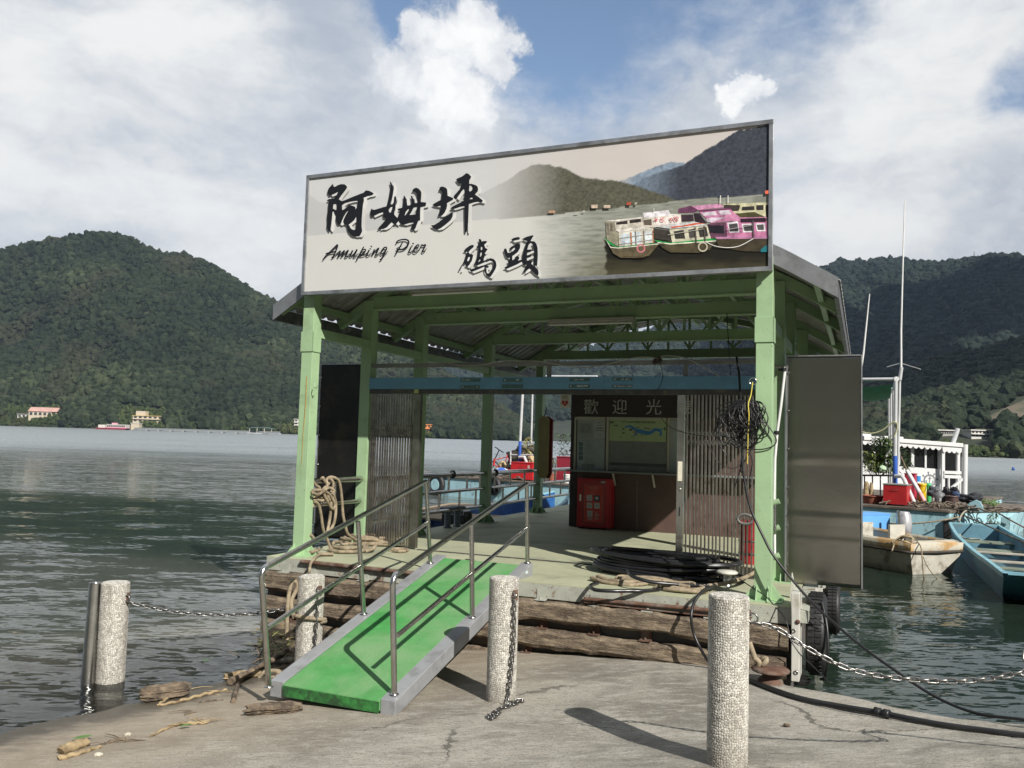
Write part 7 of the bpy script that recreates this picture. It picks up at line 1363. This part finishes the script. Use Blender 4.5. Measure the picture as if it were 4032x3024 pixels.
pole('drain_pipe', 'grey elbow pipe running from the wrapped post behind the red chest', 'pipe', [([W(C1Z, 1170, 830, .9), W(C1Z, 1220, 828, .9), W(C1Z, 1245, 890, .85)], .06, pvc, 'pipe')], 'grey pipes on the barge')
pole('lamp_tube', 'white lamp tube with pink end leaning among the gear on the barge', 'lamp', [([W(RT, 693, 1030, 1.5), W(RT, 820, 1250, 1.1)], .055, white_p, 'tube'), ([W(RT, 820, 1250, 1.1), W(RT, 868, 1338, 1.0)], .057, mat('pink_tube', (.75, .38, .38), .5), 'pink_end'), ([W(RT, 630, 890, 1.6), W(RT, 692, 1030, 1.5)], .03, drift, 'stick')])
pole('yellow_hose', 'pale yellow hose draped from the awning post to the steel sheet', 'hose', [(spline([W(RT, 180, 610, .9), W(RT, 240, 640, .9), W(RT, 340, 655, .9), W(RT, 440, 625, .9), W(RT, 520, 565, .9), W(RT, 575, 540, .9), W(RT, 595, 590, .95), W(RT, 565, 690, .95)], 5), .022, mat('pale_yellow_hose', (.50, .50, .30), .6), 'hose')])
pole('deck_railing', 'dark steel railing on the barge behind the terracotta bowl', 'railing', [([W(RT, 200, 1075, 1.8), W(RT, 560, 1078, 1.8)], .03, mat('dark_rail', (.10, .10, .10), .5), 'top_rail')]+[([W(RT, x, 1078, 1.8), BG.T(np.append(b2(RT(x, 1200), 1.8)[:2], DZ))], .02, mat('dark_rail', (.10, .10, .10)), 'baluster') for x in (265, 345, 425, 505)], 'railings on the barge')
pole('deck_railing', 'grey railing with corner post behind the bright red chest', 'railing', [([W(C1Z, 1090, 808, 1.0), W(C1Z, 1300, 808, 1.0)], .028, pvc, 'top_rail'), ([W(C1Z, 1092, 780, 1.0), W(C1Z, 1092, 900, 1.0)], .03, pvc, 'post'), ([W(C1Z, 1425, 832, 1.0), W(C1Z, 1660, 835, 1.0)], .028, pvc, 'rear_rail'), ([W(C1Z, 1545, 800, 2.4), W(C1Z, 1680, 800, 2.4)], .03, pvc, 'far_rail')], 'railings on the barge')
for x0, x1, y0, y1, lb in ((240, 300, 1140, 1290, 'pale upright timber stump on the barge next to the steel sheet'), (300, 340, 1150, 1300, 'second pale timber stump beside the terracotta bowl')):
    a, b = b2(RT(x0, y1), 1.0), b2(RT(x1, y0), 1.0); c = ((a[0]+b[0])/2, 1.15, DZ); r = (b[0]-a[0])/2; mb = MB(BG.T); mb.lathe([(r, 0), (r*1.05, .1), (r*.9, b[2]-DZ-.08), (r*.5, b[2]-DZ)], c, 14); tag(mb.build('timber_stump', drift2), lb, 'stump', 'timber stumps on the barge')
rr = random.Random(77); st = []
for k in range(34):
    x0 = b2(RT(rr.uniform(720, 1560), 1430), .3)[0]; y0 = rr.uniform(.1, .9); p = [(x0, y0, DZ+.03)]; an = rr.uniform(-.4, .4)+(math.pi if rr.random() < .5 else 0)
    for j in range(6): an += rr.uniform(-.9, .9)*.6; p.append((p[-1][0]+.16*math.cos(an), min(1.3, max(.02, p[-1][1]+.10*math.sin(an))), DZ+.03+rr.uniform(0, .14)))
    st.append((p, rr.uniform(.014, .026)))
ropes('rope_tangle', 'long tangle of old ropes lying along the edge of the barge deck', 'rope', st, mat('dark_old_rope', (.16, .13, .10), .95, var=.4, vs=9), T=BG.T, n=6)
rr = random.Random(78); st = []
for k in range(22):
    x0 = b2(C1Z(rr.uniform(440, 1080), 1040), .3)[0]; y0 = rr.uniform(.1, .9); p = [(x0, y0, DZ+.03)]; an = rr.uniform(-.4, .4)
    for j in range(6): an += rr.uniform(-.9, .9)*.6; p.append((p[-1][0]+.2*math.cos(an), min(1.3, max(.02, p[-1][1]+.1*math.sin(an))), DZ+.03+rr.uniform(0, .12)))
    st.append((p, rr.uniform(.015, .03)))
ropes('rope_tangle', 'brown rope and sticks strewn on the barge behind the deck railing', 'rope', st, mat('dark_old_rope', (.16, .13, .10)), T=BG.T, n=6)
# bicycle on the barge, handlebar towards the viewer
def bike():
    H = lambda x, y, yb=1.0: W(C1Z, x, y, yb); bl = mat('bike_black', (.02, .02, .022), .4); rd = mat('bike_red', (.5, .03, .03), .4)
    b0 = H(935, 900); t = thing('bicycle', 'bicycle with red head tube parked on the barge beside the middle left column', 'bicycle', (b0[0], b0[1], DZ))
    MB().tube([H(948, 735), H(985, 762), H(1025, 787)], .022, 8).build('handlebar', bl, t); MB().tube([H(985, 762), H(958, 820), H(942, 850)], .022, 8).build('stem', bl, t); MB().tube([H(942, 845), H(932, 905)], .045, 10).build('head_tube', rd, t)
    c = H(925, 905); c[2] = DZ+.33; wv = BG.x*.35+BG.y*.94
    for nm, o, dd in (('front_wheel', c, 0), ('rear_wheel', c+wv*1.0, 1)):
        ax = np.cross(wv, [0, 0, 1]); wh = MB().torus(o, .31, .022, tuple(ax), 36, 8).build(nm, bl, t); sp = MB(); sp.lathe([(.02, -.04), (.02, .04)], o, 10, tuple(ax))
        for k in range(12): a_ = k*math.pi/6; sp.tube([o, o+(wv*math.cos(a_)+np.array([0, 0, 1.])*math.sin(a_))*.3], .003, 4)
        sp.build('spokes', pvc, wh)
    ht = H(932, 900); bb = c+wv*.5+np.array([0, 0, -.02]); st_ = c+wv*.68+np.array([0, 0, .5])
    MB().tube([ht, c], .018, 8).build('fork', bl, t); MB().tube([ht, bb], .02, 8).build('down_tube', rd, t); MB().tube([H(940, 855), st_], .018, 8).build('top_tube', rd, t); MB().tube([bb, st_+np.array([0, 0, .12])], .018, 8).build('seat_tube', rd, t); MB().tube([c+wv, bb], .014, 8).build('chain_stay', rd, t); MB().tube([c+wv, st_], .012, 8).build('seat_stay', rd, t)
    MB().blob(st_+np.array([0, 0, .17]), (.07, .13, .035), 3, .1).build('saddle', bl, t); MB().torus(bb, .08, .008, tuple(np.cross(wv, [0, 0, 1])), 20, 6).build('chainring', pvc, t)
    MB().tube(spline([H(950, 800), H(990, 820), H(975, 860), H(940, 870)], 4), .006, 5).build('brake_cable', bl, t)
bike()
# ------------------------------------------------------------------ white houseboat with scalloped eaves
HY = 33.
def hq(f, p0, p1, p2, p3, y0, y1):
    a = [AD(*f(*p), y0) for p in (p0, p1, p2, p3)]; return a+[q+np.array([0, y1-y0, 0]) for q in a]
def hbox(mb, f, p0, p1, p2, p3, y0=HY, y1=HY+.12):
    q = hq(f, p0, p1, p2, p3, y0, y1); return mb.hexa([q[0], q[1], q[5], q[4], q[3], q[2], q[6], q[7]])
def houseboat():
    t = thing('houseboat', 'white houseboat with scalloped eaves and grey ship wheel emblem moored behind the barge', 'boat', (AD(*RT(800, 1100), HY)[0], HY+1.5, 0))
    sy = lambda x, y: y+(x-1000)*.075            # the boat heels slightly to starboard
    L = lambda x, y: (x, sy(x, y))
    m = MB(); hbox(m, RT, L(-200, 1235), L(1280, 1235), L(1280, 1330), L(-200, 1330), HY-.15, HY+4.); m.build('hull', whitep, t)
    m = MB(); hbox(m, RT, L(-200, 1235), L(1042, 1235), L(1042, 790), L(-200, 790), HY+3.4, HY+3.5); m.build('rear_wall', whitep, t)
    m = MB(); hbox(m, RT, L(-200, 1240), L(1042, 1240), L(1042, 1012), L(-200, 1012), HY, HY+.1); w_ = m.build('wall', whitep, t)
    MB_ = MB(); hbox(MB_, RT, L(1012, 1235), L(1042, 1235), L(1042, 790), L(1012, 790), HY+.12, HY+3.4); MB_.build('end_wall', whitep, t)
    for x0, x1 in ((625, 735), (766, 871), (891, 1006), (500, 600), (375, 475), (250, 350), (120, 225), (0, 100)):
        m = MB(); hbox(m, RT, L(x0-4, 1012), L(x1+4, 1012), L(x1+4, 785), L(x0-4, 785), HY+.05, HY+.07); m.build('window', darkglass, t)
    for x0, x1 in ((736, 765), (872, 890), (1007, 1041), (601, 624), (476, 499), (351, 374), (226, 249), (101, 119)):
        m = MB(); hbox(m, RT, L(x0, 1011), L(x1, 1011), L(x1, 775), L(x0, 775), HY-.02, HY+.10); m.build('mullion', whitep, t)
    m = MB(); hbox(m, RT, L(-200, 775), L(1258, 775), L(1258, 735), L(-200, 735), HY-.35, HY+4.); m.build('roof', whitep, t, .01)
    for x0, x1, yy in ((150, 333, 712), (466, 502, 720), (612, 656, 715)): m = MB(); hbox(m, RT, L(x0, 734), L(x1, 734), L(x1, yy), L(x0, yy), HY-.2, HY+1.5); m.build('roof_locker', whitep, t)
    pts = [L(-100, 776)]; x = -100
    while x < 1040:
        for k in range(1, 7): a_ = k/6; pts.append(L(x+56*a_, 800+24*math.sin(math.pi*a_)))
        x += 57
    pts.append(L(1044, 776)); q = [AD(*RT(*p), HY-.30) for p in pts]; MB().poly(q, (), (0, .04, 0)).build('valance', whitep, t, fix=True)
    pts = [L(1046, 776)]; x = 1046
    for _ in range(4):
        for k in range(1, 7): a_ = k/6; pts.append(L(x+48*a_, 822+20*math.sin(math.pi*a_)))
        x += 49
    pts.append(L(1246, 776)); q = [AD(*RT(*p), HY-.30) for p in pts]; MB().poly(q, (), (0, .04, 0)).build('valance', whitep, t)
    for x0, x1, y0, y1 in ((1043, 1076, 776, 1240), (1198, 1229, 800, 1240)): m = MB(); hbox(m, RT, L(x0, y1), L(x1, y1), L(x1, y0), L(x0, y0), HY-.25, HY-.12); m.build('porch_post', whitep, t, .02)
    MB().tube([AD(*RT(*L(1270, 1245)), HY-.3), AD(*RT(*L(1276, 745)), HY-.3)], .10, 12).build('corner_post', whitep, t)
    for y0 in (1040, 1082): m = MB(); m.bar(AD(*RT(*L(1062, y0)), HY-.25), AD(*RT(*L(1268, y0-8)), HY-.25), .08, .12).build('porch_rail', whitep, t)
    for x in (1110, 1205, 1225, 1245): MB().tube([AD(*RT(*L(x, 1240)), HY-.25), AD(*RT(*L(x, 1085)), HY-.25)], .045, 8).build('baluster', whitep, t)
    MB().bar(AD(*RT(*L(1140, 1190)), HY-.3), AD(*RT(*L(1262, 1085)), HY-.3), .08, .09).build('gang_rail', whitep, t)
    m = MB(); hbox(m, RT, L(1060, 1238), L(1240, 1238), L(1240, 790), L(1060, 790), HY+3., HY+3.1); m.build('cabin_back', darkglass, t)
    MB().tube([AD(*RT(1150, 768), HY+.5), AD(*RT(1205, 605), HY+.5)], .085, 12).build('roof_pipe', pvc, t)
    c = AD(*RT(920, 1128), HY-.004); em = mat('emblem_grey', (.20, .21, .22), .6); X = np.array([1., 0, -.045]); Z = np.array([.045, 0, 1.]); s = .3919*HY/FL; R = 62*s
    ring = lambda r0, r1, n=40: MB().poly([c+X*r1*math.cos(a)+Z*r1*math.sin(a) for a in np.linspace(0, 2*math.pi, n)[:-1]], [[c+X*r0*math.cos(a)+Z*r0*math.sin(a) for a in np.linspace(0, 2*math.pi, n)[:-1]]])
    e = ring(R*.74, R).build('wheel_emblem', em, w_, fix=False); mb = MB()
    def bar2(p, q, w): p, q = np.array(p)*R, np.array(q)*R; d = (q-p)/np.linalg.norm(q-p); nrm = np.array([-d[1], d[0]])*w*R/2; mb.add([c+X*z[0]+Z*z[1]-np.array([0, .003, 0]) for z in (p-nrm, p+nrm, q+nrm, q-nrm)], [(0, 1, 2, 3)])
    for k in range(8): a = k*math.pi/4+.2; bar2((math.cos(a), math.sin(a)), (1.28*math.cos(a), 1.28*math.sin(a)), .16); bar2((1.22*math.cos(a), 1.22*math.sin(a)), (1.42*math.cos(a), 1.42*math.sin(a)), .26)
    bar2((0, .5), (0, -.6), .13); bar2((-.24, .3), (.24, .3), .11)
    for k in range(8): a0, a1 = -.15-k*.355, -.15-(k+1)*.355; bar2((.55*math.cos(a0), -.08+.55*math.sin(a0)), (.55*math.cos(a1), -.08+.55*math.sin(a1)), .13)
    bar2((.66, -.12), (.42, -.02), .14); bar2((-.66, -.12), (-.42, -.02), .14); bar2((0, .5), (0, .66), .2); mb.build('anchor_emblem', em, w_, fix=False)
houseboat()
# ------------------------------------------------------------------ small boats
def loft(rows, close=True):
    k = len(rows[0]); vs = [q for r in rows for q in r]; fs = [(i*k+j, (i+1)*k+j, (i+1)*k+j+1, i*k+j+1) for i in range(len(rows)-1) for j in range(k-1)]; return vs, fs
def dinghy():
    F = Frame((7.70, 16.12, 0), (.93, .365, 0)); F.y = np.array([-.365, .93, 0]); F.M = np.stack([F.x, F.y, [0, 0, 1.]], 1)
    t = thing('dinghy', 'weathered white dinghy with ochre gunwale moored beside the steel sheet', 'boat', F.T((.65, 1.5, 0)))
    S_ = np.linspace(0, 1, 20); Ln = 3.6
    def half(s): return .66+.13*math.sin(min(1, s*1.6)*math.pi/2)-.55*max(0, s-.6)**1.6*2.2
    def row(s, pts, bow=True):
        y = s*Ln; h = half(s); fl = .78+.05*s; o = []
        for (k, z) in pts: o.append((.66+k*h, y-.14*(1-min(1, s*5))*(z/.6)*(1-abs(k)*.35), z+.10*max(0, s-.4)))
        return o
    hull = [(-1.02, .44), (-.98, .30), (-.90, .12), (-.78, -.12), (0, -.2), (.64, -.12), (.74, .12), (.90, .30), (1.0, .44)]
    weather = mat('weathered_white_hull', (.50, .48, .41), .6, var=.12, vs=3, second=(.22, .19, .14), ss=2.6, sth=(.48, .66), bump=.003, bs=14, fine=(20, .6, .75, (.12, .10, .07), .6))
    ochre = mat('ochre_gunwale', (.38, .235, .095), .65, var=.2, vs=5, second=(.44, .41, .33), ss=2.2, sth=(.44, .54), fine=(16, .6, .72, (.12, .1, .08), .7))
    R_ = [row(s, hull) for s in S_]; m = MB(F.T); m.add(*loft(R_), True); m.add(R_[0], [tuple(range(9))]); m.add(R_[-1], [tuple(range(9))[::-1]]); m.build('hull', weather, t)
    rub = MB(F.T); rub.tube([row(s, [(-1.03, .43)])[0] for s in S_[::-1]]+[row(0, [(k, .43)])[0] for k in np.linspace(-.8, .8, 7)]+[row(s, [(1.01, .43)])[0] for s in S_], .03, 8); rub.build('rubbing_strake', mat('dark_strake', (.06, .05, .04), .8), t)
    def gun(k0, z0, k1, z1, k2, z2): return [row(s, [(-k0, z0), (-k1, z1), (-k2, z2), (-k2+.03, z2-.05)]) for s in S_], [row(s, [(k0, z0), (k1, z1), (k2, z2), (k2-.03, z2-.05)]) for s in S_]
    for g in gun(1.02, .45, 1.04, .60, .84, .63): MB(F.T).add(*loft(g), True).build('gunwale', ochre, t)
    tr = [[row(0, [(k, z)])[0] if i < 2 else np.array(row(0, [(k, z)])[0])+np.array([0, .24, 0]) for i, z in enumerate((.45, .60, .63))] for k in np.linspace(-1.03, 1.03, 9)]; MB(F.T).add(*loft(tr), True).build('transom_deck', ochre, t)
    inn = [row(s, [(-.85, .62), (-.80, .15), (-.5, .06), (.5, .06), (.80, .15), (.85, .62)]) for s in S_]; MB(F.T).add(*loft([[(q[0], q[1]+.22*(1-s*1.1), q[2]) for q in r] for s, r in zip(S_, inn)]), True).build('inner_shell', mat('grey_white_inside', (.42, .43, .40), .6, var=.15, vs=3, second=(.28, .27, .22), ss=3), t)
    MB(F.T).box((.05, 1.5, .1), (.62, 1.56, .84)).build('bulkhead', weather, t, .005); MB(F.T).box((.88, 1.3, .1), (1.30, 1.36, .80)).build('bulkhead', weather, t, .005)
    MB(F.T).box((-.12, 2.0, .08), (1.4, 2.3, .45)).build('thwart', weather, t, .01)
    ob = R3Z; yb = 1.7
    blue = thing('blue_tank', 'bright blue box resting in the weathered white dinghy', 'box', F.T((.2, 2.0, .5))); a, b = F.pl(ob(270, 342), 1, 2.35), F.pl(ob(616, 232), 1, 2.35); MB(F.T).box((a[0]-.2, 2.35, .45), (b[0], 2.8, b[2])).build('body', mat('bright_blue_box', (.13, .36, .72), .5, var=.06), blue, .006); MB(F.T).box((a[0]-.21, 2.34, b[2]+.001), (b[0]+.01, 2.81, b[2]+.03)).build('lid', mat('bright_blue_box', (.13, .36, .72)), blue)
    mb = MB(F.T); mb.blob((.78, .75, .40), (.34, .16, .10), 4, .4, 3, 2.5); tag(mb.build('white_cloth', mat('white_cloth', (.68, .68, .66), .8)), 'bundled white cloth lying in the weathered dinghy', 'cloth')
    a = F.pl(ob(715, 470), 1, 1.9); tp = F.pl(ob(715, 180), 1, 1.9); o = thing('outboard_motor', 'old silver outboard motor and pole standing in the weathered dinghy', 'motor', F.T((a[0], 1.9, .45))); MB(F.T).tube([(a[0], 1.9, .3), (a[0], 1.9, tp[2])], .035, 10).build('pole', steel, o); MB(F.T).lathe([(.05, 0), (.15, .04), (.17, .2), (.16, .5), (.11, .58)], (a[0]+.32, 2.05, .42), 20).build('cowl', mat('silver_cowl', (.45, .45, .46), .35, .4, var=.3, vs=4), o); MB(F.T).box((a[0], 1.97, .5), (a[0]+.3, 2.03, .56)).build('clamp', dark_track, o)
    D = lambda x, y, yy: F.T(F.pl(ob(x, y), 1, yy))
    ropes('dinghy_painter', 'worn rope knotted over the dinghy stern and trailing into the water', 'rope', [([D(640, 560, .2), D(760, 480, .15), D(830, 500, .1), D(930, 540, .0), D(985, 620, -.2), D(1000, 760, -.3), D(1010, 900, -.32), D(1025, 1010, -.35)], .012), ([D(700, 520, .3), D(800, 490, .1), D(880, 510, .05), D(870, 580, -.05)], .02), ([D(740, 530, .2), D(820, 470, .15), D(900, 520, .1)], .02), ([D(1010, 730, -.3), D(1070, 860, -.35), D(1150, 960, -.4), D(1240, 1030, -.45)], .009), ([D(540, 590, .4), D(600, 560, .3), D(660, 580, .2), D(640, 660, .0)], .015)], rope_m, T=I, n=6)
    mb = [W(R3Z, 620, 335, -.3), W(R3Z, 850, 340, -.5), W(R3Z, 1150, 310, -.4), W(R3Z, 1420, 262, -.05), W(R3Z, 1480, 230, .2)]
    ropes('mooring_line', 'slack grey line from the dinghy pole to the barge bitt', 'rope', [(mb, .022)], rope_m, T=I, n=6)
dinghy()
def rowboat():
    far_c, near_c = np.array([11.87, 21.35, 0]), np.array([8.3, 12.75, 0]); ax = (near_c-far_c); Ln = np.linalg.norm(ax); F = Frame(far_c, ax); F.x = ax/Ln; F.y = np.array([-F.x[1], F.x[0], 0]); F.M = np.stack([F.x, F.y, [0, 0, 1.]], 1)
    t = thing('rowboat', 'long open blue wooden rowboat cut off by the right border', 'boat', F.T((Ln/2, 0, 0)))
    bl = mat('faded_blue_boat', (.045, .16, .235), .55, var=.15, vs=2., second=(.03, .085, .13), ss=1.5, sth=(.5, .7), bump=.002, bs=20, fine=(14, .62, .74, (.12, .19, .2), .5)); bi = mat('blue_boat_inside', (.055, .15, .20), .65, var=.2, vs=2, second=(.085, .105, .075), ss=1.6, sth=(.5, .7)); gw = mat('pale_blue_gunwale', (.20, .40, .46), .55, var=.15, vs=5)
    S_ = np.linspace(0, 1, 24); h = lambda s: .56+.14*math.sin(min(1, s*1.25)*math.pi*.75); zt = lambda s: .48+.30*max(0, .25-s)**1.3*1.2+.10*max(0, s-.7)
    def row(s, k): 
        x = s*Ln; o = []
        for a, z in k: o.append((x-(.9*(1-z/zt(s)) if s > .97 else .55*(1-z/zt(s)) if s > .93 else 0)+(.35*(1-max(z, 0)/zt(s)) if s < .03 else 0), a*h(s), z if z < .3 else zt(s)-(.5-z)))
        return o
    out = [(-1, .5), (-.93, .22), (-.80, -.12), (0, -.16), (.80, -.12), (.93, .22), (1, .5)]
    R_ = [row(s, out) for s in S_]; m = MB(F.T); m.add(*loft(R_), False); m.add(R_[0], [tuple(range(7))]); m.add(R_[-1], [tuple(range(7))[::-1]]); m.build('hull', bl, t)
    inn = [(-.93, .5), (-.86, .22), (-.74, .02), (.74, .02), (.86, .22), (.93, .5)]; S2 = np.linspace(.015, .965, 22); R2_ = [row(s, inn) for s in S2]; m = MB(F.T); m.add(*loft(R2_)); m.add(R2_[0], [tuple(range(6))]); m.add(R2_[-1], [tuple(range(6))[::-1]]); m.build('inner_planking', bi, t)
    for sg in (-1, 1): MB(F.T).add(*loft([[(q[0], q[1], q[2]+dz) for q, dz in zip(row(s, [(sg*1.03, .5), (sg*1.03, .5), (sg*.92, .5), (sg*.92, .5)]), (-.05, .02, .02, -.05))] for s in S_])).build('gunwale', gw, t)
    for s in (.005, .985): q = row(s, [(-1, .5), (1, .5)]); MB(F.T).bar(q[0], q[1], .07, .06).build('end_cap', gw, t)
    seat = mat('mossy_seat', (.16, .19, .14), .85, var=.25, vs=3); pale = mat('pale_seat_board', (.36, .33, .27), .8, var=.2, vs=4)
    for s, wd, z, mm in ((.20, .5, .30, seat), (.33, .45, .24, seat), (.50, .18, .36, pale), (.60, .22, .30, pale), (.74, .3, .33, seat), (.88, .5, .34, seat)):
        x = s*Ln; hh = h(s)*.88; MB(F.T).box((x-wd/2, -hh, z-.03), (x+wd/2, hh, z)).build('thwart', mm, t, .004)
    D = lambda x, y, xx: F.T(F.pl(R3Z(x, y), 0, xx))
    ropes('rowboat_painter', 'pale rope hanging from the barge bitt into the bow of the blue rowboat', 'rope', [([W(R3Z, 1560, 150, .1), W(R3Z, 1475, 220, .0), W(R3Z, 1440, 300, -.1), W(R3Z, 1430, 390, -.2), D(1450, 480, .5), D(1530, 515, .9), D(1640, 520, 1.0), D(1700, 530, 1.1)], .022)], mat('pale_rope', (.42, .40, .32), .9), T=I, n=6)
    ropes('mooring_line', 'dark rope stretched from the barge over the blue rowboat to the right', 'rope', [([W(R3Z, 1350, 190, .2), W(R3Z, 1520, 250, -.1), D(1780, 365, 1.3), D(1960, 450, 2.2), D(2208, 560, 3.2)], .018)], drift, T=I, n=6)
    ropes('mooring_line', 'rope running out over the water from the end of the barge', 'rope', [([W(RT, 1580, 1435, 1.0), W(RT, 1720, 1520, .9), W(RT, 1868, 1600, .8), W(RT, 2000, 1690, .7)], .02)], drift, T=I, n=6)
rowboat()
def blueboat():
    # low blue boat lying along the left side of the pier
    uo = -7.15; F = Frame(P((uo, 9.3, 0))*np.array([1, 1, 0]), PM@np.array([0, 1., 0])*np.array([1, 1, 0])); t = thing('workboat', 'low blue workboat with plank hatch lying along the left side of the pier', 'boat', F.T((0, 0, 0)))
    bl = mat('strong_blue_boat', (.02, .10, .30), .5, var=.15, vs=2, second=(.05, .2, .42), ss=2, sth=(.5, .7)); S_ = np.linspace(-4.2, 4.6, 18)
    h = lambda s: .78*(1-max(0, (s-1.5)/3.3)**2*.8); z = lambda s: .62+.25*max(0, (s-1)/3.6)**2
    R_ = [[(s, -h(s), z(s)), (s, -h(s)*.95, .3), (s, -h(s)*.7, -.15), (s, h(s)*.7, -.15), (s, h(s)*.95, .3), (s, h(s), z(s)), (s, h(s)*.86, z(s)+.01), (s, h(s)*.8, .2), (s, -h(s)*.8, .2), (s, -h(s)*.86, z(s)+.01), (s, -h(s), z(s))] for s in S_]
    m = MB(F.T); m.add(*loft(R_)); m.add(R_[0], [tuple(range(10))]); m.add(R_[-1], [tuple(range(10))[::-1]]); m.build('hull', bl, t)
    for sg in (-1, 1): MB(F.T).tube([(s, sg*h(s), z(s)+.02) for s in S_], .035, 8).build('gunwale', mat('pale_blue_gunwale', (.2, .4, .46)), t)
    for k in range(5): MB(F.T).box((-2.6+k*.30, -.74, .64), (-2.6+k*.30+.28, .74, .685)).build('hatch_plank', mat('bare_planks', (.30, .22, .14), .85, var=.25, vs=5), t, .004)
    MB(F.T).box((.4, -.7, .45), (.8, .7, .5)).build('thwart', planks, t)
    v = 5.0; q0, q1 = PL(*C1Z(440, 1440), 1, v), PL(*C1Z(665, 1328), 1, v); cu = (q0[0]+q1[0])/2; o = thing('outboard_motor', 'black outboard motor with white lettering at the stern of the blue workboat', 'motor', P((cu, v, q0[2]-.6)))
    hw = (q1[0]-q0[0])/2; hh = q1[2]-q0[2]; mb = MB(P)
    a = [(-1, 0), (-.98, .55), (-.86, .9), (-.7, 1), (.75, 1), (.9, .9), (1, .55), (1, 0), (.9, -.25), (-.85, -.25)]
    fr = [(cu+x*hw, v, q0[2]+z_*hh) for x, z_ in a]; bk = [(cu+x*hw*.9, v+.38, q0[2]+z_*hh*.96) for x, z_ in a]
    mb.add(fr+bk, [tuple(range(10)), tuple(range(19, 9, -1))]+[(i, 10+i, 10+(i+1) % 10, (i+1) % 10) for i in range(10)]); cw = mb.build('cowl', mat('motor_black', (.015, .016, .018), .3), o, .02)
    MB(P).box((cu-.1, v+.1, q0[2]-.85), (cu+.1, v+.25, q0[2]-.06)).build('leg', mat('motor_black', (.015, .016, .018)), o); MB(P).box((cu-.2, v+.05, q0[2]-.3), (cu+.2, v+.5, q0[2]-.12)).build('clamp', dark_track, o)
    c = PL(*C1Z(560, 1370), 1, v-.012); text_mesh('SUZUKI', (c[0], v-.012, c[2]), .105, (1.15, 0, .04), (0, 0, 1), MB(P)).build('lettering', white_p, cw, fix=False)
    c = b2(C1Z(392, 1085), -.15); o = thing('tyre', 'black tyre with a pale blue float inside hanging on the barge corner', 'tyre', BG.T((c[0], -.2, c[2]-.4)), 'tyre fenders on the barge'); MB(BG.T).torus((c[0], -.13, c[2]), .36, .11, (0, 1, 0), 30, 12).build('tyre_body', black_rubber, o); MB(BG.T).lathe([(.02, 0), (.24, .02), (.25, .1), (.22, .16)], (c[0], -.05, c[2]), 24, (0, -1, 0)).build('float', lblue, o)
    c = b2(C1Z(930, 1100), -.15); o = thing('tyre', 'small black tyre hanging on the barge side behind the middle left column', 'tyre', BG.T((c[0], -.2, c[2]-.3)), 'tyre fenders on the barge'); MB(BG.T).torus((c[0], -.12, c[2]), .26, .10, (0, 1, 0), 30, 12).build('tyre_body', black_rubber, o); MB(BG.T).tube([(c[0], -.1, c[2]+.25), (c[0]+.02, -.02, DZ+.02)], .02, 6).build('lanyard', cable_black, o)
    o = thing('work_float', 'pale blue float with plank top moored between the blue workboat and the barge', 'float', P((-9.4, 12.2, -.9))); MB(P).box((-10.6, 11.2, -1.1), (-8.2, 13.6, -.42)).build('hull', lblue, o, .01); MB(P).hexa([(-10.4, 11.0, -.41), (-8.3, 11.0, -.41), (-8.3, 13.4, -.41), (-10.4, 13.4, -.41), (-10.4, 11.0, -.36), (-8.3, 11.0, -.36), (-8.3, 13.4, -.30), (-10.4, 13.4, -.30)]).build('plank_top', mat('bare_planks', (.30, .22, .14)), o)
blueboat()
def rail_loops():
    for i, (x, y, v, r, lb) in enumerate(((545, 990, 4.6, .055, 'black strap looped round the top rail near the folding gate'), (945, 975, 6.2, .055, 'black strap looped round the top rail beside the middle left column'), (930, 1100, 6.2, .16, 'black coil of hose hung on the middle rail beside the middle left column'))):
        q = PL(*C1Z(x, y), 0, -5.75); mb = MB(P)
        for k in range(3): mb.torus((q[0], q[1]+.012*k, q[2]), r+.004*k, .012, (.25, 1, 0) if i < 2 else (1, .1, .2*k), 18, 6)
        tag(mb.build('strap' if i < 2 else 'hose_coil', cable_black), lb, 'strap' if i < 2 else 'hose', 'straps on the deck railing' if i < 2 else None)
rail_loops()
# ------------------------------------------------------------------ the hazy air over the lake
def haze():
    mb = MB(); mb.box((-2600, -345, -5.), (3600, 3400, 720)); o = mb.build('haze', []); o.data.materials.clear()
    m = bpy.data.materials.new('lake_haze'); m.use_nodes = True; t = NT(m.node_tree); v = t.new('ShaderNodeVolumePrincipled'); v.inputs['Color'].default_value = (.58, .76, 1., 1); v.inputs['Density'].default_value = 7.5e-5; v.inputs['Anisotropy'].default_value = .1
    out = t.new('ShaderNodeOutputMaterial'); t.l.new(v.outputs[0], out.inputs['Volume']); o.data.materials.append(m); tag(o, kind='stuff')
haze()
for o in list(bpy.data.objects):
    if '_w' in o: del o['_w']
